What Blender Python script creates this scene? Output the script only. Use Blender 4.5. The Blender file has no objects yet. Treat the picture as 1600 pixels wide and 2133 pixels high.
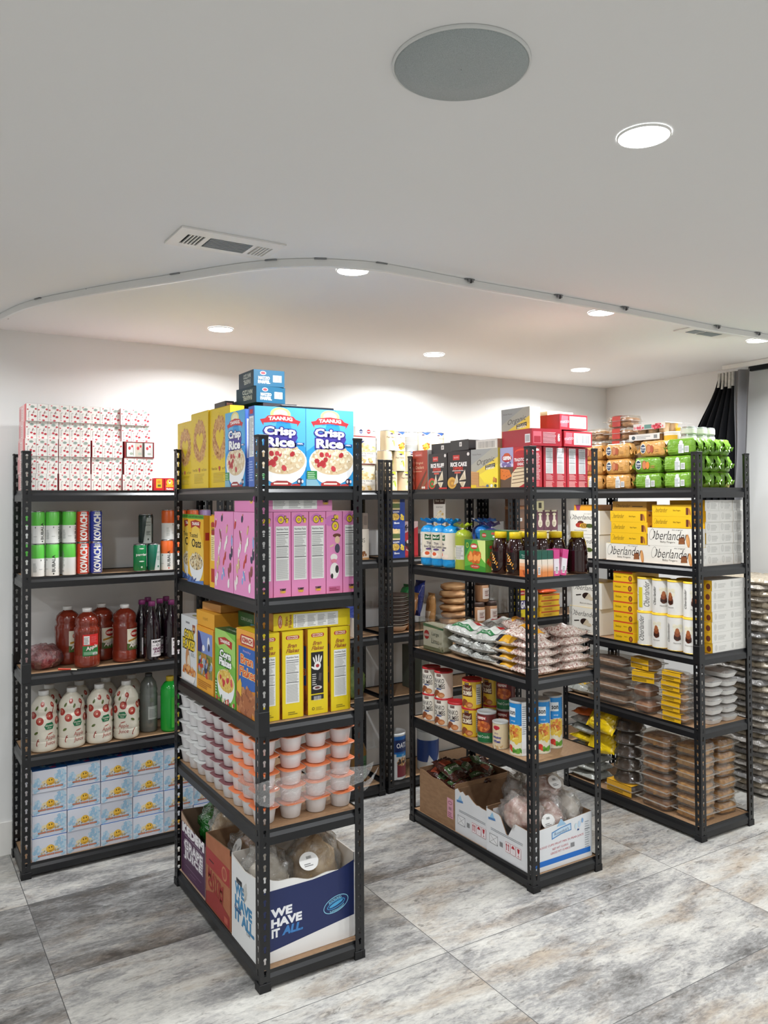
import bpy, bmesh, math, random
from mathutils import Vector, Matrix, noise
PI = math.pi
SC = bpy.context.scene
COL = SC.collection
# ---------------- camera ----------------
cd = bpy.data.cameras.new('camera'); cam = bpy.data.objects.new('camera', cd); COL.objects.link(cam)
RT = Vector((0.84786078, -0.53018944, -0.00559046)); UP = Vector((-0.003996, -0.01693293, 0.99984864)); FW = Vector((0.53020385, 0.84771011, 0.0164754))
m = Matrix.Identity(4)
for i in range(3):
    m[i][0] = RT[i]; m[i][1] = UP[i]; m[i][2] = -FW[i]
m.translation = Vector((0, 0, 1.5891)); cam.matrix_world = m
cd.sensor_fit = 'HORIZONTAL'; cd.sensor_width = 36; cd.lens = 36 * 1670.6 / 1600; cd.shift_y = -54.54 / 1600
cd.clip_start = 0.02
SC.camera = cam
# ---------------- world, lights, exposure ----------------
w = bpy.data.worlds.new('world'); SC.world = w; w.use_nodes = True
w.node_tree.nodes['Background'].inputs[0].default_value = (0.80, 0.86, 1.0, 1)
w.node_tree.nodes['Background'].inputs[1].default_value = 0.25
SC.view_settings.view_transform = 'Standard'; SC.view_settings.look = 'None'
SC.view_settings.exposure = 0.0; SC.view_settings.gamma = 1
SC.view_settings.use_curve_mapping = False
CEIL = 2.367
LAMP_W = 14.0
LAMP_W_OUT = 6.8
LAMP_SEEN = 30.0
LAMPS = [(1.383, 1.151), (1.350, 2.350), (1.300, 3.470), (2.515, 3.505), (2.550, 2.352), (3.586, 3.480), (3.677, 2.372)]
LAMPS_OUT = [(0.13, 3.47), (0.18, 2.35), (0.18, 1.15), (2.55, 1.15), (3.70, 1.15), (0.18, -0.05), (1.38, -0.05), (2.55, -0.05), (3.70, -0.05),
             (-1.02, 2.35), (-1.02, 1.15), (-1.02, -0.05), (0.18, -1.25), (1.38, -1.25), (2.55, -1.25), (-1.02, -1.25), (-2.2, 0.5), (1.3, -2.4), (-0.6, -2.4)]

# ---------------- materials ----------------
MATS = {}
def lin(c):
    c /= 255.0
    return c / 12.92 if c <= 0.04045 else ((c + 0.055) / 1.055) ** 2.4
def hexc(h):
    return (lin(int(h[0:2], 16)), lin(int(h[2:4], 16)), lin(int(h[4:6], 16)), 1)
def M(h, rough=0.42, metal=0.0, spec=0.5, name=None):
    k = (h, rough, metal, spec)
    if k in MATS: return MATS[k]
    mt = bpy.data.materials.new(name or 'paint_' + h); mt.use_nodes = True
    b = mt.node_tree.nodes['Principled BSDF']
    b.inputs['Base Color'].default_value = hexc(h); b.inputs['Roughness'].default_value = rough
    b.inputs['Metallic'].default_value = metal; b.inputs['Specular IOR Level'].default_value = spec
    MATS[k] = mt
    return mt
def named(name, build):
    if name in MATS: return MATS[name]
    mt = bpy.data.materials.new(name); mt.use_nodes = True
    build(mt, mt.node_tree, mt.node_tree.nodes['Principled BSDF'])
    MATS[name] = mt
    return mt
def N(nt, t, **kw):
    n = nt.nodes.new(t)
    for k, v in kw.items():
        if k in n.inputs.keys(): n.inputs[k].default_value = v
        else: setattr(n, k, v)
    return n
def noisy(name, h1, h2, scale=40, rough=0.6, stretch=(1, 1, 1), bump=0.0, detail=4, metal=0, contrast=(0.35, 0.65)):
    def b(mt, nt, p):
        tc = N(nt, 'ShaderNodeTexCoord'); mp = N(nt, 'ShaderNodeMapping'); mp.inputs['Scale'].default_value = stretch
        nt.links.new(tc.outputs['Object'], mp.inputs[0])
        nz = N(nt, 'ShaderNodeTexNoise'); nz.inputs['Scale'].default_value = scale; nz.inputs['Detail'].default_value = detail
        nt.links.new(mp.outputs[0], nz.inputs['Vector'])
        r = N(nt, 'ShaderNodeValToRGB'); r.color_ramp.elements[0].color = hexc(h1); r.color_ramp.elements[1].color = hexc(h2)
        r.color_ramp.elements[0].position = contrast[0]; r.color_ramp.elements[1].position = contrast[1]
        nt.links.new(nz.outputs['Fac'], r.inputs[0]); nt.links.new(r.outputs[0], p.inputs['Base Color'])
        p.inputs['Roughness'].default_value = rough; p.inputs['Metallic'].default_value = metal
        if bump:
            bp = N(nt, 'ShaderNodeBump'); bp.inputs['Strength'].default_value = bump; bp.inputs['Distance'].default_value = 0.002
            nt.links.new(nz.outputs['Fac'], bp.inputs['Height']); nt.links.new(bp.outputs[0], p.inputs['Normal'])
    return named(name, b)
def clear(name, tint='FFFFFF', gloss=0.12, rough=0.08, bump=0.0, scale=60, body=0.0, bodyc='FFFFFF'):
    # thin clear plastic: mostly transparent, a fresnel-like gloss, optionally a little milky
    def b(mt, nt, p):
        out = nt.nodes['Material Output']; nt.nodes.remove(p)
        tr = N(nt, 'ShaderNodeBsdfTransparent'); tr.inputs[0].default_value = hexc(tint)
        gl = N(nt, 'ShaderNodeBsdfGlossy'); gl.inputs['Roughness'].default_value = rough
        lw = N(nt, 'ShaderNodeLayerWeight'); lw.inputs['Blend'].default_value = 0.35
        mr = N(nt, 'ShaderNodeMapRange'); mr.inputs['To Min'].default_value = gloss; mr.inputs['To Max'].default_value = min(1, gloss * 1.5 + 0.28)
        nt.links.new(lw.outputs['Facing'], mr.inputs[0])
        mx = N(nt, 'ShaderNodeMixShader'); nt.links.new(mr.outputs[0], mx.inputs[0])
        nt.links.new(tr.outputs[0], mx.inputs[1]); nt.links.new(gl.outputs[0], mx.inputs[2])
        last = mx
        if body > 0:
            df = N(nt, 'ShaderNodeBsdfDiffuse'); df.inputs[0].default_value = hexc(bodyc)
            m2 = N(nt, 'ShaderNodeMixShader'); m2.inputs[0].default_value = body
            nt.links.new(mx.outputs[0], m2.inputs[1]); nt.links.new(df.outputs[0], m2.inputs[2]); last = m2
        if bump:
            tc = N(nt, 'ShaderNodeTexCoord'); nz = N(nt, 'ShaderNodeTexNoise'); nz.inputs['Scale'].default_value = scale; nz.inputs['Detail'].default_value = 3
            nz.inputs['Distortion'].default_value = 1.2
            nt.links.new(tc.outputs['Object'], nz.inputs['Vector'])
            bp = N(nt, 'ShaderNodeBump'); bp.inputs['Strength'].default_value = bump; bp.inputs['Distance'].default_value = 0.01
            nt.links.new(nz.outputs['Fac'], bp.inputs['Height']); nt.links.new(bp.outputs[0], gl.inputs['Normal'])
        nt.links.new(last.outputs[0], out.inputs['Surface'])
    return named(name, b)
CLEAR = clear('clear_plastic', 'F8F8F6', 0.03, 0.06, 0, body=0.0, bodyc='E8E8E8')
FILM = clear('crinkled_film', 'F6F5F2', 0.16, 0.12, 1.0, 45, body=0.10, bodyc='E8E6E2')
FILM_STRONG = clear('stretch_wrap_film', 'FAFAFA', 0.16, 0.16, 1.0, 70, body=0.07, bodyc='F0F0F0')
CLAM = clear('clamshell_plastic', 'F2F0EC', 0.07, 0.10, 0.35, 40, body=0.05, bodyc='DCD6CC')
CLAMR = clear('clamshell_rim', 'F0EEEA', 0.14, 0.12, 0.0, body=0.24, bodyc='E2DDD5')
CLING = clear('cling_film', 'F6F6F4', 0.28, 0.14, 1.0, 55, body=0.28, bodyc='EEEDEA')
def foil(name, h, rough=0.28, scale=35, strength=0.7, spec=0.7, metal=0.0, dist=0.012):
    def b(mt, nt, p):
        p.inputs['Base Color'].default_value = hexc(h); p.inputs['Roughness'].default_value = rough; p.inputs['Metallic'].default_value = metal
        p.inputs['Specular IOR Level'].default_value = spec
        tc = N(nt, 'ShaderNodeTexCoord'); nz = N(nt, 'ShaderNodeTexNoise'); nz.inputs['Scale'].default_value = scale; nz.inputs['Detail'].default_value = 2; nz.inputs['Distortion'].default_value = 0.8
        nt.links.new(tc.outputs['Object'], nz.inputs['Vector'])
        bp = N(nt, 'ShaderNodeBump'); bp.inputs['Strength'].default_value = strength; bp.inputs['Distance'].default_value = dist
        nt.links.new(nz.outputs['Fac'], bp.inputs['Height']); nt.links.new(bp.outputs[0], p.inputs['Normal'])
    return named(name, b)
BLACKM = M('101114', 0.36, 0.0, 0.55, 'black_steel')
BLACKP = M('131315', 0.5, 0, 0.4, 'black_plastic')
MDF = noisy('mdf_board', '9C7B5C', 'B08D6B', 60, 0.6, (1, 4, 1))
CARD = noisy('brown_cardboard', '8E6D4F', '9C7A5A', 25, 0.75, (1, 1, 3))
CARDIN = noisy('brown_cardboard_inside', '7E5F45', '8E6F52', 25, 0.8)

# ---------------- 2D artwork ----------------
_TXT = {}
def text2d(s, bold=0.0, shear=0.0):
    k = (s, bold, shear)
    if k in _TXT: return _TXT[k]
    cu = bpy.data.curves.new('t', 'FONT'); cu.body = s; cu.size = 1; cu.resolution_u = 2; cu.offset = bold; cu.shear = shear
    ob = bpy.data.objects.new('t', cu); COL.objects.link(ob)
    me = bpy.data.meshes.new_from_object(ob.evaluated_get(bpy.context.evaluated_depsgraph_get()))
    vs = [(v.co.x, v.co.y) for v in me.vertices]; fs = [tuple(p.vertices) for p in me.polygons]
    bpy.data.objects.remove(ob); bpy.data.curves.remove(cu); bpy.data.meshes.remove(me)
    _TXT[k] = (vs, fs)
    return _TXT[k]
class Art:
    def __init__(s): s.p = []
    def add(s, vs, fs, c): s.p.append((vs, fs, c)); return s
    def rect(s, x0, y0, x1, y1, c): return s.add([(x0, y0), (x1, y0), (x1, y1), (x0, y1)], [(0, 1, 2, 3)], c)
    def poly(s, pts, c):
        return s.add(list(pts), [tuple(range(len(pts)))], c)
    def ell(s, cx, cy, rx, ry, c, n=18, rot=0):
        ca, sa = math.cos(rot), math.sin(rot)
        return s.poly([(cx + rx * math.cos(a) * ca - ry * math.sin(a) * sa, cy + rx * math.cos(a) * sa + ry * math.sin(a) * ca) for a in [2 * PI * i / n for i in range(n)]], c)
    def text(s, t, cx, cy, h, c, bold=0.0, shear=0.0, w=None, rot=0, arch=0):
        vs, fs = text2d(t, bold, shear)
        if not vs: return s
        b0, _ = text2d(t, 0.0, shear)
        xs = [v[0] for v in b0]; ys = [v[1] for v in b0]
        mx, my = (min(xs) + max(xs)) / 2, (min(ys) + max(ys)) / 2
        sy = h / (max(ys) - min(ys)); sx = sy if w is None else w / (max(xs) - min(xs))
        ca, sa = math.cos(rot), math.sin(rot); o = []
        for x, y in vs:
            x = (x - mx) * sx; y = (y - my) * sy
            if arch: y -= arch * x * x
            o.append((cx + x * ca - y * sa, cy + x * sa + y * ca))
        return s.add(o, fs, c)
    def otext(s, t, cx, cy, h, c, oc, ob=0.05, bold=0.015, **kw):
        s.text(t, cx, cy, h, oc, bold=bold + ob, **kw); return s.text(t, cx, cy, h, c, bold=bold, **kw)
    def lines(s, x0, y0, x1, y1, n, c, seed=1, fill=0.45, ragged=0.35):
        rd = random.Random(seed); dy = (y1 - y0) / n; vs = []; fs = []
        for i in range(n):
            b = y0 + i * dy; xe = x1 - rd.random() * ragged * (x1 - x0); k = len(vs)
            vs += [(x0, b), (xe, b), (xe, b + dy * fill), (x0, b + dy * fill)]; fs.append((k, k + 1, k + 2, k + 3))
        return s.add(vs, fs, c)
    def bars(s, x0, y0, x1, y1, c='222222', bg='F2F2F0', n=14, vert=False, seed=3):
        if bg: s.rect(x0, y0, x1, y1, bg)
        rd = random.Random(seed); vs = []; fs = []; mx, my = (x1 - x0) * .1, (y1 - y0) * .12
        L = (y1 - y0 - 2 * my) if vert else (x1 - x0 - 2 * mx)
        for i in range(n):
            a = (i + 0.15 + 0.2 * rd.random()) / n * L; b = a + L / n * (0.25 + 0.4 * rd.random()); k = len(vs)
            if vert: vs += [(x0 + mx, y0 + my + a), (x1 - mx, y0 + my + a), (x1 - mx, y0 + my + b), (x0 + mx, y0 + my + b)]
            else: vs += [(x0 + mx + a, y0 + my), (x0 + mx + b, y0 + my), (x0 + mx + b, y1 - my), (x0 + mx + a, y1 - my)]
            fs.append((k, k + 1, k + 2, k + 3))
        return s.add(vs, fs, c)
    def facts(s, x0, y0, x1, y1, bg='EDEDEA', ink='8A8A88', seed=1):
        H = y1 - y0; W = x1 - x0
        s.rect(x0, y0, x1, y1, bg); s.text('Nutrition Facts', (x0 + x1) / 2, y1 - H * .05, H * .035, '333333', bold=0.02, w=W * .86)
        for i, yy in enumerate((.88, .84, .62, .42)): s.rect(x0 + W * .05, y0 + H * yy, x1 - W * .05, y0 + H * (yy + .012), '333333')
        s.lines(x0 + W * .06, y0 + H * .64, x1 - W * .06, y0 + H * .83, 11, ink, seed, .3)
        s.lines(x0 + W * .06, y0 + H * .44, x1 - W * .06, y0 + H * .61, 10, ink, seed + 1, .3, .15)
        return s.lines(x0 + W * .06, y0 + H * .03, x1 - W * .06, y0 + H * .40, 22, 'ABABA8', seed + 2, .4, .08)
    def scatter(s, cx, cy, rx, ry, n, r0, r1, cols, seed=1, asp=(0.5, 1.0)):
        rd = random.Random(seed); by = {}
        for i in range(n):
            a = rd.random() * 2 * PI; q = math.sqrt(rd.random()); x = cx + rx * q * math.cos(a); y = cy + ry * q * math.sin(a)
            r = r0 + (r1 - r0) * rd.random(); e = asp[0] + (asp[1] - asp[0]) * rd.random(); t = rd.random() * PI; c = rd.choice(cols)
            vs, fs = by.setdefault(c, ([], [])); k = len(vs)
            for j in range(7):
                b = 2 * PI * j / 7; u, v = r * math.cos(b), r * e * math.sin(b)
                vs.append((x + u * math.cos(t) - v * math.sin(t), y + u * math.sin(t) + v * math.cos(t), (i % 23) * 4e-6))
            fs.append(tuple(range(k, k + 7)))
        for c, (vs, fs) in by.items(): s.add(vs, fs, c)
        return s
    def bowl(s, cx, cy, r, food, seed=1, berries=None, rim='F2F4F6', nb=9, ry=0.42):
        # a white bowl drawn below its heap of cereal
        pts = [(cx - r, cy)] + [(cx + r * math.cos(a), cy + r * .95 * math.sin(a)) for a in [PI + PI * i / 14 for i in range(15)]]
        s.poly([(cx + r * math.cos(a), cy + r * .92 * math.sin(a)) for a in [PI + PI * i / 16 for i in range(17)]], rim)
        s.ell(cx, cy, r, r * ry, rim, 28); s.ell(cx, cy + r * .03, r * .93, r * (ry - .05), food[0], 28)
        s.scatter(cx, cy + r * .08, r * .85, r * (ry - .03), 170, r * .035, r * .085, food, seed)
        if berries: s.scatter(cx, cy + r * .08, r * .72, r * (ry - .12), nb, r * .09, r * .13, berries, seed + 5, (.75, 1))
        return s
# ---------------- mesh builder ----------------
class MB:
    def __init__(s): s.v = []; s.f = []; s.mi = []; s.sm = []; s.mats = []; s.k = 0
    def m(s, mt):
        if isinstance(mt, str): mt = M(mt)
        if mt not in s.mats: s.mats.append(mt)
        return s.mats.index(mt)
    def add(s, vs, fs, mt, smooth=False):
        i = s.m(mt); k = len(s.v); s.v += [tuple(v) for v in vs]
        for f in fs: s.f.append(tuple(a + k for a in f)); s.mi.append(i); s.sm.append(smooth)
        return s
    def box(s, x0, y0, z0, x1, y1, z1, mt, c=0.0, M4=None, **faces):
        # faces: front(-y) back left(-x) right top bottom may carry their own material; c chamfers every edge
        P = [(x0, y0, z0), (x1, y0, z0), (x1, y1, z0), (x0, y1, z0), (x0, y0, z1), (x1, y0, z1), (x1, y1, z1), (x0, y1, z1)]
        F = {'front': (0, 1, 5, 4), 'right': (1, 2, 6, 5), 'back': (2, 3, 7, 6), 'left': (3, 0, 4, 7), 'top': (4, 5, 6, 7), 'bottom': (3, 2, 1, 0)}
        if c <= 0:
            if M4 is not None: P = [M4 @ Vector(p) for p in P]
            for n, f in F.items(): s.add([P[i] for i in f], [(0, 1, 2, 3)], faces.get(n, mt))
            return s
        cx, cy, cz = (x0 + x1) / 2, (y0 + y1) / 2, (z0 + z1) / 2; V = []
        ax = {'front': 1, 'back': 1, 'left': 0, 'right': 0, 'top': 2, 'bottom': 2}
        def pt(i, a):
            p = list(P[i]); cc = (cx, cy, cz)
            for j in range(3):
                if j != a: p[j] += c if p[j] < cc[j] else -c
            return p
        idx = {}
        for i in range(8):
            for a in range(3): idx[i, a] = len(V); V.append(pt(i, a))
        if M4 is not None: V = [M4 @ Vector(p) for p in V]
        k = len(s.v); s.v += [tuple(p) for p in V]
        def face(ids, mt2): s.f.append(tuple(k + q for q in ids)); s.mi.append(s.m(mt2)); s.sm.append(False)
        for n, f in F.items(): face([idx[i, ax[n]] for i in f], faces.get(n, mt))
        for (a, b, a1, a2) in [(0, 1, 1, 2), (1, 2, 0, 2), (2, 3, 1, 2), (3, 0, 0, 2), (4, 5, 1, 2), (5, 6, 0, 2), (6, 7, 1, 2), (7, 4, 0, 2), (0, 4, 0, 1), (1, 5, 0, 1), (2, 6, 0, 1), (3, 7, 0, 1)]:
            face([idx[a, a1], idx[b, a1], idx[b, a2], idx[a, a2]], mt)
        for i in range(8): face([idx[i, 0], idx[i, 1], idx[i, 2]], mt)
        return s
    def lathe(s, prof, mt, n=32, sx=1, sy=1, mfn=None, cap=True, wob=None, cx=0, cy=0):
        k = len(s.v)
        for j, (r, z) in enumerate(prof):
            for i in range(n):
                a = 2 * PI * i / n; q = r * (wob(a, z) if wob else 1)
                s.v.append((cx + q * math.cos(a) * sx, cy + q * math.sin(a) * sy, z))
        for j in range(len(prof) - 1):
            mm = s.m(mfn((prof[j][1] + prof[j + 1][1]) / 2) if mfn else mt)
            for i in range(n):
                s.f.append((k + j * n + i, k + j * n + (i + 1) % n, k + (j + 1) * n + (i + 1) % n, k + (j + 1) * n + i)); s.mi.append(mm); s.sm.append(True)
        if cap:
            s.f.append(tuple(k + i for i in range(n - 1, -1, -1))); s.mi.append(s.m(mt)); s.sm.append(False)
            L = len(prof) - 1
            s.f.append(tuple(k + L * n + i for i in range(n))); s.mi.append(s.m(mt)); s.sm.append(False)
        return s
    def grid(s, nu, nv, fn, mt, smooth=True, mfn=None, closed_u=False):
        k = len(s.v)
        for j in range(nv + 1):
            for i in range(nu + (0 if closed_u else 1)): s.v.append(tuple(fn(i / nu, j / nv)))
        W = nu if closed_u else nu + 1
        for j in range(nv):
            for i in range(nu):
                a = k + j * W + i; b = k + j * W + (i + 1) % W
                s.f.append((a, b, b + W, a + W)); s.mi.append(s.m(mfn((i + .5) / nu, (j + .5) / nv) if mfn else mt)); s.sm.append(smooth)
        return s
    def tube(s, pts, r, mt, n=8, smooth=True):
        pts = [Vector(p) for p in pts]; k = len(s.v); ref = Vector((0.13, 0.21, 0.97))
        for i, p in enumerate(pts):
            d = (pts[min(i + 1, len(pts) - 1)] - pts[max(i - 1, 0)]).normalized(); u = d.cross(ref).normalized(); w2 = d.cross(u)
            rr = r[i] if isinstance(r, (list, tuple)) else r
            for j in range(n): a = 2 * PI * j / n; s.v.append(tuple(p + u * math.cos(a) * rr + w2 * math.sin(a) * rr))
        for i in range(len(pts) - 1):
            for j in range(n): s.f.append((k + i * n + j, k + i * n + (j + 1) % n, k + (i + 1) * n + (j + 1) % n, k + (i + 1) * n + j)); s.mi.append(s.m(mt)); s.sm.append(smooth)
        s.f.append(tuple(k + j for j in range(n))); s.mi.append(s.m(mt)); s.sm.append(False)
        q = k + (len(pts) - 1) * n; s.f.append(tuple(q + j for j in range(n))); s.mi.append(s.m(mt)); s.sm.append(False)
        return s
    def art(s, A, fn, su=None, sv=None, e0=0.0004, de=0.00013, rough=0.42):
        de = min(de, .0014 / max(1, len(A.p)))
        for li, (vs, fs, c) in enumerate(A.p):
            e = e0 + de * li; mt = M(c, rough) if isinstance(c, str) else c
            if su or sv:
                bm = bmesh.new(); bv = [bm.verts.new((q[0], q[1], q[2] if len(q) > 2 else 0)) for q in vs]
                for f in fs:
                    try: bm.faces.new([bv[i] for i in f])
                    except ValueError: pass
                for ax, st in ((0, su), (1, sv)):
                    if not st: continue
                    lo = min(v[ax] for v in vs); hi = max(v[ax] for v in vs)
                    for q in range(math.ceil(lo / st), math.floor(hi / st) + 1):
                        co = (q * st, 0, 0) if ax == 0 else (0, q * st, 0); no = (1, 0, 0) if ax == 0 else (0, 1, 0)
                        bmesh.ops.bisect_plane(bm, geom=bm.verts[:] + bm.edges[:] + bm.faces[:], dist=1e-7, plane_co=co, plane_no=no)
                bm.verts.index_update()
                vs = [tuple(v.co) for v in bm.verts]; fs = [tuple(v.index for v in f.verts) for f in bm.faces]; bm.free()
            s.add([fn(q[0], q[1], e + (q[2] if len(q) > 2 else 0)) for q in vs], fs, mt)
        return s
    def build(s, name):
        me = bpy.data.meshes.new(name); me.from_pydata(s.v, [], s.f)
        for mt in s.mats: me.materials.append(mt)
        me.polygons.foreach_set('material_index', s.mi); me.polygons.foreach_set('use_smooth', s.sm); me.update()
        return me
def plane(o, U, V, Nn):
    o, U, V, Nn = map(Vector, (o, U, V, Nn))
    return lambda x, y, e: tuple(o + U * x + V * y + Nn * e)
def cyl(r, z0=0.0, a0=-PI / 2, sx=1, sy=1, prof=None):
    # wraps artwork around an upright cylinder, u=0 facing -y; prof(z) may give the local radius
    def f(x, y, e):
        rr = (prof(z0 + y) if prof else r) + e; a = a0 + x / r
        return (rr * math.cos(a) * sx, rr * math.sin(a) * sy, z0 + y)
    return f
def carton(w, d, h, mt, front=None, left=None, right=None, top=None, back=None, c=0.0012, **faces):
    # origin bottom centre; art origin = lower left corner of each face as seen from outside
    b = MB(); b.box(-w / 2, -d / 2, 0, w / 2, d / 2, h, M(mt) if isinstance(mt, str) else mt, c, **{k: (M(v) if isinstance(v, str) else v) for k, v in faces.items()})
    if front: b.art(front, plane((-w / 2, -d / 2, 0), (1, 0, 0), (0, 0, 1), (0, -1, 0)))
    if right: b.art(right, plane((w / 2, -d / 2, 0), (0, 1, 0), (0, 0, 1), (1, 0, 0)))
    if left: b.art(left, plane((-w / 2, d / 2, 0), (0, -1, 0), (0, 0, 1), (-1, 0, 0)))
    if back: b.art(back, plane((w / 2, d / 2, 0), (-1, 0, 0), (0, 0, 1), (0, 1, 0)))
    if top: b.art(top, plane((-w / 2, -d / 2, h), (1, 0, 0), (0, 1, 0), (0, 0, 1)))
    return b
# ---------------- objects ----------------
def link(name, me, parent=None, loc=(0, 0, 0), rot=(0, 0, 0)):
    o = bpy.data.objects.new(name, me); COL.objects.link(o); o.parent = parent; o.location = loc; o.rotation_euler = rot
    return o
def put(proto, loc, label, rz=0.0, group=None, rot=None, cat=None, scale=None):
    # proto = (name, category, mesh) or (name, category, [(part, mesh, location, label, [sub-parts])])
    name, c0, body = proto
    r = rot if rot else (0, 0, rz)
    if isinstance(body, list):
        o = link(name, None, None, loc, r)
        def kids(par, L):
            for it in L:
                pn, me, pl = it[0], it[1], it[2]
                ch = link(pn, me, par, pl)
                if len(it) > 3 and it[3]: ch['label'] = it[3]
                if len(it) > 4: kids(ch, it[4])
        kids(o, body)
    else: o = link(name, body, None, loc, r)
    o['label'] = label; o['category'] = cat or c0
    if group: o['group'] = group
    if scale: o.scale = (scale,) * 3 if isinstance(scale, (int, float)) else scale
    return o
def struct(name, me, loc=(0, 0, 0), parent=None):
    o = link(name, me, parent, loc)
    if parent is None: o['kind'] = 'structure'
    return o
ORD = ['first', 'second', 'third', 'fourth', 'fifth', 'sixth', 'seventh', 'eighth', 'ninth', 'tenth', 'eleventh', 'twelfth']
def rown(i, n): return 'bottom row' if i == 0 else ('top row' if i == n - 1 else ORD[i] + ' row up')
RX, RB, RL = 0.0, PI / 2, -PI / 2          # fronts facing the camera end, and facing the aisle (-x)

# ================= ROOM =================
def wallmat(name, h, rough=0.7):
    def b(mt, nt, p):
        p.inputs['Roughness'].default_value = rough; p.inputs['Base Color'].default_value = hexc(h); p.inputs['Specular IOR Level'].default_value = 0.3
        tc = N(nt, 'ShaderNodeTexCoord'); nz = N(nt, 'ShaderNodeTexNoise'); nz.inputs['Scale'].default_value = 90; nz.inputs['Detail'].default_value = 3
        nt.links.new(tc.outputs['Object'], nz.inputs['Vector'])
        bp = N(nt, 'ShaderNodeBump'); bp.inputs['Strength'].default_value = 0.08; bp.inputs['Distance'].default_value = 0.002
        nt.links.new(nz.outputs['Fac'], bp.inputs['Height']); nt.links.new(bp.outputs[0], p.inputs['Normal'])
    return named(name, b)
WALLM = wallmat('painted_wall', 'E9E9E7'); CEILM = wallmat('painted_ceiling', 'ECECEB', 0.8)
TRIMM = M('ECEAE5', 0.45, name='white_trim')
def floor_mat():
    def b(mt, nt, p):
        L = nt.links.new
        def math_(op, a, c=None, c2=None):
            n = N(nt, 'ShaderNodeMath', operation=op)
            for i, q in enumerate((a, c, c2)):
                if q is None: continue
                if isinstance(q, (int, float)): n.inputs[i].default_value = q
                else: L(q, n.inputs[i])
            return n.outputs[0]
        tc = N(nt, 'ShaderNodeTexCoord'); sp = N(nt, 'ShaderNodeSeparateXYZ'); L(tc.outputs['Object'], sp.inputs[0])
        u = math_('DIVIDE', math_('SUBTRACT', sp.outputs[0], 0.492), 1.195); v = math_('DIVIDE', math_('SUBTRACT', sp.outputs[1], 2.292), 0.578)
        iu = math_('FLOOR', u); iv = math_('FLOOR', v); fu = math_('FRACT', u); fv = math_('FRACT', v)
        cb = N(nt, 'ShaderNodeCombineXYZ'); L(iu, cb.inputs[0]); L(iv, cb.inputs[1])
        wn = N(nt, 'ShaderNodeTexWhiteNoise'); wn.noise_dimensions = '2D'; L(cb.outputs[0], wn.inputs['Vector'])
        # streaky stone, stretched along the tile, shifted tile by tile
        def nz(scale, sx, sy, det, dist, off):
            mp = N(nt, 'ShaderNodeMapping'); mp.inputs['Scale'].default_value = (sx, sy, 1); mp.inputs['Rotation'].default_value = (0, 0, 0.12)
            L(tc.outputs['Object'], mp.inputs[0])
            va = N(nt, 'ShaderNodeVectorMath', operation='MULTIPLY_ADD'); L(wn.outputs['Color'], va.inputs[0]); va.inputs[1].default_value = (off, off, off); L(mp.outputs[0], va.inputs[2])
            n = N(nt, 'ShaderNodeTexNoise'); n.inputs['Scale'].default_value = scale; n.inputs['Detail'].default_value = det; n.inputs['Distortion'].default_value = dist; n.inputs['Roughness'].default_value = 0.70
            L(va.outputs[0], n.inputs['Vector']); return n.outputs['Fac']
        big = nz(1.6, 0.8, 1.9, 10, 0.35, 13.0); mid = nz(6.5, 0.7, 1.9, 12, 0.6, 7.0); fine = nz(55, 0.7, 1.7, 8, 0.6, 3.0); hue = nz(2.6, 0.8, 2.0, 9, 0.5, 29.0)
        val = math_('ADD', math_('MULTIPLY', big, 0.62), math_('MULTIPLY', mid, 0.38))
        val = math_('ADD', val, math_('MULTIPLY', math_('SUBTRACT', wn.outputs['Value'], 0.5), 0.10))
        val = math_('ADD', val, math_('MULTIPLY', math_('SUBTRACT', fine, 0.5), 0.32))
        # some tiles of the batch are paler, some darker
        val = math_('ADD', val, math_('MULTIPLY', math_('LESS_THAN', iv, -0.5), 0.012))
        val = math_('ADD', val, math_('MULTIPLY', math_('MULTIPLY', math_('GREATER_THAN', iu, 1.5), math_('MULTIPLY', math_('GREATER_THAN', iv, -0.5), math_('LESS_THAN', iv, 0.5))), 0.11))
        val = math_('SUBTRACT', val, math_('MULTIPLY', math_('MULTIPLY', math_('LESS_THAN', iu, 1.5), math_('GREATER_THAN', iv, -0.5)), 0.014))
        r = N(nt, 'ShaderNodeValToRGB'); cr = r.color_ramp
        for pos, h in ((0.36, '565452'), (0.43, '777674'), (0.49, '939290'), (0.54, 'ACAAA5'), (0.62, 'C2C0B9')):
            e = cr.elements.new(pos); e.color = hexc(h)
        cr.elements.remove(cr.elements[0]); cr.elements.remove(cr.elements[-1])
        L(val, r.inputs[0])
        br = N(nt, 'ShaderNodeValToRGB'); br.color_ramp.elements[0].position = 0.50; br.color_ramp.elements[0].color = (0, 0, 0, 1); br.color_ramp.elements[1].position = 0.66; br.color_ramp.elements[1].color = (1, 1, 1, 1); L(hue, br.inputs[0])
        mx = N(nt, 'ShaderNodeMix', data_type='RGBA', blend_type='MULTIPLY'); L(math_('MULTIPLY', br.outputs[0], 0.9), mx.inputs[0]); L(r.outputs[0], mx.inputs[6]); mx.inputs[7].default_value = hexc('DCCDBE')
        # dark specks and chipped streaks
        spk = N(nt, 'ShaderNodeValToRGB'); spk.color_ramp.elements[0].position = 0.33; spk.color_ramp.elements[0].color = (0.35, 0.34, 0.33, 1); spk.color_ramp.elements[1].position = 0.44; spk.color_ramp.elements[1].color = (1, 1, 1, 1)
        L(nz(17, 0.7, 2.2, 10, 0.9, 5.0), spk.inputs[0])
        m2 = N(nt, 'ShaderNodeMix', data_type='RGBA', blend_type='MULTIPLY'); m2.inputs[0].default_value = 0.8; L(mx.outputs[2], m2.inputs[6]); L(spk.outputs[0], m2.inputs[7])
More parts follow.
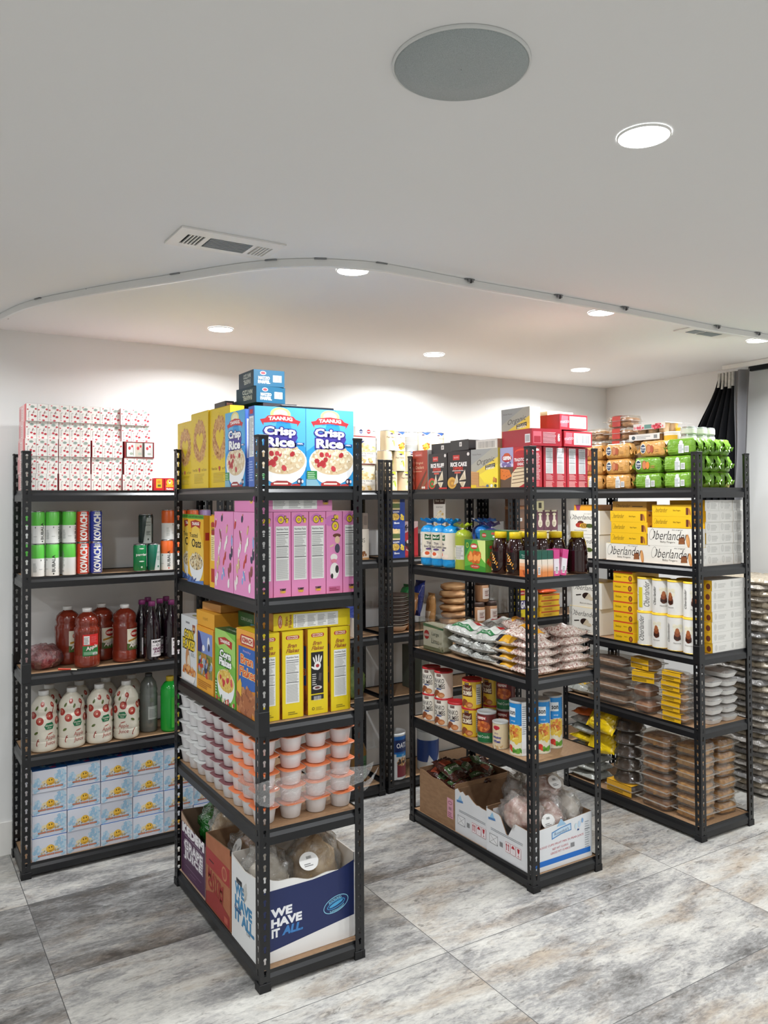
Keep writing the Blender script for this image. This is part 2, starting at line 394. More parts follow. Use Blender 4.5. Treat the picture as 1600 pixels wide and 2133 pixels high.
        # joints
        du = math_('MINIMUM', fu, math_('SUBTRACT', 1.0, fu)); dv = math_('MINIMUM', fv, math_('SUBTRACT', 1.0, fv))
        d = math_('MINIMUM', math_('MULTIPLY', du, 1.195), math_('MULTIPLY', dv, 0.578))
        jt = math_('LESS_THAN', d, 0.0013)
        m3 = N(nt, 'ShaderNodeMix', data_type='RGBA'); L(jt, m3.inputs[0]); L(m2.outputs[2], m3.inputs[6]); m3.inputs[7].default_value = hexc('4A4A4A')
        L(m3.outputs[2], p.inputs['Base Color']); p.inputs['Roughness'].default_value = 0.42; p.inputs['Specular IOR Level'].default_value = 0.4
        bp = N(nt, 'ShaderNodeBump'); bp.inputs['Strength'].default_value = 0.25; bp.inputs['Distance'].default_value = 0.002; L(math_('SUBTRACT', mid, jt), bp.inputs['Height']); L(bp.outputs[0], p.inputs['Normal'])
    return named('stone_tile_floor', b)
XL, XR, YF, YB = -2.8, 4.36, -3.0, 3.985
struct('floor', MB().box(XL - .1, YF - .1, -0.1, XR + .1, YB + .1, 0, floor_mat()).build('floor'))
# ceiling with openings where the vents sit is one slab; vents are surface mounted
struct('ceiling', MB().box(XL - .1, YF - .1, CEIL, XR + .1, YB + .1, CEIL + .1, CEILM).build('ceiling'))
struct('wall_back', MB().box(XL - .1, YB, 0, XR + .1, YB + .1, CEIL, WALLM).build('wall_back'))
struct('wall_right', MB().box(XR, YF, 0, XR + .1, YB, CEIL, WALLM).build('wall_right'))
struct('wall_left', MB().box(XL - .1, YF, 0, XL, YB, CEIL, WALLM).build('wall_left'))
struct('wall_front', MB().box(XL - .1, YF - .1, 0, XR + .1, YF, CEIL, WALLM).build('wall_front'))
struct('baseboard_back', MB().box(XL, YB - .010, 0, XR - .012, YB, .15, TRIMM, .002).build('baseboard_back'))
struct('baseboard_right', MB().box(XR - .012, YF + .02, 0, XR, YB - .012, .15, TRIMM, .002).build('baseboard_right'))
# black rod put in for the dark gap atop the right wall, beside the curtain
struct('dark_gap_bar_1', MB().box(XR - .03, 1.2, CEIL - .035, XR, 2.86, CEIL - .004, M('15161A', 0.6)).build('dark_gap_bar_1'))
# downlights
EM = named('lit_lamp_face', lambda mt, nt, p: (p.inputs['Emission Color'].__setattr__('default_value', (0.98, 0.99, 1, 1)), p.inputs['Emission Strength'].__setattr__('default_value', LAMP_SEEN)))
ring = MB().lathe([(0.052, -0.002), (0.0535, -0.005), (0.0565, -0.0035), (0.0565, 0.0)], M('F4F3F0', 0.4), 40, cap=False).build('trim_ring')
face = MB().lathe([(0.0525, -0.0040), (0.02, -0.0048), (0.0005, -0.005)], EM, 40, cap=False).build('diffuser')
LN = ['above the front of the room, nearest and largest', 'over the curved track above the front rack', 'at the left back, above the left wall rack', 'at the back above the middle rack', 'over the track between middle and right racks', 'at the back right near the corner', 'at the far right edge by the track end']
for i, (x, y) in enumerate(LAMPS + LAMPS_OUT):
    lab = ('round recessed ceiling light, lit, ' + LN[i]) if i < len(LN) else 'round recessed ceiling light behind the viewpoint, out of the photo'
    put(('ceiling_light', 'ceiling light', [('trim_ring', ring, (0, 0, 0), None), ('diffuser', face, (0, 0, 0), 'glowing white diffuser')]), (x, y, CEIL - .0005), lab, group='recessed ceiling lights')
    ld = bpy.data.lights.new('lamp', 'AREA'); ld.shape = 'DISK'; ld.size = 0.09; ld.energy = LAMP_W if (i < 7 and y > 2) else (4.0 if i == 7 else LAMP_W_OUT); ld.color = (0.945, 0.975, 1.0); ld.spread = 2.75
    lo = bpy.data.objects.new('lamp', ld); COL.objects.link(lo); lo.location = (x, y, CEIL - 0.012)
# speaker
gr = named('speaker_cloth', lambda mt, nt, p: None)
def _spk(mt, nt, p):
    tc = N(nt, 'ShaderNodeTexCoord'); vo = N(nt, 'ShaderNodeTexVoronoi'); vo.inputs['Scale'].default_value = 900
    nt.links.new(tc.outputs['Object'], vo.inputs['Vector']); r = N(nt, 'ShaderNodeValToRGB')
    r.color_ramp.elements[0].color = hexc('8C9494'); r.color_ramp.elements[0].position = 0.25; r.color_ramp.elements[1].color = hexc('A9B1B1'); r.color_ramp.elements[1].position = 0.55
    nt.links.new(vo.outputs['Distance'], r.inputs[0]); nt.links.new(r.outputs[0], p.inputs['Base Color']); p.inputs['Roughness'].default_value = 0.6
SPK = named('perforated_grille', _spk)
put(('ceiling_speaker', 'speaker', [('grille', MB().lathe([(0.1195, -0.004), (0.118, -0.007), (0.06, -0.009), (0.001, -0.0095)], SPK, 64, cap=False).build('grille'), (0, 0, 0), 'grey perforated grille'),
    ('rim', MB().lathe([(0.1195, -0.004), (0.121, -0.006), (0.124, -0.004), (0.124, 0)], M('DADCDA', 0.5), 64, cap=False).build('rim'), (0, 0, 0), None)]),
    (0.876, 1.132, CEIL - .0005), 'large round grey ceiling speaker with perforated grille')
# air vents: white louvred registers
def vent(x0, x1, y0, y1, label, slots):
    e = link('air_vent', None, None, ((x0 + x1) / 2, (y0 + y1) / 2, CEIL)); e['label'] = label; e['category'] = 'vent'; e['group'] = 'ceiling air vents'
    hx, hy = (x1 - x0) / 2, (y1 - y0) / 2; b = MB(); wm = M('E6E4E0', 0.45); dk = M('2A2D30', 0.7); g = M('7C8488', 0.5)
    xs = [-hx] + [q for s_ in slots for q in s_[:2]] + [hx]; sy0, sy1 = -hy * .42, hy * .62
    z0, z1 = -0.006, -0.0005
    for i in range(0, len(xs), 2): b.box(xs[i], -hy, z0, xs[i + 1], hy, z1, wm)
    for s_ in slots:
        b.box(s_[0], -hy, z0, s_[1], sy0 if s_[2] != 'x' else sy0, z1, wm); b.box(s_[0], sy1, z0, s_[1], hy, z1, wm)
    link('frame', b.build('frame'), e)
    b = MB()
    for s_ in slots: b.box(s_[0], sy0, -0.0015, s_[1], sy1, -0.0008, dk if s_[2] != 'closed' else wm)  # dark plates paint the shade inside the duct; no opening is cut
    o = link('backing', b.build('backing'), e); o['label'] = 'dark plate standing in for the shaded duct'
    for s_ in slots:
        if s_[2] == 'rows':
            for k in range(8):
                y = sy0 + (k + .5) * (sy1 - sy0) / 8
                o = link('louvre', MB().box(s_[0] + .003, y - .0045, -0.0075, s_[1] - .003, y + .0025, -0.003, g).build('louvre'), e)
        else:
            for k in range(1, 5):
                x = s_[0] + k * (s_[1] - s_[0]) / 5
                o = link('louvre', MB().box(x - .002, sy0, -0.007, x + .002, sy1, -0.003, wm).build('louvre'), e)
vent(0.716, 1.040, 2.215, 2.385, 'white rectangular ceiling air vent with three louvred sections, left of the lights', [(-.128, -.075, 'cols'), (-.060, .075, 'rows'), (.088, .140, 'closed')])
vent(3.12, 3.45, 2.33, 2.44, 'small white ceiling air vent at the far right behind the track', [(-.11, -.04, 'rows'), (-.03, .09, 'rows')])
# curved curtain track with clips
TR = [(0.37, 3.90), (0.41, 3.70), (0.46, 3.46), (0.515, 3.30), (0.60, 3.13), (0.72, 2.92), (0.86, 2.70), (0.97, 2.52), (1.075, 2.39), (1.20, 2.30), (1.36, 2.245), (1.50, 2.24), (1.76, 2.25), (2.05, 2.25), (2.4, 2.248), (2.84, 2.262), (3.2, 2.28), (3.6, 2.275), (3.9, 2.30), (4.1, 2.42), (4.2, 2.62), (4.22, 2.95)]
def smooth(P, k=6):
    o = []
    for i in range(len(P) - 1):
        p0, p1, p2, p3 = P[max(i - 1, 0)], P[i], P[i + 1], P[min(i + 2, len(P) - 1)]
        for j in range(k):
            t = j / k; o.append(tuple(0.5 * ((2 * p1[a]) + (-p0[a] + p2[a]) * t + (2 * p0[a] - 5 * p1[a] + 4 * p2[a] - p3[a]) * t * t + (-p0[a] + 3 * p1[a] - 3 * p2[a] + p3[a]) * t ** 3) for a in range(len(p1))))
    return o + [P[-1]]
tp = smooth(TR); b = MB(); wm = M('E9E8E5', 0.3, 0, 0.6)
SEC = [(-.010, 0), (-.010, -.024), (-.004, -.027), (.004, -.027), (.010, -.024), (.010, 0)]
def tk(u, v):
    i = min(int(round(v * (len(tp) - 1))), len(tp) - 1); a, c = tp[max(i - 1, 0)], tp[min(i + 1, len(tp) - 1)]
    dx, dy = c[0] - a[0], c[1] - a[1]; L = math.hypot(dx, dy); s_ = SEC[min(int(round(u * 5)), 5)]
    return (tp[i][0] - dy / L * s_[0], tp[i][1] + dx / L * s_[0], CEIL - .001 + s_[1])
b.grid(5, len(tp) - 1, tk, wm, smooth=False)
root = link('curtain_track', None); root['label'] = 'long white curved curtain track screwed to the ceiling'; root['category'] = 'curtain track'
link('rail', b.build('rail'), root)
for (x, y, a) in [(0.43, 3.66, 1.8), (0.505, 3.30, 1.9), (0.645, 3.045, 2.1), (0.85, 2.70, 2.15), (1.065, 2.385, 2.4), (1.195, 2.29, 2.7), (1.39, 2.232, 3.1), (1.76, 2.238, 0), (2.19, 2.238, 0), (2.56, 2.24, 0), (3.2, 2.268, 0), (3.5, 2.265, 0)]:
    q = MB(); q.box(-.02, -.008, -.003, .02, .008, 0, M('8C8E90', 0.3, 0.8)); q.box(-.012, -.012, -.012, .012, -.006, -.002, M('8C8E90', 0.3, 0.8)); q.box(-.002, -.014, -.016, .003, -.008, -.004, M('3A3A3C', 0.4))
    link('clip', q.build('clip'), root, (x, y, CEIL - .0008), (0, 0, a))
for o in root.children:
    if o.name.startswith('clip'): o['label'] = 'grey metal clip'

# ================= RACKS =================
DECK = [0.058, 0.510, 0.852, 1.262, 1.631]
RH = 1.8; PW = 0.035
def post_mesh():
    b = MB(); pitch = 0.0373; th = 0.0016; n = 48; ca = math.atan2(pitch / 2, PW / 2)
    angs = sorted(set([round(x, 5) for x in [0, PI / 2, PI, 1.5 * PI, ca, PI - ca, PI + ca, 2 * PI - ca, PI / 2 - .35, PI / 2 + .35, 1.5 * PI - .3, 1.5 * PI + .3, .4, PI - .4, PI + .35, 2 * PI - .35, 1.5 * PI - .62, 1.5 * PI + .62]]))
    def inside(x, y): return x * x + (y - .0045) ** 2 < .0057 ** 2 or (abs(x) < .0036 and -.0115 < y < .0045)
    hole = []; outer = []
    for a in angs:
        r = 0.0
        while inside(math.cos(a) * (r + .0002), math.sin(a) * (r + .0002)): r += .0002
        hole.append((math.cos(a) * r, math.sin(a) * r))
        c, s_ = math.cos(a), math.sin(a); t = min((PW / 2) / abs(c) if abs(c) > 1e-9 else 9, (pitch / 2) / abs(s_) if abs(s_) > 1e-9 else 9); outer.append((c * t, s_ * t))
    K = len(angs)
    for leg in (0, 1):
        T = (lambda u, z, e: (u, e, z)) if leg == 0 else (lambda u, z, e: (e, u, z))
        for i in range(n):
            zc = .006 + pitch * (i + .5); cx = PW / 2
            vs = [T(cx + h[0], zc + h[1], 0) for h in hole] + [T(cx + o[0], zc + o[1], 0) for o in outer] + [T(cx + h[0], zc + h[1], th) for h in hole] + [T(cx + o[0], zc + o[1], th) for o in outer]
            fs = []
            for j in range(K):
                k = (j + 1) % K; fs += [(j, k, K + k, K + j), (2 * K + j, 2 * K + k, 3 * K + k, 3 * K + j), (j, k, 2 * K + k, 2 * K + j)]
            b.add(vs, fs, BLACKM)
        z1 = .006 + pitch * n
        if z1 < RH - .001:
            b.add([T(0, z1, 0), T(PW, z1, 0), T(PW, RH, 0), T(0, RH, 0)], [(0, 1, 2, 3)], BLACKM)
        b.add([T(0, 0, 0), T(PW, 0, 0), T(PW, .006, 0), T(0, .006, 0)], [(0, 1, 2, 3)], BLACKM)
        b.add([T(PW, 0, 0), T(PW, RH, 0), T(PW, RH, th), T(PW, 0, th)], [(0, 1, 2, 3)], BLACKM)
    return b.build('post')
def Lbox(w, t, z0, z1, o, mt):
    b = MB(); b.box(-o, -o, z0, w, t, z1, mt, .001); b.box(-o, t, z0, t, w, z1, mt, .001); return b
POST = post_mesh(); FOOT = Lbox(.038, .008, 0, .028, .0025, BLACKP).build('foot'); TOPC = Lbox(.036, .004, RH - .006, RH + .002, .0015, BLACKP).build('end_cap')
JOINT = Lbox(.0355, .0005, .82, .90, .0018, BLACKM).build('joint_sleeve')
def beam_mesh(L):
    # stepped beam running along +x, outer face towards -y, top at z=0
    pr = [(.010, 0), (.008, 0), (.008, -.011), (.0005, -.022), (.0005, -.048), (.012, -.048)]
    b = MB(); vs = [(x, y, z) for x in (0, L) for (y, z) in pr]; k = len(pr)
    b.add(vs, [(i, i + 1, k + i + 1, k + i) for i in range(k - 1)], BLACKM)
    vs2 = [(x, y + .0014, z - .0004) for x in (0, L) for (y, z) in pr]
    b.add(vs2, [(i, i + 1, k + i + 1, k + i) for i in range(k - 1)], BLACKM)
    return b.build('beam')
LONG = 0.89
def rack(x0, y0, wx, wy, label, yaw=0.0):
    root = link('shelving_rack', None, None, (x0, y0, 0), (0, 0, yaw)); root['label'] = label; root['category'] = 'shelving rack'; root['group'] = 'black metal shelving racks'
    for cx, cy, a in ((0, 0, 0), (wx, 0, PI / 2), (wx, wy, PI), (0, wy, 1.5 * PI)):
        p = link('post', POST, root, (cx, cy, 0), (0, 0, a))
        for nm, me in (('foot', FOOT), ('end_cap', TOPC), ('joint_sleeve', JOINT)): link(nm, me, p)
    bx, by = beam_mesh(wx - .006), beam_mesh(wy - .006)
    bd = MB().box(.010, .010, -.006, wx - .010, wy - .010, 0, MDF).build('shelf_board')
    for z in DECK:
        link('beam', bx, root, (.003, 0.0018, z + .004)); link('beam', bx, root, (wx - .003, wy - 0.0018, z + .004), (0, 0, PI))
        link('beam', by, root, (wx - 0.0018, .003, z + .004), (0, 0, PI / 2)); link('beam', by, root, (0.0018, wy - .003, z + .004), (0, 0, 1.5 * PI))
        o = link('shelf_board', bd, root, (0, 0, z)); o['label'] = 'tan fibreboard shelf'
    return root
AX, AY = 0.500, 3.675
BX, BY = 1.035, 2.422
CX, CY = 2.222, 2.438
DX, DY = 3.200, 2.378
rack(AX, AY, LONG, .295, 'black steel shelving rack against the back wall at far left, cherry cartons on top')
rack(1.405, AY, LONG, .295, 'black steel shelving rack against the back wall, mostly hidden behind the cereal rack')
rack(2.318, AY, LONG, .295, 'black steel shelving rack against the back wall seen between cereal rack and middle rack')
rack(3.232, AY, LONG, .295, 'black steel shelving rack against the back wall hidden behind middle and right racks')
rack(BX, BY, .389, LONG, 'black steel shelving rack nearest the viewer, full of cereal boxes')
rack(CX, CY, .389, LONG, 'black steel shelving rack in the middle, red matzo boxes on top')
rack(DX, DY, .389, LONG, 'black steel shelving rack at right, green biscuit packs on top', -0.0115)

# ================= PRODUCT BUILDERS =================
def nz3(x, y, z): return noise.noise(Vector((x, y, z)))
def blob(rx, ry, rz, mt, amp=0.12, freq=2.0, seed=0.0, nu=28, nv=16, zc=None, flat=True, b=None, off=(0, 0, 0), e=2.0):
    b = b or MB(); zc = rz * 0.92 if zc is None else zc
    def f(u, v):
        a = 2 * PI * u; t = PI * v - PI / 2; d = Vector((math.cos(t) * math.cos(a), math.cos(t) * math.sin(a), math.sin(t)))
        q = 1 + amp * nz3(d.x * freq + seed, d.y * freq, d.z * freq) + amp * .5 * nz3(d.x * freq * 2.7, d.y * freq * 2.7 + seed, d.z * freq * 2.7)
        s = (abs(d.x) ** e + abs(d.y) ** e + abs(d.z) ** e) ** (-1 / e); z = zc + rz * d.z * q * s
        return (off[0] + rx * d.x * q * s, off[1] + ry * d.y * q * s, off[2] + (max(z, 0.0) if flat else z))
    return b.grid(nu, nv, f, mt, closed_u=True)
def pillow(w, d, h, mt, amp=0.006, freq=28, seed=0.0, mfn=None, art=None, seam=0.012, arte=0.0012, nu=26, nv=18, p=2.6, sag=0.0, su=.006):
    # a filled pouch lying flat: length along x, crimped seams at both ends
    b = MB()
    def zt(x, y):
        u = min(1, abs(2 * x / w)); v = min(1, abs(2 * y / d)); f = max(0, 1 - u ** p) ** .55 * max(0, 1 - v ** p) ** .5
        n = nz3(x * freq + seed, y * freq, seed * 3.1) * amp
        return f, n
    def top(x, y): f, n = zt(x, y); return h * .45 + f * h * .55 + n * min(1, f * 3) - sag * (2 * x / w) ** 2
    def bot(x, y): f, n = zt(x, y); return max(0.0004 * 0, h * .45 - f * h * .45) - sag * (2 * x / w) ** 2 * (1 if sag < 0 else 0)
    def wx(x, y): return y * (1 - 0.10 * (abs(2 * x / w)) ** 4)
    b.grid(nu, nv, lambda u, v: (w * (u - .5), wx(w * (u - .5), d * (v - .5)), top(w * (u - .5), d * (v - .5))), mt, mfn=mfn)
    b.grid(nu, nv, lambda u, v: (w * (u - .5), wx(w * (u - .5), d * (v - .5)), bot(w * (u - .5), d * (v - .5))), mt, mfn=mfn)
    if seam:
        for s_ in (-1, 1):
            b.grid(3, 12, lambda u, v: (s_ * (w / 2 + seam * u), d * .9 * (v - .5) * (1 + .08 * u), h * .45 + .0025 * math.sin(v * 40) * u + .004 * nz3(v * 6, seed, u) * u - (sag if sag > 0 else 0)), mt, mfn=(lambda u, v: mfn(0.01 if s_ < 0 else .99, v)) if mfn else None)
    if art: b.art(art, lambda x, y, e: (x - w / 2, wx(x - w / 2, y - d / 2), top(x - w / 2, y - d / 2) + e), su=su, sv=su, e0=arte, de=.0003)
    return b
def can_m(r, h, mt, art=None, bands=None, rim='B9BCBE', lid=True, n=40, neck=0.0025, lidc=None):
    b = MB(); rm = M(rim, .25, .9)
    mf = (lambda z: M(next(c for zz, c in bands if z < zz * h), .3)) if bands else None
    pr = [(r - neck, .003), (r, .007)]
    if bands: pr += [(r, zz * h) for zz, c in bands if zz < .93]
    pr += [(r, h - .009), (r - neck, h - .004)]
    b.lathe(pr, mt, n, mfn=mf, cap=False)
    b.lathe([(r - neck * 1.6, 0), (r - neck * .6, .0015), (r - neck, .0035)], rm, n)
    b.lathe([(r - neck, h - .0045), (r - neck * .5, h - .002), (r - neck * .8, h), (r - neck * 2, h - .0005), (r - neck * 2.4, h - .003), (.001, h - .003)], M(lidc, .5) if lidc else rm, n)
    if art: b.art(art, cyl(r), su=.006, rough=.3)
    return b
def lap(name, r, h, pts, mt, cat, cap=None, art=None, prof_art=None, n=36, art_z=0.0, rough_art=.35, bodylabel=None, art_mesh_label='printed label', sx=1, sy=1):
    # bottle: body + cap + label
    me = MB().lathe(pts, mt, n, sx=sx, sy=sy).build('body'); parts = [('body', me, (0, 0, 0), bodylabel)]
    if cap:
        cr, z0, z1, cm = cap; c = MB(); cmm = M(cm, .35)
        c.lathe([(cr, z0), (cr, z1 - .002), (cr - .002, z1)], cmm, 28, wob=lambda a, z: 1 + .015 * (1 if int(a * 28 / PI) % 2 else -1)); parts.append(('cap', c.build('cap'), (0, 0, 0), None))
    if art:
        def pf(z):
            for (r0, z0_), (r1, z1_) in zip(pts, pts[1:]):
                if z0_ <= z <= z1_ and z1_ > z0_: return r0 + (r1 - r0) * (z - z0_) / (z1_ - z0_)
            return r
        parts.append(('label', MB().art(art, cyl(r, art_z, prof=pf, sx=sx, sy=sy), su=.006, sv=.006, e0=.0006, rough=rough_art).build('label'), (0, 0, 0), art_mesh_label))
    return (name, cat, parts)
def openbox(w, d, hf, outer, inner, arts={}, th=.004, facec={}, K=14):
    # hf(side, t) gives the height of the torn rim; t runs left to right as seen from outside
    b = MB(); c = [(-w / 2, -d / 2), (w / 2, -d / 2), (w / 2, d / 2), (-w / 2, d / 2)]
    b.box(-w / 2 + th, -d / 2 + th, 0, w / 2 - th, d / 2 - th, th, inner)
    for i, sd in enumerate(('front', 'right', 'back', 'left')):
        x0, y0 = c[i]; x1, y1 = c[(i + 1) % 4]; L = math.hypot(x1 - x0, y1 - y0); dx, dy = (x1 - x0) / L, (y1 - y0) / L; nx, ny = dy, -dx
        vs = []; fs = []
        for j in range(K + 1):
            t = j / K; hh = hf(sd, t); x, y = x0 + dx * L * t, y0 + dy * L * t; ti = th / L; t2 = min(max(t, ti), 1 - ti); xi, yi = x0 + dx * L * t2 - nx * th, y0 + dy * L * t2 - ny * th
            vs += [(x, y, 0), (x, y, hh), (xi, yi, hh), (xi, yi, 0)]
        o = facec.get(sd, outer); o = M(o) if isinstance(o, str) else o
        b.add(vs, [(4 * j, 4 * j + 4, 4 * j + 5, 4 * j + 1) for j in range(K)], o)
        b.add(vs, [(4 * j + 1, 4 * j + 5, 4 * j + 6, 4 * j + 2) for j in range(K)] + [(4 * j + 2, 4 * j + 6, 4 * j + 7, 4 * j + 3) for j in range(K)], inner)
        if sd in arts: b.art(arts[sd], plane((x0, y0, 0), (dx, dy, 0), (0, 0, 1), (nx, ny, 0)))
    return b
def clam(w, d, h, foodc, seed=0, food='lumps', lidh=.45, label=None, step=.055):
    # clear hinged container with food inside: food, tray + lid shell, optional printed sticker
    rd = random.Random(seed); f = MB(); fm = noisy('baked_' + foodc[0] + foodc[1], foodc[0], foodc[1], 45, .65, bump=.4)
    if food == 'slab': blob(w * .425, d * .425, h * .36, fm, .13, 4.2, seed * 1.7, 34, 16, b=f, off=(0, 0, .004), e=5.0)
    elif food == 'loaf': blob(w * .40, d * .42, h * .40, fm, .10, 2.2, seed * 1.7, 24, 12, b=f, off=(0, 0, .004), e=3.2)
    else:
        nx_, ny_ = max(1, round(w / step)), max(1, round(d / step))
        for i in range(nx_):
            for j in range(ny_):
                for k in range(2 if h > .05 else 1):
                    rr = .45 * min(w / nx_, d / ny_)
                    blob(rr * (1 + .15 * rd.random()), rr, h * .22, fm, .22, 2.5, rd.random() * 30, 12, 8, b=f, off=(-w / 2 + (i + .5) * w / nx_ * .94 + .03 * w, -d / 2 + (j + .5) * d / ny_ * .94 + .03 * d, .005 + k * h * .38), e=2.3)
    s = MB()
    def sh(z0, z1, i0, i1, top):
        P = []
        for (a, z) in ((i0, z0), (i1, z1)):
            for k in range(20):
                t = 2 * PI * k / 20; cx, sy_ = math.cos(t), math.sin(t); q = (abs(cx) ** 6 + abs(sy_) ** 6) ** (-1 / 6)
                P.append(((w / 2 - a) * cx * q, (d / 2 - a) * sy_ * q, z))
        s.add(P, [(k, (k + 1) % 20, 20 + (k + 1) % 20, 20 + k) for k in range(20)] + [tuple(range(20, 40)) if top else tuple(range(20))], CLAM, False)
    zm = h * (1 - lidh)
    sh(0.001, zm, .010, .004, False); sh(zm + .003, h - .0005, .004, .010, True)
    s.box(-w / 2 - .004, -d / 2 - .004, zm, w / 2, -d / 2 + .005, zm + .0032, CLAMR); s.box(-w / 2, d / 2 - .005, zm, w / 2, d / 2, zm + .0032, CLAMR)
    s.box(-w / 2, -d / 2 + .005, zm, -w / 2 + .005, d / 2 - .005, zm + .0032, CLAMR); s.box(w / 2 - .005, -d / 2 + .005, zm, w / 2, d / 2 - .005, zm + .0032, CLAMR)
    parts = [('container', s.build('container'), (0, 0, 0), 'clear plastic box'), ('food', f.build('food'), (0, 0, 0), 'golden brown baked food')]
    if label:
        lb = MB(); lc, wd = label; mt = M(lc, .4)
        lb.box(-w * wd, -d / 2 - .001, h * .12, w * wd, -d / 2 - .0002, h - .003, mt); lb.box(-w * wd, -d / 2 - .001, h, w * wd, -d * .1, h + .0008, mt)
        A = Art(); A.lines(.004, .004, w * wd * 2 - .004, h * .5, 4, '6A5A10' if lc.startswith('E') else 'B03030', 2); lb.art(A, plane((-w * wd, -d / 2 - .001, h * .15), (1, 0, 0), (0, 0, 1), (0, -1, 0)))
        parts.append(('sticker', lb.build('sticker'), (0, 0, 0), 'printed sticker'))
    return parts
S = 0.0012   # sitting clearance

# ================= LEFT WALL RACK (cartons, cans, juice, detergent) =================
# cherry juice cartons, shrink-wrapped in threes
def cherry_art(w, h, n=3, seed=0):
    A = Art(); cw = w / n; A.rect(0, 0, w, h, 'EFEBE6')
    for i in range(n):
        x = i * cw; q = lambda a: x + a * cw
        A.ell(q(.55), h * .82, cw * .2, h * .08, 'A9B5AE', 14); A.ell(q(.55), h * .82, cw * .12, h * .045, '8FA096', 12)
        for (a, b_, r, c) in [(.85, .70, .11, 'C84A55'), (.12, .66, .08, 'C0404C'), (.52, .34, .12, 'C03A48'), (.80, .28, .13, 'B83240'), (.56, .06, .12, 'C85560'), (.22, .10, .06, 'D9808A'), (.30, .92, .07, 'D46A74')]: A.ell(q(a), h * b_, cw * r, cw * r * .8, c, 10)
        A.poly([(q(.55), h * .44), (q(.62), h * .44), (q(.72), h * .60), (q(.66), h * .60)], '8E4B4E'); A.text('Cherry', q(.22), h * .36, cw * .16, '8D8A88', rot=PI / 2, w=h * .34)
        A.ell(q(.3), h * .55, cw * .09, h * .03, 'C9CFC4', 8); A.ell(q(.75), h * .5, cw * .09, h * .03, 'C4CCC2', 8)
        if i: A.rect(x - .0005, 0, x + .0005, h, '6B6764')
    return A
side = Art().rect(0, 0, .2, .074, 'E8BDBB').rect(.01, .01, .05, .064, 'D98A8C').rect(.075, .01, .11, .064, 'F0E2DE').rect(.15, 0, .2, .074, 'D4565B').lines(.08, .015, .105, .06, 6, 'C06060')
cherry = ('cherry_juice_carton', 'juice carton pack', carton(.1315, .2, .0742, 'EDE3DD', front=cherry_art(.1315, .0742), left=side, right=side, top=Art().rect(0, 0, .1315, .2, 'E9D6D2').rect(.01, .02, .12, .18, 'E3B4B2')).build('cherry_juice_carton'))
ch_w = [(.512, .1365), (.512, .1365), (.512, .1375), (.516, .1335), (.517, .1310)]
for r_, (x0, px) in enumerate(ch_w):
    for c in range(4):
        if r_ == 2 and c == 3: continue
        x = x0 + px * c + .066 + (.004 if (r_ == 1 and c > 1) else 0)
        dz = .0748; y = 3.80 + [0, .002, -.004, .006, .0][r_] + .004 * ((c * 7 + r_ * 3) % 3 - 1)
        put(cherry, (x, y, DECK[4] + S + dz * r_), 'white and red cherry juice carton pack, %s, %s from the left' % (rown(r_, 5), ORD[c]), rz=.015 * ((c * 5 + r_ * 2) % 3 - 1) * (1 if px > .134 else .3), group='cherry juice cartons on the left rack')
b = MB(); b.box(-.066, -.1, 0, .066, .1, .0742, M('5C4A42'), 0.001); A = Art().rect(0, 0, .132, .0742, '8E3036').rect(.004, .003, .128, .071, '3E3430')
for i, (a, e_) in enumerate([(.008, .046), (.046, .078), (.088, .124)]):
    A.rect(a, .006, e_, .069, 'E4DFD6' if i != 1 else 'BDB3A6').ell(a + .012, .045, .006, .008, 'B83A44').ell(a + .02, .02, .008, .006, '9DA79A').ell(a + .024, .054, .005, .006, 'B83A44').rect(a + .028, .012, a + .031, .05, '9A9490')
b.art(A, plane((-.066, -.1, 0), (1, 0, 0), (0, 0, 1), (0, -1, 0))); b.box(-.0668, -.1, 0, -.0662, .1, .0742, M('C4424A')); CH_OPEN = ('cherry_juice_carton', 'juice carton pack', b.build('cherry_juice_carton'))
put(CH_OPEN, (.996, 3.796, DECK[4] + S + .1496), 'open cherry juice tray showing its cartons lying sideways, right end of middle row', group=None)
A = Art().rect(0, 0, .047, .060, 'C32A34').ell(.0235, .04, .016, .016, 'F0B53A', 20).ell(.0235, .043, .006, .009, 'F6E7D0').ell(.0235, .046, .004, .005, 'C83A2E').rect(.006, .018, .041, .028, 'E8A830').text('Raisins', .0235, .010, .008, 'FFFFFF', bold=.03)
rais = ('raisin_box', 'raisin box', carton(.047, .09, .060, 'BF2832', front=A, top=Art().rect(.004, .004, .043, .08, 'D34A3E')).build('raisin_box'))
A2 = Art().rect(0, 0, .047, .060, 'B8242E').rect(.01, .014, .037, .056, 'E9B437').rect(.017, .02, .032, .03, '5A6A2A').ell(.023, .042, .008, .007, 'D8862E')
rais2 = ('raisin_box', 'raisin box', carton(.047, .09, .060, 'BF2832', front=A2).build('raisin_box'))
put(rais2, (1.090, 3.76, DECK[4] + S), 'small red raisin box with yellow panel beside the cherry cartons', group=None)
put(rais, (1.140, 3.76, DECK[4] + S), 'small red raisin box with yellow sun circle left of the rack post')
put(rais, (1.190, 3.76, DECK[4] + S), 'small red raisin box half hidden behind the rack post')
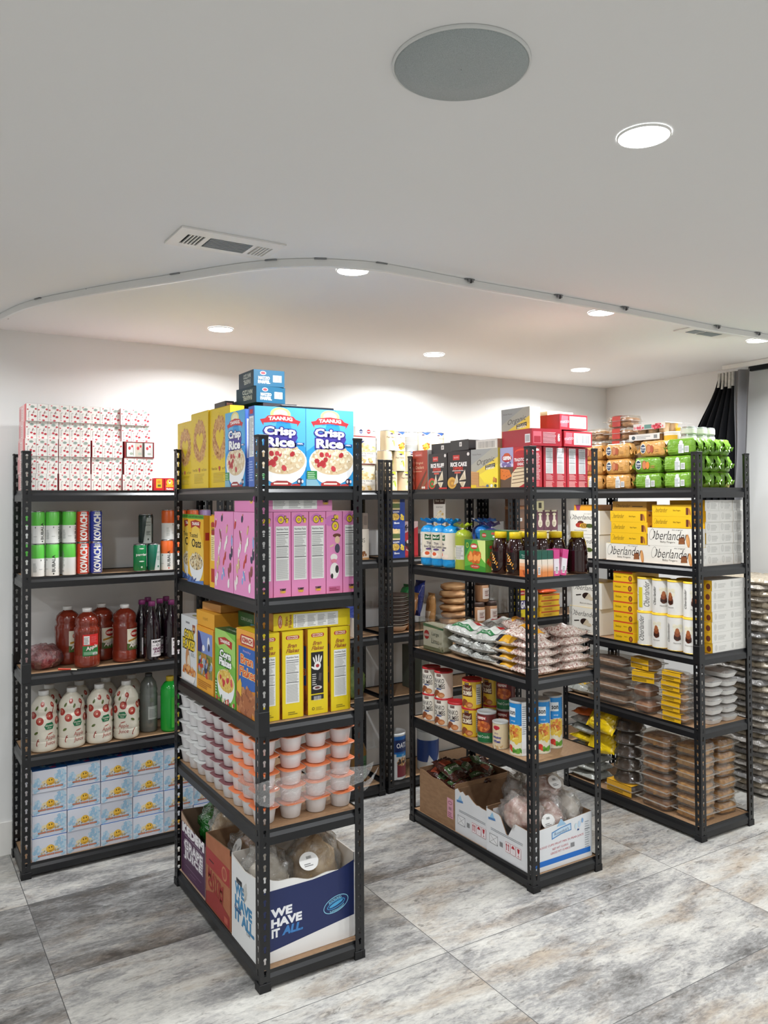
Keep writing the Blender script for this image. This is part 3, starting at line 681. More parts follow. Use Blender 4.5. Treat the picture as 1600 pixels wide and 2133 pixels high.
# drink cans
def bub(c, name='BUBALA'):
    A = Art(); A.rect(-.09, .001, .09, .078, 'E6E7E4'); A.text(name, .001, .054, .013, '1E2422', rot=PI / 2, bold=.02, w=.072); A.ell(.001, .010, .0035, .0035, 'D0452A' if c == 'E0672A' else '3A4038', 10)
    A.ell(-.028, .07, .002, .004, '555B55', 8); A.rect(-.036, .03, -.022, .032, 'A9ADA8'); A.lines(.025, .03, .045, .11, 16, '9A9E9A', 2); A.rect(.026, .012, .044, .026, 'F4F4F4'); A.bars(.026, .012, .044, .026, n=8)
    A.lines(-.06, .02, -.045, .06, 8, 'B0B4B0', 4)
    return can_m(.0288, .1405, M(c, .3), art=A).build('drink_can')
CG = ('drink_can', 'drink can', bub('5FC24A')); CO = ('drink_can', 'drink can', bub('E0672A')); CP = ('drink_can', 'drink can', bub('A58CC0'))
def kov(c):
    A = Art().text('KOVACH', -.002, .066, .028, 'F3F1EE', rot=PI / 2, bold=.05, w=.112).rect(-.013, .124, .010, .134, 'E9E9E9').text('MASH', -.0015, .129, .005, '333333', bold=.03).rect(.022, .01, .034, .12, 'D8D8D8').lines(.024, .012, .032, .118, 18, '777777', 3)
    return can_m(.0265, .1405, M(c, .3), art=A).build('drink_can')
KR = ('drink_can', 'drink can', kov('CF3A22')); KB = ('drink_can', 'drink can', kov('2B3C9E'))
z2 = DECK[3] + S
for r_ in (0, 1):
    zz = z2 + r_ * .1412; row = 'lower layer' if r_ == 0 else 'upper layer'
    for i, (x, y, nm, rz) in enumerate([(.547, 3.81, 'leftmost behind the post', .9), (.571, 3.745, 'half hidden behind the rack post', .5 if r_ else 1.3), (.630, 3.745, 'in front, right of the rack post', [0.0, 1.0][r_]), (.655, 3.80, 'pushed back in the second line', [.1, 2.3][r_]), (.700, 3.745, 'just left of the red cans', [-2.4, .9][r_])]):
        put(CG, (x, y, zz), 'green and white drink can, %s, %s' % (row, nm), rz=rz, group='green and white drink cans')
    put(KR, (.757, 3.742, zz), 'red drink can with white vertical lettering, ' + row, rz=.05)
    put(KB, (.813, 3.742, zz), 'dark blue drink can with white vertical lettering, ' + row, rz=.12)
A = Art().text('perrier', 0, .075, .014, 'E8EDE6', bold=.02, w=.050).ell(0, .104, .011, .003, 'CDE0CE').ell(0, .046, .012, .003, 'CDE0CE').text('perrier', 0, .075, .014, 'E8EDE6', bold=.02, w=.050).rect(.03, .02, .034, .12, 'E8E8E8').ell(0, .02, .004, .004, 'CDE0CE')
PG = ('drink_can', 'drink can', can_m(.030, .124, M('157A44', .25), art=A).build('drink_can'))
A = Art().poly([(-.002, .002), (.03, .002), (.03, .12), (.016, .12)], 'BFC9C6').text('perrier', .017, .085, .007, '2A6A58', w=.022).lines(.01, .05, .026, .07, 4, '6F8F88').ell(.017, .02, .004, .005, '2A6A58')
PS = ('drink_can', 'drink can', can_m(.030, .124, M('1C6B55', .25), art=A).build('drink_can'))
A = Art().poly([(-.010, .002), (.03, .002), (.03, .12), (.006, .12)], '9CA39E').text('natural', .012, .1, .006, '202A26', w=.022).text('perrier', .012, .085, .007, '202A26', w=.022).lines(.004, .04, .024, .06, 4, '4C5A54').ell(.012, .02, .003, .005, '202A26')
PD = ('drink_can', 'drink can', can_m(.033, .136, M('24332F', .25), art=A).build('drink_can'))
put(PG, (1.010, 3.745, z2), 'green sparkling water can at the right end of the can shelf'); put(PS, (1.073, 3.745, z2), 'teal and silver sparkling water can beside the green one', rz=-.1)
put(PD, (1.040, 3.757, z2 + .126), 'black and silver sparkling water can standing on two others', rz=-.3)
for i, (x, y, r_, l) in enumerate([(1.134, 3.742, 0, 'lower, with vertical lettering'), (1.195, 3.742, 0, 'lower, hidden by the rack post'), (1.140, 3.745, 1, 'upper, back turned'), (1.199, 3.745, 1, 'upper, beside the rack post'), (1.258, 3.742, 1, 'upper, seen above the oats boxes'), (1.258, 3.742, 0, 'lower, behind the oats boxes')]):
    put(CO, (x, y, z2 + r_ * .1412), 'orange and white drink can, ' + l, rz=[0, .2, 1.6, 1.2, .4, .1][i], group='orange and white drink cans')
for i, (x, r_) in enumerate([(1.32, 0), (1.32, 1), (1.375, 0), (1.375, 1)]):
    put(CP, (x if x < 1.35 else 1.437, 3.745 if x < 1.35 else 3.80, z2 + .1412 * r_), 'lilac drink can, %s, %s' % ('upper' if r_ else 'lower', 'left one' if x < 1.35 else 'right one behind the post'), rz=i * .8, group='lilac drink cans')
# red apple juice
pts = [(.046, 0), (.053, .006), (.055, .014), (.055, .050), (.0525, .054), (.0545, .058), (.0545, .150), (.056, .156), (.056, .170), (.047, .180), (.050, .188), (.052, .200), (.048, .216), (.036, .230), (.021, .238), (.0195, .244)]
JR = named('dark_red_juice', lambda mt, nt, p: [p.inputs['Base Color'].__setattr__('default_value', hexc('7A2C1C')), p.inputs['Roughness'].__setattr__('default_value', .12), p.inputs['Coat Weight'].__setattr__('default_value', .5)])
A = Art().rect(-.035, 0, .035, .095, 'E6E0CC').poly([(-.035, 0), (.035, 0), (.035, .012), (-.035, .03)], '4E6A34').ell(.006, .072, .025, .017, 'B02A24', 24).text('KEDEM', .006, .072, .009, 'F3E9D8', bold=.05).poly([(-.030, .045), (.034, .058), (.034, .050), (-.030, .036)], 'B8862E').text('100% Juice', .002, .048, .005, '5A3A20', rot=.18).otext('Apple', .002, .022, .022, 'F4F1E8', '6A2018', ob=.05, shear=.3, rot=.2)
JA = lap('juice_bottle', .0545, .258, pts, JR, 'juice bottle', cap=(.0205, .240, .258, 'ECEBE8'), art=A, art_z=.056)
A = Art().rect(-.035, 0, .035, .095, '2E7A42').poly([(-.035, .045), (.035, .045), (.035, .095), (-.035, .095)], 'CC2B2A').rect(-.030, .050, -.006, .088, 'EFECE8').lines(-.029, .052, -.007, .084, 9, '777777').lines(.0, .06, .03, .088, 6, 'E06060').otext('Apple', .004, .036, .020, 'F4F1E8', '7A1A18', ob=.04, shear=.3, rot=.25).lines(-.03, .006, .03, .02, 4, 'A8CFB0').bars(.008, .003, .030, .014)
JB = lap('juice_bottle', .0545, .258, pts, JR, 'juice bottle', cap=(.0205, .240, .258, 'ECEBE8'), art=A, art_z=.052)
z3 = DECK[2] + S
put(JA, (.716, 3.862, z3), 'dark red apple juice bottle at the back, leftmost of the four', rz=.55, group=None)
put(JB, (.776, 3.745, z3), 'dark red apple juice bottle in front with red and green label', rz=.1)
put(JA, (.866, 3.868, z3), 'dark red apple juice bottle at the back behind the red labelled one', rz=.45)
put(JA, (.948, 3.775, z3), 'dark red apple juice bottle on the right next to the grape juice', rz=.6)
gp = [(.030, 0), (.037, .004), (.0385, .012), (.0385, .13), (.036, .16), (.026, .20), (.016, .228), (.0135, .25), (.0135, .262)]
GJ = named('grape_juice_dark', lambda mt, nt, p: [p.inputs['Base Color'].__setattr__('default_value', hexc('170A12')), p.inputs['Roughness'].__setattr__('default_value', .08), p.inputs['Coat Weight'].__setattr__('default_value', .6)])
A = Art().rect(-.030, 0, .030, .078, 'EDE8EA').text('KEDEM', 0, .068, .008, '1A1418', bold=.06, w=.046).ell(0, .052, .008, .006, '222222').ell(0, .052, .005, .003, 'EDE8EA').lines(-.026, .050, -.012, .053, 1, '777777', ragged=0).lines(.012, .050, .026, .053, 1, '777777', ragged=0).text('GRAPE', 0, .036, .010, '6B2450', bold=.04, w=.046).text('JUICE', .002, .022, .011, '6B2450', bold=.04, w=.040).rect(-.022, .011, .024, .0125, '4A1A38')
GB = lap('grape_juice_bottle', .0385, .27, gp, GJ, 'grape juice bottle', cap=(.0155, .248, .270, '8A3572'), art=A, art_z=.020)
for (x, y, l, rz) in [(1.058, 3.722, 'in front with its full label showing', .45), (1.150, 3.722, 'in front right beside the rack post', .5), (1.036, 3.808, 'in the second line at left', .5), (1.118, 3.800, 'in the second line, middle', .3), (1.085, 3.885, 'at the very back, tallest looking', .3), (1.170, 3.872, 'at the back right', .3)]:
    put(GB, (x, y, z3), 'dark grape juice bottle with purple cap, ' + l, rz=rz, group='grape juice bottles')
# bag of red sweets and a pen
b = blob(.075, .07, .05, noisy('red_brown_sweets', '6A1A22', 'B0686A', 55, .4, bump=.6), .25, 2.2, 3.0, 26, 16)
b2 = blob(.079, .074, .053, clear('pink_film', 'F0D8DA', .2, .12, 1, 50, body=.12, bodyc='C9A0A4'), .3, 2.4, 3.0, 30, 18)
put(('bag_of_sweets', 'bag', [('contents', b.build('contents'), (0, 0, 0), None), ('wrapper', b2.build('wrapper'), (0, 0, 0), 'clear crinkled wrapper')]), (.600, 3.800, z3), 'clear crinkled bag of dark red sweets slumped on the shelf left of the juice')
b = MB().tube([(-.03, 0, .004), (.03, 0, .004)], .004, M('C8452E', .4)).tube([(.03, 0, .004), (.055, 0, .004)], .003, M('EFE6C8', .4))
put(('lollipop_stick', 'stick', b.build('lollipop_stick')), (.675, 3.705, z3), 'red and cream stick lying at the shelf edge by the sweets', rz=-.7)
# white sleeved apple juice
wp = [(.047, 0), (.054, .005), (.0565, .014), (.0565, .045), (.0545, .05), (.0565, .055), (.0568, .125), (.0555, .145), (.050, .158), (.0535, .172), (.052, .188), (.044, .205), (.033, .222), (.023, .232), (.020, .238)]
A = Art(); rd = random.Random(4)
A.rect(-.178, .002, .178, .228, 'DCD6C6')
for (x, y, r, c) in [(-.030, .135, .016, 'A83A30'), (.012, .155, .017, '9E2F2A'), (.052, .128, .017, 'A83A30'), (-.062, .16, .015, 'A0342C'), (.09, .15, .015, 'A83A30'), (-.1, .12, .017, '9E2F2A'), (-.14, .155, .015, 'A83A30'), (.13, .12, .016, 'A83A30'), (-.02, .205, .010, 'A83A30'), (.03, .2, .010, '9E2F2A')]:
    A.ell(x, y, r, r * 1.05, c, 18).ell(x - r * .2, y + r * .2, r * .55, r * .6, 'C4685A', 14).ell(x, y, r * .18, r * .25, 'E8D6BE', 8)
for (x, y, t) in [(-.045, .085, .6), (.055, .09, -.5), (-.005, .185, 1.2), (.1, .08, .4), (-.11, .07, 1), (-.045, .19, 1.1), (.15, .17, .5)]: A.ell(x, y, .010, .005, '5E6B3A', 12, t)
for (x, y, t) in [(-.038, .045, 1.3), (.06, .035, 1.1), (.03, .178, 1.2), (-.09, .04, 1.4), (.12, .05, 1.2)]: A.ell(x, y, .016, .005, '8E2C28', 12, t).ell(x + .002, y, .013, .003, 'EFE3CE', 12, t)
A.poly([(-.006, .098), (.022, .098), (.028, .112), (.020, .128), (-.004, .125), (-.012, .112)], '1E6B45').text('Golden', .009, .115, .008, 'E8E6D4', shear=.3).text('Flow', .009, .105, .006, 'E8E6D4', shear=.3)
A.text('Apple', .014, .062, .022, 'A8433A', bold=.0, w=.044, shear=.15).text('Juice', .014, .038, .022, 'A8433A', bold=.0, w=.044, shear=.15).ell(.012, .08, .012, .002, 'A8433A', 10, .3)
WJ = lap('juice_bottle', .0565, .255, wp, M('DCD6C6', .25), 'juice bottle', cap=(.0215, .236, .256, 'EDEDEA'), art=A, rough_art=.22, art_mesh_label='printed shrink sleeve')
z4 = DECK[1] + S
for (x, y, l, rz) in [(.597, 3.752, 'first in front, behind the rack post', .1), (.712, 3.748, 'second in the front line', .1), (.829, 3.748, 'third in the front line', .15), (.948, 3.750, 'fourth in front, turned sideways', -.7), (.640, 3.872, 'back line, leftmost', .5), (.768, 3.872, 'back line, second', .8), (.886, 3.872, 'back line, third', -.3), (1.003, 3.872, 'back line, rightmost', -.6)]:
    put(WJ, (x, y, z4), 'white sleeved apple juice bottle with red apples, ' + l, rz=rz, group='white apple juice bottles')
GB2 = lap('clear_bottle', .04, .27, [(.036, 0), (.040, .008), (.040, .17), (.037, .18), (.040, .19), (.034, .225), (.018, .25), (.015, .255)], clear('grey_bottle', 'A8ADA8', .12, .1, 0, body=.45, bodyc='8F948E'), 'bottle', cap=(.017, .252, .268, '4A4C4E'), art=Art().rect(-.025, 0, .025, .06, 'A8ACA8').lines(-.02, .01, .02, .05, 6, '7A7E7A').ell(-.01, .09, .008, .012, '6A7060'), art_z=.06)
put(GB2, (1.062, 3.79, z4), 'grey translucent bottle right of the apple juice in the shade', rz=.3)
gg = named('green_liquid', lambda mt, nt, p: [p.inputs['Base Color'].__setattr__('default_value', hexc('1FA53A')), p.inputs['Roughness'].__setattr__('default_value', .15)])
GG = lap('green_bottle', .04, .25, [(.038, 0), (.043, .01), (.043, .19), (.040, .205), (.028, .222), (.016, .232)], gg, 'bottle', cap=(.018, .230, .252, 'E3C23A'), art=Art().rect(-.005, .0, .035, .14, '3FAF3A').rect(.02, .01, .034, .07, 'E8D23A'), art_z=.02)
put(GG, (1.150, 3.748, z4), 'bright green bottle with yellow cap beside the rack post')
# detergent boxes
def det_art():
    A = Art(); w, h = .138, .0935; A.rect(0, 0, w, h, 'D9DCE6'); rd = random.Random(9)
    for (cx, cy, rx, ry, n) in [(.018, .030, .016, .028, 26), (.112, .058, .022, .030, 50), (.02, .055, .008, .006, 6), (.125, .02, .01, .012, 12)]:
        A.scatter(cx, cy, rx, ry, n, .003, .008, ['A9CBE0', '9CC2DC', 'BCD6E6'], 3, (.8, 1))
    A.ell(.070, .042, .034, .010, 'E9D9B0', 20); A.scatter(.045, .030, .015, .008, 12, .003, .005, ['B9A070', '8E8468', 'D8C49A'], 4); A.scatter(.097, .036, .015, .008, 12, .003, .005, ['B9A070', '8E8468', 'D8C49A'], 6)
    A.ell(.072, .042, .0165, .0165, 'D9A32C', 28).ell(.070, .044, .0135, .0135, 'EDBE45', 24).ell(.067, .047, .0022, .0042, '4A3010', 10).ell(.0775, .0475, .0022, .0042, '4A3010', 10)
    A.poly([(.062 + .021 * t, .0385 - .005 * math.sin(PI * t)) for t in [i / 8 for i in range(9)]] + [(.062 + .021 * (1 - t), .0385 - .0075 * math.sin(PI * (1 - t))) for t in [i / 8 for i in range(9)]], '7A4410')
    for i in range(3): A.rect(.022 + .034 * i, .0145, .054 + .034 * i, .0215, '6E3A34').rect(.0235 + .034 * i, .0158, .0525 + .034 * i, .0202, 'D8896A')
    return A
sd = Art().rect(0, 0, .2, .0935, 'DBD8DE').scatter(.1, .05, .08, .03, 40, .004, .012, ['CFC3C4', 'C4C8D6', 'D8B9A8', 'B8A89A'], 5)
det = ('detergent_box', 'detergent box', carton(.138, .2, .0935, '2F79C4', front=det_art(), left=sd, top=Art().rect(0, 0, .138, .2, '2C74C6').scatter(.07, .1, .06, .09, 40, .006, .016, ['1F5FB4', '5FB0E8', 'C44A8E', '8FD0F0'], 2)).build('detergent_box'))
for r_ in range(4):
    for c in range(6):
        put(det, (.6135 + .1405 * c, 3.797 + .003 * ((r_ + 2 * c) % 3), DECK[0] + S + .0953 * r_), 'white and blue box with smiling yellow face, %s, %s from the left' % (rown(r_, 4), ORD[c]), rz=.006 * ((c + r_) % 3 - 1), group='smiley boxes on the bottom shelf')

# ================= FRONT RACK (cereal) =================
zt = DECK[4] + S
def crisp_art(w=.187, h=.268, side=False):
    A = Art(); A.rect(0, 0, w, h, '2F9BDD').poly([(0, h), (0, h * .45), (w * .35, h * .62), (w * .5, h)], '5FB9EA').poly([(w, h), (w, h * .5), (w * .75, h * .62), (w * .62, h)], '57B4E8')
    A.ell(w * .5, h * .91, w * .20, h * .085, 'F3E38A', 24).ell(w * .5, h * .91, w * .14, h * .06, 'F9F3C8', 24)
    A.poly([(w * .17, h * .76), (w * .10, h * .835), (w * .2, h * .85), (w * .25, h * .885), (w * .5, h * .905), (w * .75, h * .885), (w * .8, h * .85), (w * .9, h * .83), (w * .83, h * .76), (w * .83, h * .795), (w * .5, h * .82), (w * .17, h * .795)], 'C9323A')
    A.text('TAANUG', w * .5, h * .858, h * .042, 'F8F4F0', bold=.05, w=w * .46, arch=1.2).text('Start Your Day Right!', w * .5, h * .805, h * .018, '2A5FB0', w=w * .34, arch=.8)
    A.poly([(w * .2, h * .60), (w * .24, h * .70), (w * .8, h * .70), (w * .84, h * .62), (w * .76, h * .52), (w * .24, h * .52)], '4A3FA0')
    A.bowl(w * .54, h * .33, w * .48, ['D9C4A0', 'E9DCC0', 'C9AE84', 'F2E8D2'], 2, ['B02C34', 'C4424A'], nb=12, ry=.60)
    for t, cy, hh, ww in (('Crisp', .685, .125, .60), ('Rice', .560, .108, .54)):
        A.text(t, w * .49, h * cy, h * hh * 1.0, '3A2F8E', bold=.13, w=w * ww); A.text(t, w * .49, h * cy, h * hh, 'FFFFFF', bold=.045, w=w * ww)
    A.rect(w * .80, h * .535, w * .97, h * .56, '2A4FA0').text('CEREAL', w * .885, h * .5475, h * .016, 'FFFFFF', bold=.04)
    A.poly([(w * .3, h * .01), (w * .3, h * .045), (w * .42, h * .075), (w * .62, h * .075), (w * .72, h * .04), (w * .7, h * .01)], '9E3034').rect(w * .36, h * .03, w * .64, h * .05, 'E8E0DC').poly([(0, 0), (w * .3, 0), (w * .2, h * .1), (0, h * .1)], '7FB4CC')
    A.ell(w * .88, h * .07, w * .06, h * .04, '3A2E4A').ell(w * .86, h * .07, w * .022, h * .02, 'E6E0E6').ell(w * .93, h * .07, w * .022, h * .02, 'E6E0E6').ell(w * .80, h * .02, w * .09, h * .018, 'A83A3E')
    A.rect(.002, h * .10, w * .22, h * .205, '2E8A44').lines(.005, h * .11, w * .2, h * .2, 4, 'D8EDD8', 3, .3)
    return A
sp = Art().rect(0, 0, .05, .268, '4A6FC0').rect(.006, .10, .044, .235, 'EDEEF0').lines(.008, .105, .042, .23, 26, '9AA0A8').rect(.012, .243, .038, .258, 'C9323A').lines(.008, .02, .042, .09, 8, '9FB4E4')
crisp = ('cereal_box', 'cereal box', carton(.187, .05, .268, '2A56B4', front=crisp_art(), left=sp, right=sp, top=Art().rect(0, 0, .187, .05, '3F8FD8')).build('cereal_box'))
put(crisp, (1.133, 2.490, zt), 'blue crisp rice cereal box facing the viewer, left of the front pair', group=None)
put(crisp, (1.3225, 2.492, zt), 'blue crisp rice cereal box facing the viewer, right of the front pair')
put(crisp, (1.075, 2.665, zt), 'blue crisp rice cereal box facing the left aisle, next to yellow boxes', rz=RL)
def heart_art(w=.20, h=.30):
    A = Art().rect(0, 0, w, h, 'EBCB22').ell(w * .52, h * .63, w * .36, h * .27, 'DDB06A', 30)
    A.scatter(w * .52, h * .63, w * .37, h * .275, 330, .003, .008, ['C98A4A', 'D9A060', 'BC7C40', 'E4B878'], 3).scatter(w * .52, h * .63, w * .47, h * .34, 40, .001, .0025, ['C98A4A'], 8)
    A.poly([(w * .52 + .2 * w * 16 * math.sin(a) ** 3 / 16, h * .62 + .2 * w * (13 * math.cos(a) - 5 * math.cos(2 * a) - 2 * math.cos(3 * a) - math.cos(4 * a)) / 14) for a in [2 * PI * i / 28 for i in range(28)]], 'EBCB22')
    A.text('From Our', w * .25, h * .25, h * .035, '8A6A30', w=w * .28).text('to Yours', w * .77, h * .25, h * .035, '8A6A30', w=w * .27)
    A.poly([(w * .5 + .045 * w * 16 * math.sin(a) ** 3 / 16, h * .25 + .05 * w * (13 * math.cos(a) - 5 * math.cos(2 * a) - 2 * math.cos(3 * a) - math.cos(4 * a)) / 14) for a in [2 * PI * i / 20 for i in range(20)]], 'C0392C')
    return A.lines(w * .2, h * .08, w * .8, h * .21, 7, 'A88E28', 3, .2, .3)
heart = ('cereal_box', 'cereal box', carton(.20, .055, .302, 'E0BE1E', front=heart_art(), right=Art().rect(.0, 0, .055, .302, 'D9B41C').ell(.028, .08, .014, .02, 'A8342A').ell(.028, .08, .009, .014, 'E0C040'), top=Art().rect(0, 0, .2, .055, 'E8CC38')).build('cereal_box'))
put(heart, (1.093, 2.858, zt), 'yellow cereal box with a heart of cereal, right behind the blue box', rz=RL + .02)
put(heart, (1.085, 3.058, zt), 'yellow cereal box with a heart of cereal, middle of three', rz=RL)
put(heart, (1.093, 3.262, zt), 'yellow cereal box with a heart of cereal, farthest, by the left post', rz=RL, scale=(.98, .98, .93))
dk = ('chocolate_box', 'box', carton(.036, .12, .165, '2E2C30', front=Art().rect(0, 0, .036, .165, '35313A').rect(.006, .120, .030, .158, 'C98F8A').ell(.018, .14, .009, .007, 'A83A3E').lines(.006, .02, .03, .08, 6, '6A6468')).build('chocolate_box'))
base = ('supply_carton', 'carton', carton(.27, .33, .178, '3A3A40', c=.002).build('supply_carton'))
put(base, (1.262, 2.94, zt), 'dark closed carton hidden behind the cereal boxes, carrying the teal boxes')
put(dk, (1.150, 3.035, zt + .179), 'small black box with pink label, leftmost on the dark carton', group=None)
put(dk, (1.196, 3.02, zt + .179), 'small black box with pink label, second on the dark carton')
put(dk, (1.240, 3.025, zt + .179), 'small black box with pink label, third, beside the teal boxes')
A = Art().rect(0, 0, .14, .145, '38343A').ell(.075, .105, .04, .022, 'B83A42', 22).ell(.075, .105, .034, .017, 'E9D8D4', 22).text('FARFEL', .075, .105, .014, 'B03038', bold=.04, w=.05)
put(('chocolate_box', 'box', carton(.13, .15, .145, '2E2C30', front=A).build('chocolate_box')), (1.285, 2.885, zt + .179), 'wide black box with red and white oval under the teal boxes')
def far_art(w=.125, h=.062):
    return Art().rect(0, 0, w, h, '1F6486').ell(w * .30, h * .80, w * .10, h * .12, 'E6D6D8', 18).ell(w * .30, h * .80, w * .075, h * .08, 'C04A54', 16).text('MATZO', w * .33, h * .50, h * .17, 'EEF2F4', bold=.07, w=w * .36).text('FARFEL', w * .33, h * .26, h * .17, 'EEF2F4', bold=.07, w=w * .38).bars(w * .62, h * .28, w * .90, h * .70)
sdf = Art().rect(0, 0, .16, .062, '1B3F56').text('MATZO', .09, .044, .016, 'B8C4CC', bold=.05, rot=PI).text('FARFEL', .09, .022, .016, 'B8C4CC', bold=.05, rot=PI)
far = ('matzo_farfel_box', 'matzo box', carton(.125, .16, .062, '1F5E7E', front=far_art(), left=sdf).build('matzo_farfel_box'))
put(far, (1.245, 2.892, zt + .325), 'teal matzo farfel box, lower of the two on the cereal rack', rz=.10)
put(far, (1.250, 2.895, zt + .388), 'teal matzo farfel box, topmost thing on the cereal rack', rz=-.03)
put(('black_tray', 'tray', carton(.21, .13, .008, '17181B', c=.002).build('black_tray')), (1.235, 2.535, zt + .2685), 'flat black tray lying on top of the crisp rice boxes', rz=.06)
# pink cereal
zp = DECK[3] + S
def os_(A, cx, cy, h, rot=0, w=None):
    A.ell(cx - h * .5, cy + h * .25, h * .9, h * .62, 'D07ABC', 18, .3)
    W = w or h * 1.8; ca, sa = math.cos(rot), math.sin(rot)
    if rot: W, h = w, h * .8
    P = lambda dx: (cx + dx * ca, cy + dx * sa)
    ox, oy = P(-W * .22); A.ell(ox, oy, W * .31, h * .62, '3A2C18', 22, rot).ell(ox, oy, W * .27, h * .53, 'F0CB35', 22, rot).ell(ox, oy, W * .105, h * .22, '3A2C18', 16, rot).ell(ox, oy, W * .075, h * .17, 'E58FC0', 16, rot)
    sx_, sy_ = P(W * .30); A.text("'s", sx_, sy_, h * .95, '3A2C18', bold=.11, rot=rot, w=W * .30)
    return A.text("'s", sx_, sy_, h * .95, 'F0CB35', bold=.04, rot=rot, w=W * .30)
def yum(A, cx, cy, s): return A.text('YUMMY', cx, cy, s, '2C2420', bold=.06, w=s * 3.2).text('YUMMY', cx, cy - s * 1.1, s, 'E8C030', bold=.06, w=s * 3)
A = Art().rect(0, 0, .0655, .284, 'E58FC0').rect(.0635, 0, .0655, .284, 'B9497E'); os_(A, .036, .258, .022, w=.040); A.facts(.008, .055, .057, .236); yum(A, .034, .024, .007)
cov = Art().rect(0, 0, .187, .284, 'E592C4'); rd = random.Random(12)
for k in range(22):
    x, y = .014 + .16 * ((k * 37) % 11) / 10, .03 + .23 * ((k * 53) % 13) / 12; c = ['F2ECE6', '7FA8DC', '8A4A4A', 'D8B888', 'C0392F', '3A3450', 'F4F0F0'][k % 7]
    cov.ell(x, y, .006 + .004 * rd.random(), .012 + .010 * rd.random(), c, 12, rd.random() - .5).ell(x + .006, y + .014, .004, .004, ['C07A5A', 'F0E8E0'][k % 2], 8)
topa = Art().rect(0, 0, .0655, .187, 'DD86B8')
pink = ('cereal_box', 'cereal box', carton(.0655, .187, .284, 'CE6BA4', front=A, left=cov, top=topa).build('cereal_box'))
B_ = Art().rect(0, 0, .0655, .284, 'E58FC0').rect(.0635, 0, .0655, .284, 'B9497E'); os_(B_, .036, .245, .030, rot=PI / 2, w=.055)
B_.ell(.042, .2, .016, .007, '6E3A2C').ell(.044, .185, .010, .013, 'E8C4A4').ell(.044, .155, .010, .016, '4A4458').ell(.022, .165, .010, .003, 'E8C4A4', 10, .4).ell(.03, .125, .014, .012, 'F2ECE8').ell(.03, .112, .012, .007, 'E88AA0').ell(.032, .078, .018, .028, 'F2EEEA').ell(.042, .083, .007, .014, '2E2A2A').ell(.022, .06, .005, .009, '2E2A2A').rect(.010, .008, .054, .024, 'C0608E').lines(.012, .01, .05, .022, 2, '8A3050')
pink2 = ('cereal_box', 'cereal box', carton(.0655, .187, .284, 'CE6BA4', front=B_, left=cov, top=topa).build('cereal_box'))
PY = 2.460 + .0935
for i, x in enumerate([1.0700, 1.1360, 1.2020, 1.2680, 1.3995]): put(pink, (x, PY, zp), 'pink cereal box with its nutrition panel forward, %s' % (ORD[i] + ' from the left' if i < 4 else 'at the right end'), group='pink cereal boxes', scale=(.985, 1, 1))
put(pink2, (1.3338, PY, zp), 'pink cereal box with a cartoon side, second from the right', scale=(.985, 1, 1))
for i, x in enumerate([1.0700, 1.1360]): put(pink, (x, PY + .19, zp), 'pink cereal box in the second line along the left aisle, %s' % ('outer' if i == 0 else 'inner'), group='pink cereal boxes')
C_ = Art().rect(0, 0, .284, .0655, 'E58FC0'); os_(C_, .025, .04, .026, rot=0, w=.034); C_.rect(.06, .008, .225, .056, 'EDEDEA')
for k in range(3): C_.lines(.064 + .055 * k, .012, .110 + .055 * k, .052, 9, '8A8A88', k, .35)
yum(C_, .258, .034, .007)
put(('cereal_box', 'cereal box', carton(.284, .187, .0625, 'DD86B8', front=C_, left=Art().rect(0, 0, .187, .0625, 'DE84B8').ell(.15, .04, .014, .012, 'E8C040').ell(.15, .04, .008, .007, '6A3A50')).build('cereal_box')), (1.182, PY - .002, zp + .2852), 'pink cereal box lying flat on top of the upright ones')
def oats_art(w=.187, h=.268):
    A = Art().rect(0, 0, w, h, 'EDB92C').poly([(0, h * .5), (w * .4, h * .9), (w * .6, h * .9), (w, h * .5), (w, h * .3), (0, h * .3)], 'F4CE5A').rect(0, h * .94, w, h, '5FA83A').text('NOW WITH MULTIGRAIN', w * .5, h * .97, h * .028, '1F4A1A', bold=.03, w=w * .9)
    A.poly([(w * .22, h * .80), (w * .18, h * .90), (w * .5, h * .925), (w * .82, h * .90), (w * .78, h * .80), (w * .5, h * .84)], 'B03028').text('TAANUG', w * .5, h * .87, h * .042, 'F8F0E8', bold=.05, w=w * .44)
    A.text('Toasted', w * .38, h * .70, h * .065, '33261A', bold=.01, w=w * .50).text('Oats', w * .55, h * .585, h * .12, '33261A', bold=.02, w=w * .58)
    A.bowl(w * .55, h * .30, w * .44, ['D8BE8C', 'E9DCB8', '3A2C2A', 'C8A468', 'F0E6CC'], 4); A.poly([(0, 0), (w, 0), (w, h * .06), (w * .5, h * .03), (0, h * .12)], '5A7FC0').scatter(w * .3, h * .05, w * .3, h * .03, 20, .004, .008, ['33447A', '4A5A96'], 3)
    return A
oats = ('cereal_box', 'cereal box', carton(.187, .028, .266, 'D9A22A', front=oats_art(), right=Art().rect(0, 0, .028, .266, 'D59A28').rect(.006, .17, .022, .2, 'A83028')).build('cereal_box'))
put(oats, (1.0885, 3.240, zp), 'yellow toasted oats cereal box at the back, by the left post', rz=RL)
put(oats, (1.059, 3.070, zp), 'yellow toasted oats cereal box with green top band, in front', rz=RL)
spn = Art().rect(0, 0, .068, .266, 'EDB92C').rect(.014, .10, .054, .20, 'F3E4AE').lines(.018, .105, .05, .19, 12, 'B8A060').rect(.018, .195, .05, .215, 'A83028').poly([(.016, .225), (.016, .24), (.034, .245), (.052, .24), (.052, .225)], 'B03028').rect(.016, .02, .052, .07, 'B8382C').text('Oats', .034, .218, .012, '33261A')
oats2 = ('cereal_box', 'cereal box', carton(.068, .19, .262, 'E0AC2A', front=spn, left=Art().rect(0, 0, .19, .262, 'D8982A')).build('cereal_box'))
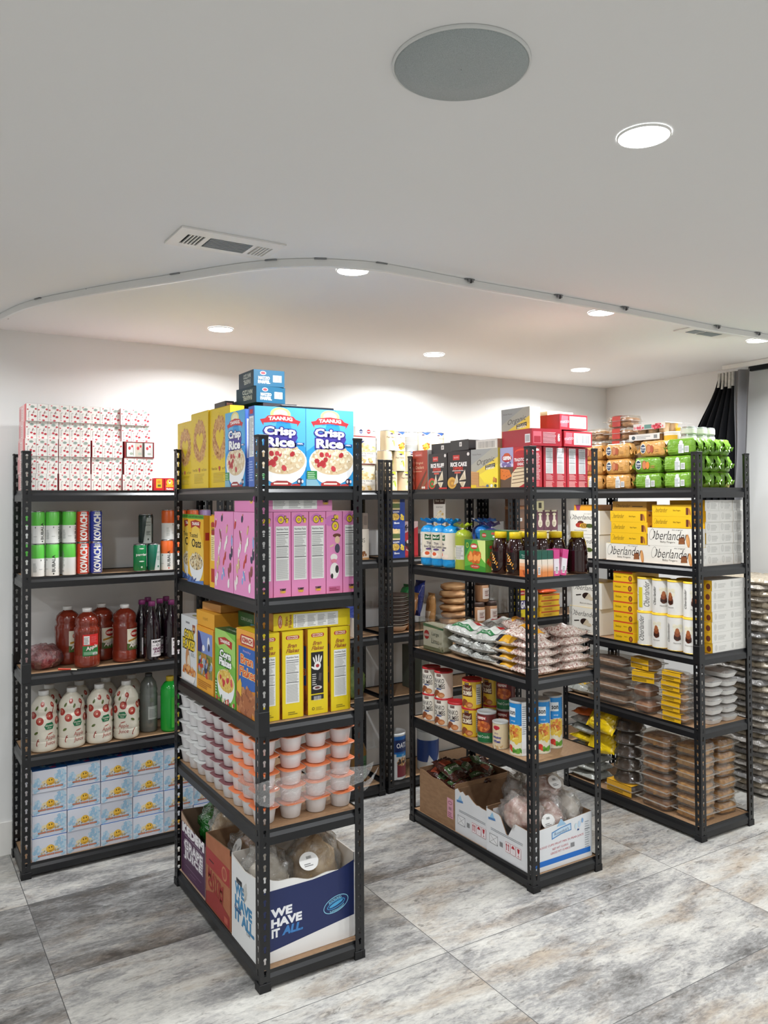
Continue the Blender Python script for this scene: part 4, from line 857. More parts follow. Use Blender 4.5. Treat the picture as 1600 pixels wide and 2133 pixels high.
put(oats2, (1.14, 2.874, zp), 'narrow side of a yellow oats cereal box next to the pink boxes', rz=RL)
put(('cereal_box', 'cereal box', carton(.05, .19, .27, 'D8922C', front=Art().rect(0, 0, .05, .27, 'D8922C').poly([(.01, .2), (.04, .2), (.04, .24), (.01, .22)], '8A2A22').rect(.01, .05, .04, .18, 'C8382E')).build('cereal_box')), (1.165, 2.935, zp), 'orange side of a cereal box squeezed between oats boxes', rz=RL)
# bran and corn flakes
zb = DECK[2] + S
def kem(A, cx, cy, w): return A.ell(cx - w * .38, cy, w * .14, w * .14, 'B82E2C').ell(cx + w * .38, cy, w * .14, w * .14, 'B82E2C').rect(cx - w * .38, cy - w * .14, cx + w * .38, cy + w * .14, 'B82E2C').rect(cx - w * .40, cy - w * .10, cx + w * .40, cy + w * .10, 'F4E4C8').text('KEMACH', cx, cy, w * .12, 'B02420', bold=.05, w=w * .7)
def bspine(kind):
    A = Art().rect(0, 0, .078, .291, 'EBD21F').rect(.0755, 0, .078, .291, 'C98A20'); kem(A, .038, .270, .048)
    A.text('Bran', .036, .243, .013, 'A8642A', bold=.03, shear=.4, w=.034).text('Flakes', .038, .226, .013, 'A8642A', bold=.03, shear=.4, w=.048)
    if kind: A.rect(.012, .07, .060, .212, '1C1A1C').ell(.037, .165, .013, .015, 'F2EFEC')
    if kind:
        for k, (dx, L, t) in enumerate([(-.011, .022, .35), (-.004, .028, .12), (.004, .029, -.05), (.011, .024, -.25)]): A.ell(.037 + dx * 1.2, .165 + .011 + L * .45, .0030, L * .52, 'F2EFEC', 10, t)
        A.ell(.022, .158, .0035, .011, 'F2EFEC', 10, 1.0).ell(.037, .165, .007, .006, 'B03A3E').lines(.016, .10, .034, .142, 6, 'C8C4C0').poly([(.04, .115), (.05, .112), (.053, .138), (.043, .14)], '56504E').ell(.036, .090, .018, .007, 'D8D0CC').ell(.036, .09, .010, .004, '6A3A3A').rect(.012, .05, .06, .066, '2A2A2C').bars(.018, .045, .054, .064, 'E0E0E0', None).ell(.02, .02, .005, .005, '4A4420').ell(.02, .02, .003, .003, 'EBD21F').lines(.03, .014, .06, .026, 3, 'B8A030')
    else: A.facts(.012, .05, .062, .212, 'EFEFEC'); A.lines(.02, .012, .056, .024, 2, '8A7C20')
    return A
def branfront(w=.187, h=.291):
    A = Art().rect(0, 0, w, h, 'D98A2C').poly([(0, h), (w, h), (w, h * .8), (w * .5, h * .93), (0, h * .86)], 'EBA53C'); kem(A, w * .52, h * .885, w * .66)
    A.poly([(w * .10, h * .34), (w * .10, h * .80), (w * .94, h * .80), (w * .94, h * .34), (w * .5, h * .30)], '2A62B4').text('Healthy', w * .5, h * .75, h * .035, 'D8A8C8', w=w * .36)
    A.otext('Bran', w * .5, h * .655, h * .10, 'E4572A', 'F6D88A', ob=.05, w=w * .56).otext('Flakes', w * .54, h * .51, h * .105, 'E4572A', 'F6D88A', ob=.05, w=w * .74)
    A.scatter(w * .5, h * .16, w * .48, h * .17, 120, .010, .020, ['A8643A', 'B8744A', '8E4E2C', 'C48A5A'], 6).poly([(w * .03, h * .33), (w * .2, h * .42), (w * .26, h * .36), (w * .24, h * .2), (w * .05, h * .26)], 'E8B838')
    return A
def bran(kind): return ('cereal_box', 'cereal box', carton(.078, .187, .291, 'D9B024', front=bspine(kind), left=branfront(), right=Art().rect(0, 0, .187, .291, 'B0602C'), top=Art().rect(0, 0, .078, .187, 'E3C428')).build('cereal_box'))
b0, b1 = bran(0), bran(1)
for i, (x, k, rz, l) in enumerate([(1.0895, 0, 0.0, 'first from left, its orange front on the aisle'), (1.180, 0, -.03, 'second from left with nutrition panel'), (1.270, 1, .02, 'third from left with a black hand panel'), (1.3588, 0, .02, 'rightmost with nutrition panel')]):
    put(b1 if k else b0, (x, 2.562, zb), 'yellow bran flakes box, ' + l, rz=rz, group='yellow bran flakes boxes' if not k else None)
A = Art().rect(0, 0, .287, .058, 'EBD21F'); A.ell(.024, .03, .008, .022, 'B82E2C').ell(.024, .03, .0055, .018, 'F4E4C8').text('KEMACH', .024, .03, .006, 'B02420', bold=.05, rot=PI / 2, w=.030).text('Bran', .046, .03, .010, 'A8642A', bold=.03, rot=PI / 2, w=.03).text('Flakes', .060, .03, .010, 'A8642A', bold=.03, rot=PI / 2, w=.042).rect(.072, .006, .240, .052, 'EFEFEC')
A.text('Nutrition Facts', .078, .029, .005, '333333', rot=PI / 2, w=.04)
for k in range(4): A.lines(.086 + .038 * k, .010, .118 + .038 * k, .048, 9, '8A8A88', k, .35)
put(('cereal_box', 'cereal box', carton(.287, .187, .058, 'D9B024', front=A, left=Art().rect(0, 0, .187, .058, 'C98A2A')).build('cereal_box')), (1.262, 2.572, zb + .2935), 'yellow bran flakes box lying flat on the upright ones', rz=-.05)
def cornfront(w=.20, h=.262):
    A = Art().rect(0, 0, w, h, '76B944').poly([(0, h), (w * .5, h), (w, h * .9), (w, h * .55), (0, h * .8)], 'A4D26C')
    A.poly([(w * .2, h * .78), (w * .16, h * .88), (w * .5, h * .92), (w * .86, h * .88), (w * .84, h * .78), (w * .5, h * .83)], 'B8302A').text('TAANUG', w * .5, h * .855, h * .042, 'F8F4EC', bold=.05, w=w * .46)
    A.text('Corn', w * .52, h * .68, h * .095, '1E5A22', bold=.15, w=w * .52).text('Corn', w * .52, h * .68, h * .095, 'FFFFFF', bold=.05, w=w * .52).text('Flakes', w * .52, h * .57, h * .095, '1E5A22', bold=.15, w=w * .58).text('Flakes', w * .52, h * .57, h * .095, 'FFFFFF', bold=.05, w=w * .58)
    A.bowl(w * .54, h * .31, w * .43, ['E8C660', 'F2DC90', 'D8B048'], 7, ['C8323A', 'D8505A'], nb=12, ry=.5); A.scatter(w * .5, h * .05, w * .45, h * .035, 22, .006, .010, ['E6DCB8', 'C8323A', '3E7A2A'], 2).rect(.004, h * .08, w * .12, h * .3, '3E8A34').lines(.006, h * .09, w * .11, h * .29, 5, 'D8EAD0')
    return A
corn = ('cereal_box', 'cereal box', carton(.20, .055, .262, '3F8A3A', front=cornfront(), right=Art().rect(0, 0, .055, .262, '5FAE38').lines(.01, .04, .045, .2, 14, 'A8D880'), top=Art().rect(0, 0, .2, .055, '2F5A34').text('Corn Flakes', .1, .028, .014, 'C8D8C0')).build('cereal_box'))
put(corn, (1.077, 2.766, zb), 'green corn flakes box with a white bowl, facing the aisle', rz=RL)
def honey(w=.187, h=.245):
    A = Art().rect(0, 0, w, h, 'E9A52E').rect(w * .06, h * .60, w * .94, h * .93, '7E94D0').poly([(w * .06, h * .60), (w * .06, h * .93), (w * .2, h * .9), (w * .35, h * .72), (w * .3, h * .6)], '2E2F72').ell(w * .42, h * .68, w * .08, h * .05, 'F0F0F4').ell(w * .72, h * .78, w * .07, h * .1, 'F0F0F4').ell(w * .74, h * .72, w * .05, h * .06, '22304E')
    A.rect(w * .06, h * .24, w * .94, h * .60, '8A8A4A').scatter(w * .5, h * .42, w * .4, h * .15, 70, .006, .018, ['B8843E', '5E7A34', 'C8402E', '2A3A66', 'E8E0D0', '6A4A2A', '98A8C0'], 9); A.lines(w * .1, h * .06, w * .9, h * .18, 4, 'B0701C', 2)
    return A
hon = ('cereal_box', 'cereal box', carton(.187, .055, .247, 'E2982A', front=honey(), right=Art().rect(0, 0, .055, .247, 'D8902A')).build('cereal_box'))
put(hon, (1.077, 2.978, zb), 'orange cereal box with a blue and green picture panel', rz=RL)
def wcorn(w=.195, h=.265):
    A = Art().rect(0, 0, w, h, 'DEE2E4').rect(w * .3, h * .89, w * .55, h * .92, '8A8E94').poly([(w * .72, h * .80), (w * .72, h * .90), (w * .90, h * .90), (w * .90, h * .80), (w * .81, h * .76)], '9A5A4A').rect(w * .75, h * .82, w * .87, h * .86, 'D8B070')
    for t, y in (('CORN', .72), ('FLAKES', .58)): A.text(t, w * .50, h * y, h * .13, '2A2010', bold=.14, w=w * (.56 if y > .6 else .74)).text(t, w * .50, h * y, h * .13, 'F0D23A', bold=.05, w=w * (.56 if y > .6 else .74))
    A.ell(w * .42, h * .36, w * .12, h * .16, 'C89060').ell(w * .5, h * .3, w * .1, h * .12, 'E8D8C0').lines(w * .62, h * .42, w * .9, h * .48, 3, 'A0A8B0').scatter(w * .5, h * .17, w * .4, h * .08, 60, .006, .013, ['D88A4A', 'C8743A', 'E8B070'], 8).poly([(w * .08, h * .12), (w * .92, h * .12), (w * .8, h * .02), (w * .2, h * .02)], 'F2F0EE')
    return A
put(('cereal_box', 'cereal box', carton(.195, .06, .265, 'C9CCD0', front=wcorn(), top=Art().rect(0, 0, .195, .06, 'C8CCCE').ell(.09, .03, .03, .010, '8A8A3A')).build('cereal_box')), (1.082, 3.174, zb), 'white corn flakes box with yellow lettering, by the left post', rz=RL)
put(('cereal_box', 'cereal box', carton(.20, .18, .056, 'E2A232', front=Art().rect(0, 0, .2, .056, 'E6A834').text('(original)', .1, .03, .014, '6A4410').ell(.1, .03, .045, .001, 'E6A834'), right=Art().rect(0, 0, .18, .056, 'C98A2A').ell(.12, .028, .018, .018, '8A6420')).build('cereal_box')), (1.145, 2.988, zb + .249), 'orange cereal box lying flat above the picture panel box', rz=RL)
put(('cereal_box', 'cereal box', carton(.16, .15, .03, 'C9924A').build('cereal_box')), (1.155, 3.0, zb + .306), 'thin orange brown box squeezed under the shelf', rz=RL + .1)
put(('cereal_box', 'cereal box', carton(.187, .12, .055, '2E6A38', front=Art().rect(0, 0, .187, .055, '2E6A38').text('CORN FLAKES', .08, .03, .012, 'D8E4D0').rect(.12, .01, .16, .02, '4A9AC0')).build('cereal_box')), (1.20, 2.77, zb + .264), 'dark green box lying flat above the corn flakes', rz=RL)
# ---- cups of food with foil lids ----
def cupp(lidc, edge):
    pr = [(.030, 0), (.033, .002), (.0405, .048), (.043, .052)]
    bd = MB().lathe([(r * .98, z) for r, z in pr], M('EDEBEC', .35), 24)
    L = MB(); P = []
    for z, q in ((.0505, .0455), (.0535, .0465), (.0545, .044)):
        for k in range(20):
            t = 2 * PI * k / 20; c, s_ = math.cos(t), math.sin(t); m_ = (abs(c) ** 4 + abs(s_) ** 4) ** -.25; P.append((q * c * m_, q * s_ * m_, z + .0012 * math.sin(3 * t + q * 90)))
    L.add(P, [(k, (k + 1) % 20, 20 + (k + 1) % 20, 20 + k) for k in range(20)], M(edge, .35)); L.add(P, [(20 + k, 20 + (k + 1) % 20, 40 + (k + 1) % 20, 40 + k) for k in range(20)] + [tuple(range(40, 60)), tuple(range(20))], M(lidc, .35))
    return ('food_cup', 'food cup', [('cup', bd.build('cup'), (0, 0, 0), None), ('lid', L.build('lid'), (0, 0, 0), {'E': 'orange peel-off lid', '7': 'dark red peel-off lid', 'D': 'white peel-off lid'}[lidc[0]])])
cupO = cupp('E8804E', 'F2B498'); cupR = cupp('7E4A50', 'E4DADA'); cupW = cupp('D9DAD8', 'EDEDEC')
zc = DECK[1] + S; rd = random.Random(21)
for r_ in range(5):
    for i in range(4):
        for j in range(9):
            if i > 0 and j > 0: continue
            if i == 3 and r_ == 4 and False: continue
            pr_, nm = (cupO, 'orange') if j <= 2 else ((cupR, 'dark red') if j <= 5 else (cupW, 'white'))
            x = 1.0905 + .0965 * i + rd.uniform(-.001, .001); y = 2.512 + .0945 * j + rd.uniform(-.0005, .0005)
            if i == 0 and j == 0: x += .0; y += .0
            if y > 3.27: x += 0
            where = ("end side, %s from left" % ORD[i]) if j == 0 else ("aisle side, %s from near corner" % ORD[j])
            put(pr_, (x, y, zc + .0560 * r_), 'white food cup with %s lid, %s, %s' % (nm, rown(r_, 5), where), rz=rd.uniform(-.02, .02), group='stacked food cups with %s lids' % nm)
# stretch wrap round the cups at the near end, with loose tails on the right
b = MB()
def wrapf(u, v):
    # path: short piece on the aisle side, round the outside of the post, along the end, past the right post
    P = [(1.0315, 2.60), (1.030, 2.50), (1.0285, 2.430), (1.033, 2.4175), (1.060, 2.4155), (1.15, 2.4165), (1.25, 2.4165), (1.35, 2.4165), (1.415, 2.4150), (1.440, 2.4190), (1.470, 2.432)]
    f = u * (len(P) - 1); i = min(int(f), len(P) - 2); t = f - i; x = P[i][0] * (1 - t) + P[i + 1][0] * t; y = P[i][1] * (1 - t) + P[i + 1][1] * t
    z0, z1 = .600 + .012 * math.sin(u * 9), .672 - .010 * math.cos(u * 7)
    k = max(0, (u - .8) / .2); z0, z1 = z0 + (.655 - z0) * k ** 1.5, z1 + (.665 - z1) * k ** 1.5
    n = .0022 * nz3(u * 18, v * 7, 1); return (x - abs(n) * .5, y - abs(n) - .001, z0 + (z1 - z0) * v)
b.grid(60, 10, wrapf, FILM_STRONG)
put(('stretch_wrap', 'plastic wrap', b.build('stretch_wrap')), (0, 0, 0), 'torn clear stretch wrap pulled around the post and stacked food cups')
b = MB(); b.grid(16, 6, lambda u, v: (1.427 + .075 * u, 2.430 + .02 * u + .004 * nz3(u * 7, v * 5, 2), .585 + .050 * u ** 2 + (v - .5) * .034 * (1 - u) ** .7 + .003 * nz3(u * 9, v * 4, 5)), FILM_STRONG)
put(('stretch_wrap', 'plastic wrap', b.build('stretch_wrap')), (0, 0, 0), 'loose twisted tail of clear wrap sticking out right of the front rack')
# ---- bottom cartons ----
def kedem_art(w):
    A = Art().rect(.003, .010, w - .003, .215, '4B2148').text('KEDEM', w * .5, .195, .032, 'F2EFF2', bold=.08, w=w * .86).text('Tradition of Excellence Since 1948', w * .5, .169, .007, 'C8B4C8', w=w * .75)
    for t, y, ww in (('GRAPE', .135, .74), ('JUICE', .095, .72)): A.text(t, w * .52, y, .034, 'E8E0EA', bold=.11, w=w * ww).text(t, w * .52, y, .034, '4B2148', bold=.075, w=w * ww).text(t, w * .52, y, .034, 'F4F0F4', bold=.03, w=w * ww)
    return A.rect(w * .2, .052, w * .85, .0532, 'B090B0').rect(w * .4, .036, w * .62, .0372, 'B090B0').rect(w * .3, .026, w * .75, .0272, '8A6088').rect(0, .004, w, .0065, 'E0C4B0')
kb = openbox(.29, .30, lambda s_, t: .205 + (.045 * (1 - t) ** 2 if s_ == 'front' else (.05 if s_ in ('back',) else .03 + .02 * t)), '4B2148', M('5E4A38', .8), {'front': kedem_art(.29)}, facec={'front': 'C9A890'})
ZB = DECK[0] + S
put(('grape_juice_carton', 'cardboard box', kb.build('grape_juice_carton')), (1.20, 3.124, ZB), 'open purple grape juice box on the bottom shelf, farthest', rz=RL)
def mayim(w):
    A = Art().rect(.004, .150, w - .004, .215, 'A8302E').ell(w * .78, .182, .026, .026, 'C07A58').ell(w * .78, .182, .019, .019, 'A8483A').rect(w * .15, .175, w * .35, .180, '4A1818').rect(.004, .006, w - .004, .048, '9A2E2A').poly([(.004, .048), (w * .4, .075), (w - .004, .048)], '9A2E2A')
    return A.text('MAYIM', w * .42, .120, .036, 'A0302C', bold=.03, w=w * .62, rot=-.12).text('CHAIM', w * .42, .085, .034, 'A0302C', bold=.03, w=w * .6, rot=-.12).rect(w * .78, .012, w * .92, .035, 'B85A4A')
rb = openbox(.25, .29, lambda s_, t: .265 + (.02 * t if s_ == 'front' else 0), noisy('red_kraft', 'A86848', 'B07050', 20, .75), CARDIN, {'front': mayim(.25)}, facec={'front': noisy('red_kraft', 'A86848', 'B07050', 20, .75)})
put(('drink_carton', 'cardboard box', rb.build('drink_carton')), (1.195, 2.848, ZB), 'open brown cardboard box with red print, between purple and white boxes', rz=RL)
nv = '1E2B5C'
fa = Art().poly([(.003, .032), (.362, .075), (.362, .265), (.30, .245), (.20, .236), (.003, .236)], nv)
for t, y, w_ in (('WE', .160, .072), ('HAVE', .127, .108)): fa.text(t, .049 + w_ / 2, y, .025, 'F2F3F6', bold=.055, w=w_)
fa.text('IT', .063, .094, .025, 'F2F3F6', bold=.055, w=.026).text('ALL.', .125, .094, .025, '3F7FC0', bold=.055, shear=.2, w=.072)
fa.ell(.290, .130, .050, .027, '8FD0E8', 32, .25).ell(.290, .130, .0475, .0245, nv, 32, .25).ell(.290, .130, .036, .013, '3F9AD0', 28, .25).ell(.290, .130, .033, .010, nv, 28, .25).ell(.29, .131, .028, .006, '4FA8D8', 20, .3)
fa.text('ROCKLAND', .286, .1475, .0085, '8FD0E8', bold=.02, w=.05, rot=.25, arch=6).text('SUPERMARKET', .295, .110, .0075, '8FD0E8', bold=.02, w=.058, rot=.25, arch=-6)
la = Art()
for t, y, w_ in (('WE', .185, .075), ('HAVE', .140, .145), ('IT ALL.', .095, .165)): la.text(t, .035 + w_ / 2, y, .036, '3F86B4', bold=.055, w=w_)
la.rect(.045, .205, .095, .222, '222428').rect(.05, .208, .09, .2125, '55585E').text('ROCKLAND', .06, .115, .014, '2A3F7A', bold=.02, w=.06, rot=-.1).text('.COM', .15, .07, .010, '333A4A')
def nf(s_, t):
    if s_ == 'front': return .300 - .052 * math.sin(min(1, t * 1.05) * PI * .72) ** .8 - .01 * math.sin(t * 9) ** 2
    if s_ == 'left': return .268 + .03 * abs(t - .5)
    return .29
wb = openbox(.366, .232, nf, 'ECEBEA', M('D6D0C8', .7), {'front': fa, 'left': la}, facec={'front': 'EDECEA', 'left': 'E6E7E7'}, K=20)
put(('supermarket_box', 'cardboard box', wb.build('supermarket_box')), (1.230, 2.583, ZB), 'white and navy supermarket box with large white lettering, front corner')
BREAD = noisy('pale_bread', 'B08E62', 'D0B284', 30, .7, bump=.3)
def bagof(rx, ry, rz, food, seed, fe=.86, film=FILM, lab=None, amp=.3, knot=True):
    bf = blob(rx * fe, ry * fe, rz * fe, food, .16, 2.4, seed, 24, 14); bw = blob(rx, ry, rz, film, amp, 2.6, seed + .5, 34, 20)
    if knot: bw.tube([(rx * .2, 0, rz * 1.6), (rx * .3, .01, rz * 1.95), (rx * .15, .0, rz * 2.2)], [.02, .007, .028], film, 10)
    ps = [('contents', bf.build('contents'), (0, 0, 0), None), ('wrapper', bw.build('wrapper'), (0, 0, 0), 'clear crinkled wrapper')]
    if lab:
        dx, dy, dz, ax, ay = lab; l = MB(); F = M('F1F0EE', .4); T = Matrix.Translation((dx, dy, dz)) @ Matrix.Rotation(ax, 4, 'X') @ Matrix.Rotation(ay, 4, 'Y')
        P = [T @ Vector((.036 * math.cos(2 * PI * k / 24), .030 * math.sin(2 * PI * k / 24), 0)) for k in range(24)] + [T @ Vector((.036 * math.cos(2 * PI * k / 24), .030 * math.sin(2 * PI * k / 24), -.0008)) for k in range(24)]
        l.add(P, [tuple(range(24)), tuple(range(47, 23, -1))] + [(k, (k + 1) % 24, 24 + (k + 1) % 24, 24 + k) for k in range(24)], F)
        A = Art().bars(-.010, .006, .014, .018, bg=None).lines(-.02, -.016, .014, -.004, 2, '777777'); l.art(A, lambda x, y, e: tuple(T @ Vector((x, y, e))))
        ps.append(('sticker', l.build('sticker'), (0, 0, 0), 'round white sticker with barcode'))
    return ('bag', 'plastic bag', ps)
put(bagof(.105, .095, .125, BREAD, 1.3, lab=(-.055, -.085, .175, .95, 0), knot=False), (1.305, 2.585, ZB + .110), 'clear bag of pale bread with round white sticker in the navy box')
put(bagof(.085, .095, .130, noisy('grey_bread', 'A89A86', 'CFC6B8', 24, .6), 5.1, amp=.4, knot=False, film=FILM), (1.135, 2.585, ZB + .085), 'clear crumpled bag of bread rolls, left side of the navy box')
put(bagof(.10, .10, .11, noisy('tan_pita', 'A8794E', 'C89A6A', 14, .7, bump=.3), 8.2, lab=(-.088, -.035, .155, 0, -1.15)), (1.20, 2.85, ZB + .09), 'clear bag of tan pita bread in the red printed box')
put(bagof(.06, .055, .12, BREAD, 12.4, knot=False), (1.150, 3.045, ZB + .10), 'tall clear bag of yellowish bread at the near edge of the purple box')
put(bagof(.065, .06, .085, noisy('green_peppers', '1F7A34', '2F9A46', 9, .25), 3.3, film=clear('green_film', 'C8E8C8', .25, .1, 1, 45, body=.08, bodyc='4FAF5A')), (1.155, 3.17, ZB + .125), 'crinkled green plastic bag in the purple grape juice box')
b = MB(); b.grid(18, 14, lambda u, v: (.16 * (u - .5), .22 * (v - .5), .012 + .05 * max(0, nz3(u * 3, v * 3, 8) + .35) * math.sin(PI * u) * math.sin(PI * v) + .006 * nz3(u * 11, v * 11, 2)), FILM)
put(('plastic_bag', 'plastic bag', b.build('plastic_bag')), (1.545, 2.83, .002), 'empty clear plastic bag lying on the floor right of the front rack')

# ================= MIDDLE RACK =================
LY = ''
def simple(name, cat, b): return (name, cat, b.build(name))
# --- top: crackers, rice dippers, matzo ---
A = Art().rect(0, 0, .128, .195, 'A8402C').poly([(.02, .165), (.02, .18), (.035, .19), (.085, .185), (.085, .165)], 'C4564A').text('MANISCHEWITZ', .052, .172, .007, 'F0DCD0', w=.05).text('Original', .06, .132, .014, 'EBC9A8', w=.060).text('Crackers', .062, .112, .016, 'EBC9A8', w=.072).rect(.008, .090, .08, .093, 'D8A888').poly([(.01, .0), (.03, .0), (.12, .10), (.12, .085), (.06, 0)], '6A3A26').poly([(.04, .0), (.06, .0), (.127, .07), (.127, .045), (.085, 0)], '8A5436').ell(.10, .012, .008, .006, 'EDE6DC').ell(.085, .012, .006, .006, 'EDE6DC')
zt = DECK[4] + S
put(simple('cracker_box', 'cracker box', carton(.128, .06, .195, '8E3424', front=A, right=Art().rect(0, 0, .06, .195, 'D8D2CC').lines(.01, .05, .05, .18, 16, '8A8480'))), (2.276, 3.255, zt), 'brown red cracker box at the far left end of the middle rack top', rz=RL)
def rice_art(t1, t2, fill):
    A = Art().rect(0, 0, .15, .172, '2A2627').rect(.035, .135, .078, .158, 'C0322C').text('GLICKS', .056, .147, .007, 'F4E4E0', w=.03).text(t1, .072, .115, .018, 'F0EEEC', bold=.05, w=.105).text(t2, .068, .096, .014, 'D8402F', bold=.03, w=.062).rect(.03, .084, .105, .087, 'E0DAD4').rect(.045, .073, .085, .081, 'D05A4A').ell(.135, .16, .008, .008, 'E8E4E0')
    A.ell(.028, .03, .030, .027, fill[0]).ell(.03, .028, .020, .018, fill[1]).ell(.03, .028, .008, .007, fill[0])
    for (a, b_, s_) in [((.04, .02), (.062, .075), (.07, .03)), ((.075, .04), (.115, .09), (.12, .045)), ((.075, .035), (.12, .035), (.10, .002))]: A.poly([a, b_, s_], 'E3D9C2').poly([(a[0] * .8 + s_[0] * .2, a[1] * .8 + s_[1] * .2), (a[0] * .3 + b_[0] * .7, a[1] * .3 + b_[1] * .7), s_], 'CDBF9F')
    return A.rect(.085, .0, .15, .010, 'C0322C')
nl = Art().rect(0, 0, .06, .172, '262324').lines(.008, .04, .054, .165, 15, 'CFCAC6', 2, .3, .2).ell(.02, .02, .010, .010, '7A2A34').ell(.042, .028, .010, .010, '7A2A34')
put(simple('rice_cake_box', 'rice snack box', carton(.148, .06, .172, '242122', front=rice_art('RICE FLUFF', 'DIPPERS', ('C8432F', '3E7A2E')), right=nl)), (2.278, 3.110, zt), 'black rice snack box with red filling picture', rz=RL)
put(simple('rice_cake_box', 'rice snack box', carton(.148, .06, .178, '242122', front=rice_art('RICE CAKE', 'DIPPERS', ('D8A84A', 'B8843A')), right=nl)), (2.282, 2.952, zt), 'black rice snack box with yellow filling picture beside the red one', rz=RL + .12)
ft = Art().rect(0, 0, .15, .048, '2C2A2C').rect(.075, .018, .095, .038, 'E8E4E0').rect(.080, .022, .090, .033, '9A9694')
fb = simple('rice_cake_box', 'rice snack box', carton(.145, .172, .046, '232123', front=ft))
put(fb, (2.355, 3.115, zt + .1735), 'black box lying flat on the left black snack box, white square on its side', rz=RL + .05)
put(fb, (2.345, 2.950, zt + .1795), 'black box lying flat on the right black snack box, white square on its side', rz=RL - .06)
put(simple('rice_cake_box', 'rice snack box', carton(.15, .172, .172, '2A2728', front=Art().rect(0, 0, .15, .172, 'CFC8C0').lines(.01, .01, .14, .165, 10, 'A89A94'))), (2.40, 2.775, zt), 'pale lined box set back beside the matzo boxes, holding up a flat box', rz=RL)
put(simple('rice_cake_box', 'rice snack box', carton(.15, .172, .046, 'B8907A', front=Art().rect(0, 0, .15, .046, 'C9C4C0').bars(.004, .004, .146, .042, '8E8A88', 'D9D5D0', 30))), (2.36, 2.775, zt + .1735), 'flat box with white barcode like side left of the tall matzo box', rz=RL)
def org(w, h):
    A = Art().rect(0, 0, w, h, 'E3C84A').poly([(0, h), (w, h), (w, h * .78), (0, h * .35)], 'A9A79A').poly([(0, h), (w * .8, h), (0, h * .6)], '9A9C9A').poly([(w * .3, h * .35), (w, h * .6), (w, h * .1), (w * .5, h * .15)], 'F0DA3E')
    A.text('Yehuda Matzos', w * .22, h * .87, h * .035, '5A5450', w=w * .34).text('Organic', w * .56, h * .68, h * .17, '2A2622', bold=-.005, shear=.35, w=w * .66, rot=.14)
    A.poly([(w * .54, h * .47), (w * .9, h * .53), (w * .9, h * .63), (w * .54, h * .575)], '2E2620').text('whole wheat', w * .72, h * .575, h * .035, 'F0E8C8', w=w * .32, rot=.1).text('matzo', w * .72, h * .515, h * .055, 'F0E8C8', bold=.04, w=w * .3, rot=.1)
    for (a, b_, c, d) in [(0, .30, .42, .72), (.2, .55, .05, .52), (.42, .68, .05, .42)]:
        A.poly([(w * a, h * .04), (w * b_, h * .04), (w * (b_ - .02), h * c), (w * a, h * (c + .03))], 'C99A66')
        A.lines(w * a + .003, h * .06, w * b_ - .003, h * c, 9, 'A8713F', 3, .25, .1).rect(w * b_ - .003, h * .04, w * b_, h * c, '8E4A2A')
    return A.rect(0, h * .03, w * .2, h * .10, 'E8C828').ell(w * .62, h * .07, w * .05, h * .035, '4A6A8A').ell(w * .77, h * .07, w * .045, h * .04, 'E8EEE8').ell(w * .91, h * .07, w * .045, h * .04, '3E4E22').scatter(w * .88, h * .2, w * .08, h * .05, 12, .004, .008, ['C9843A', 'A86A2A'], 4)
put(simple('matzo_box', 'matzo box', carton(.186, .05, .176, 'B8A862', front=org(.186, .176), right=Art().rect(0, 0, .05, .176, 'D8C23E'))), (2.273, 2.760, zt), 'yellow grey organic matzo box standing on the shelf', rz=RL)
put(simple('matzo_box', 'matzo box', carton(.178, .06, .172, 'B8A862', front=org(.178, .172), right=Art().rect(0, 0, .06, .172, 'D5D0BE'))), (2.345, 2.63, zt + .1735), 'yellow grey organic matzo box raised on the boxes behind the red ones', rz=RL + .02)
ob = Art().rect(0, 0, .075, .16, 'EDEBD2').text('Organic', .038, .08, .022, '5A5448', shear=.3, w=.055, rot=.1).rect(.035, .05, .07, .066, '3A322A').poly([(0, 0), (.075, 0), (.075, .05), (0, .03)], 'E8D23E').ell(.04, .13, .014, .014, '9AC4D8').ell(.04, .12, .010, .008, 'D86A5A')
obp = simple('matzo_box', 'matzo box', carton(.075, .14, .16, 'E6E4D4', front=ob))
put(obp, (2.475, 2.62, zt + .1735), 'small white organic matzo box behind the red stack, left one', rz=-.1); put(obp, (2.555, 2.63, zt + .1735), 'small white organic matzo box behind the red stack, right one', rz=-.1)
gf = Art().rect(0, 0, .186, .173, 'B3262E').rect(0, .09, .085, .173, 'A4A2C8').scatter(.042, .10, .04, .012, 20, .006, .012, ['5A4A7A', '7A6AA0', 'D8D4E4'], 3).ell(.044, .128, .032, .017, 'A8202A', 20).ell(.044, .142, .020, .008, 'C8542A', 16).text('GEFEN', .044, .128, .014, 'F4EEEC', bold=.06, w=.05)
gf.rect(0, 0, .085, .09, '5E4A3A').poly([(.002, .04), (.002, .085), (.06, .078), (.075, .05), (.03, .035)], 'D9772E').scatter(.035, .062, .03, .015, 10, .0015, .003, ['8A3E1A'], 2)
gf.ell(.135, .150, .040, .014, 'D8402C', 20).ell(.135, .147, .036, .010, 'B3262E', 20).text('TRADITIONAL', .138, .118, .013, 'F4EEEC', bold=.03, w=.092).text('UNSALTED', .142, .100, .011, 'F4EEEC', bold=.03, w=.06).poly([(.07, .004), (.076, .06), (.11, .088), (.184, .088), (.184, .03), (.12, .004)], 'DCC8A4')
for k in range(5): gf.poly([(.075 + .004 * k, .018 + .015 * k), (.18, .028 + .014 * k), (.18, .031 + .014 * k), (.075 + .004 * k, .021 + .015 * k)], '6A4A34')
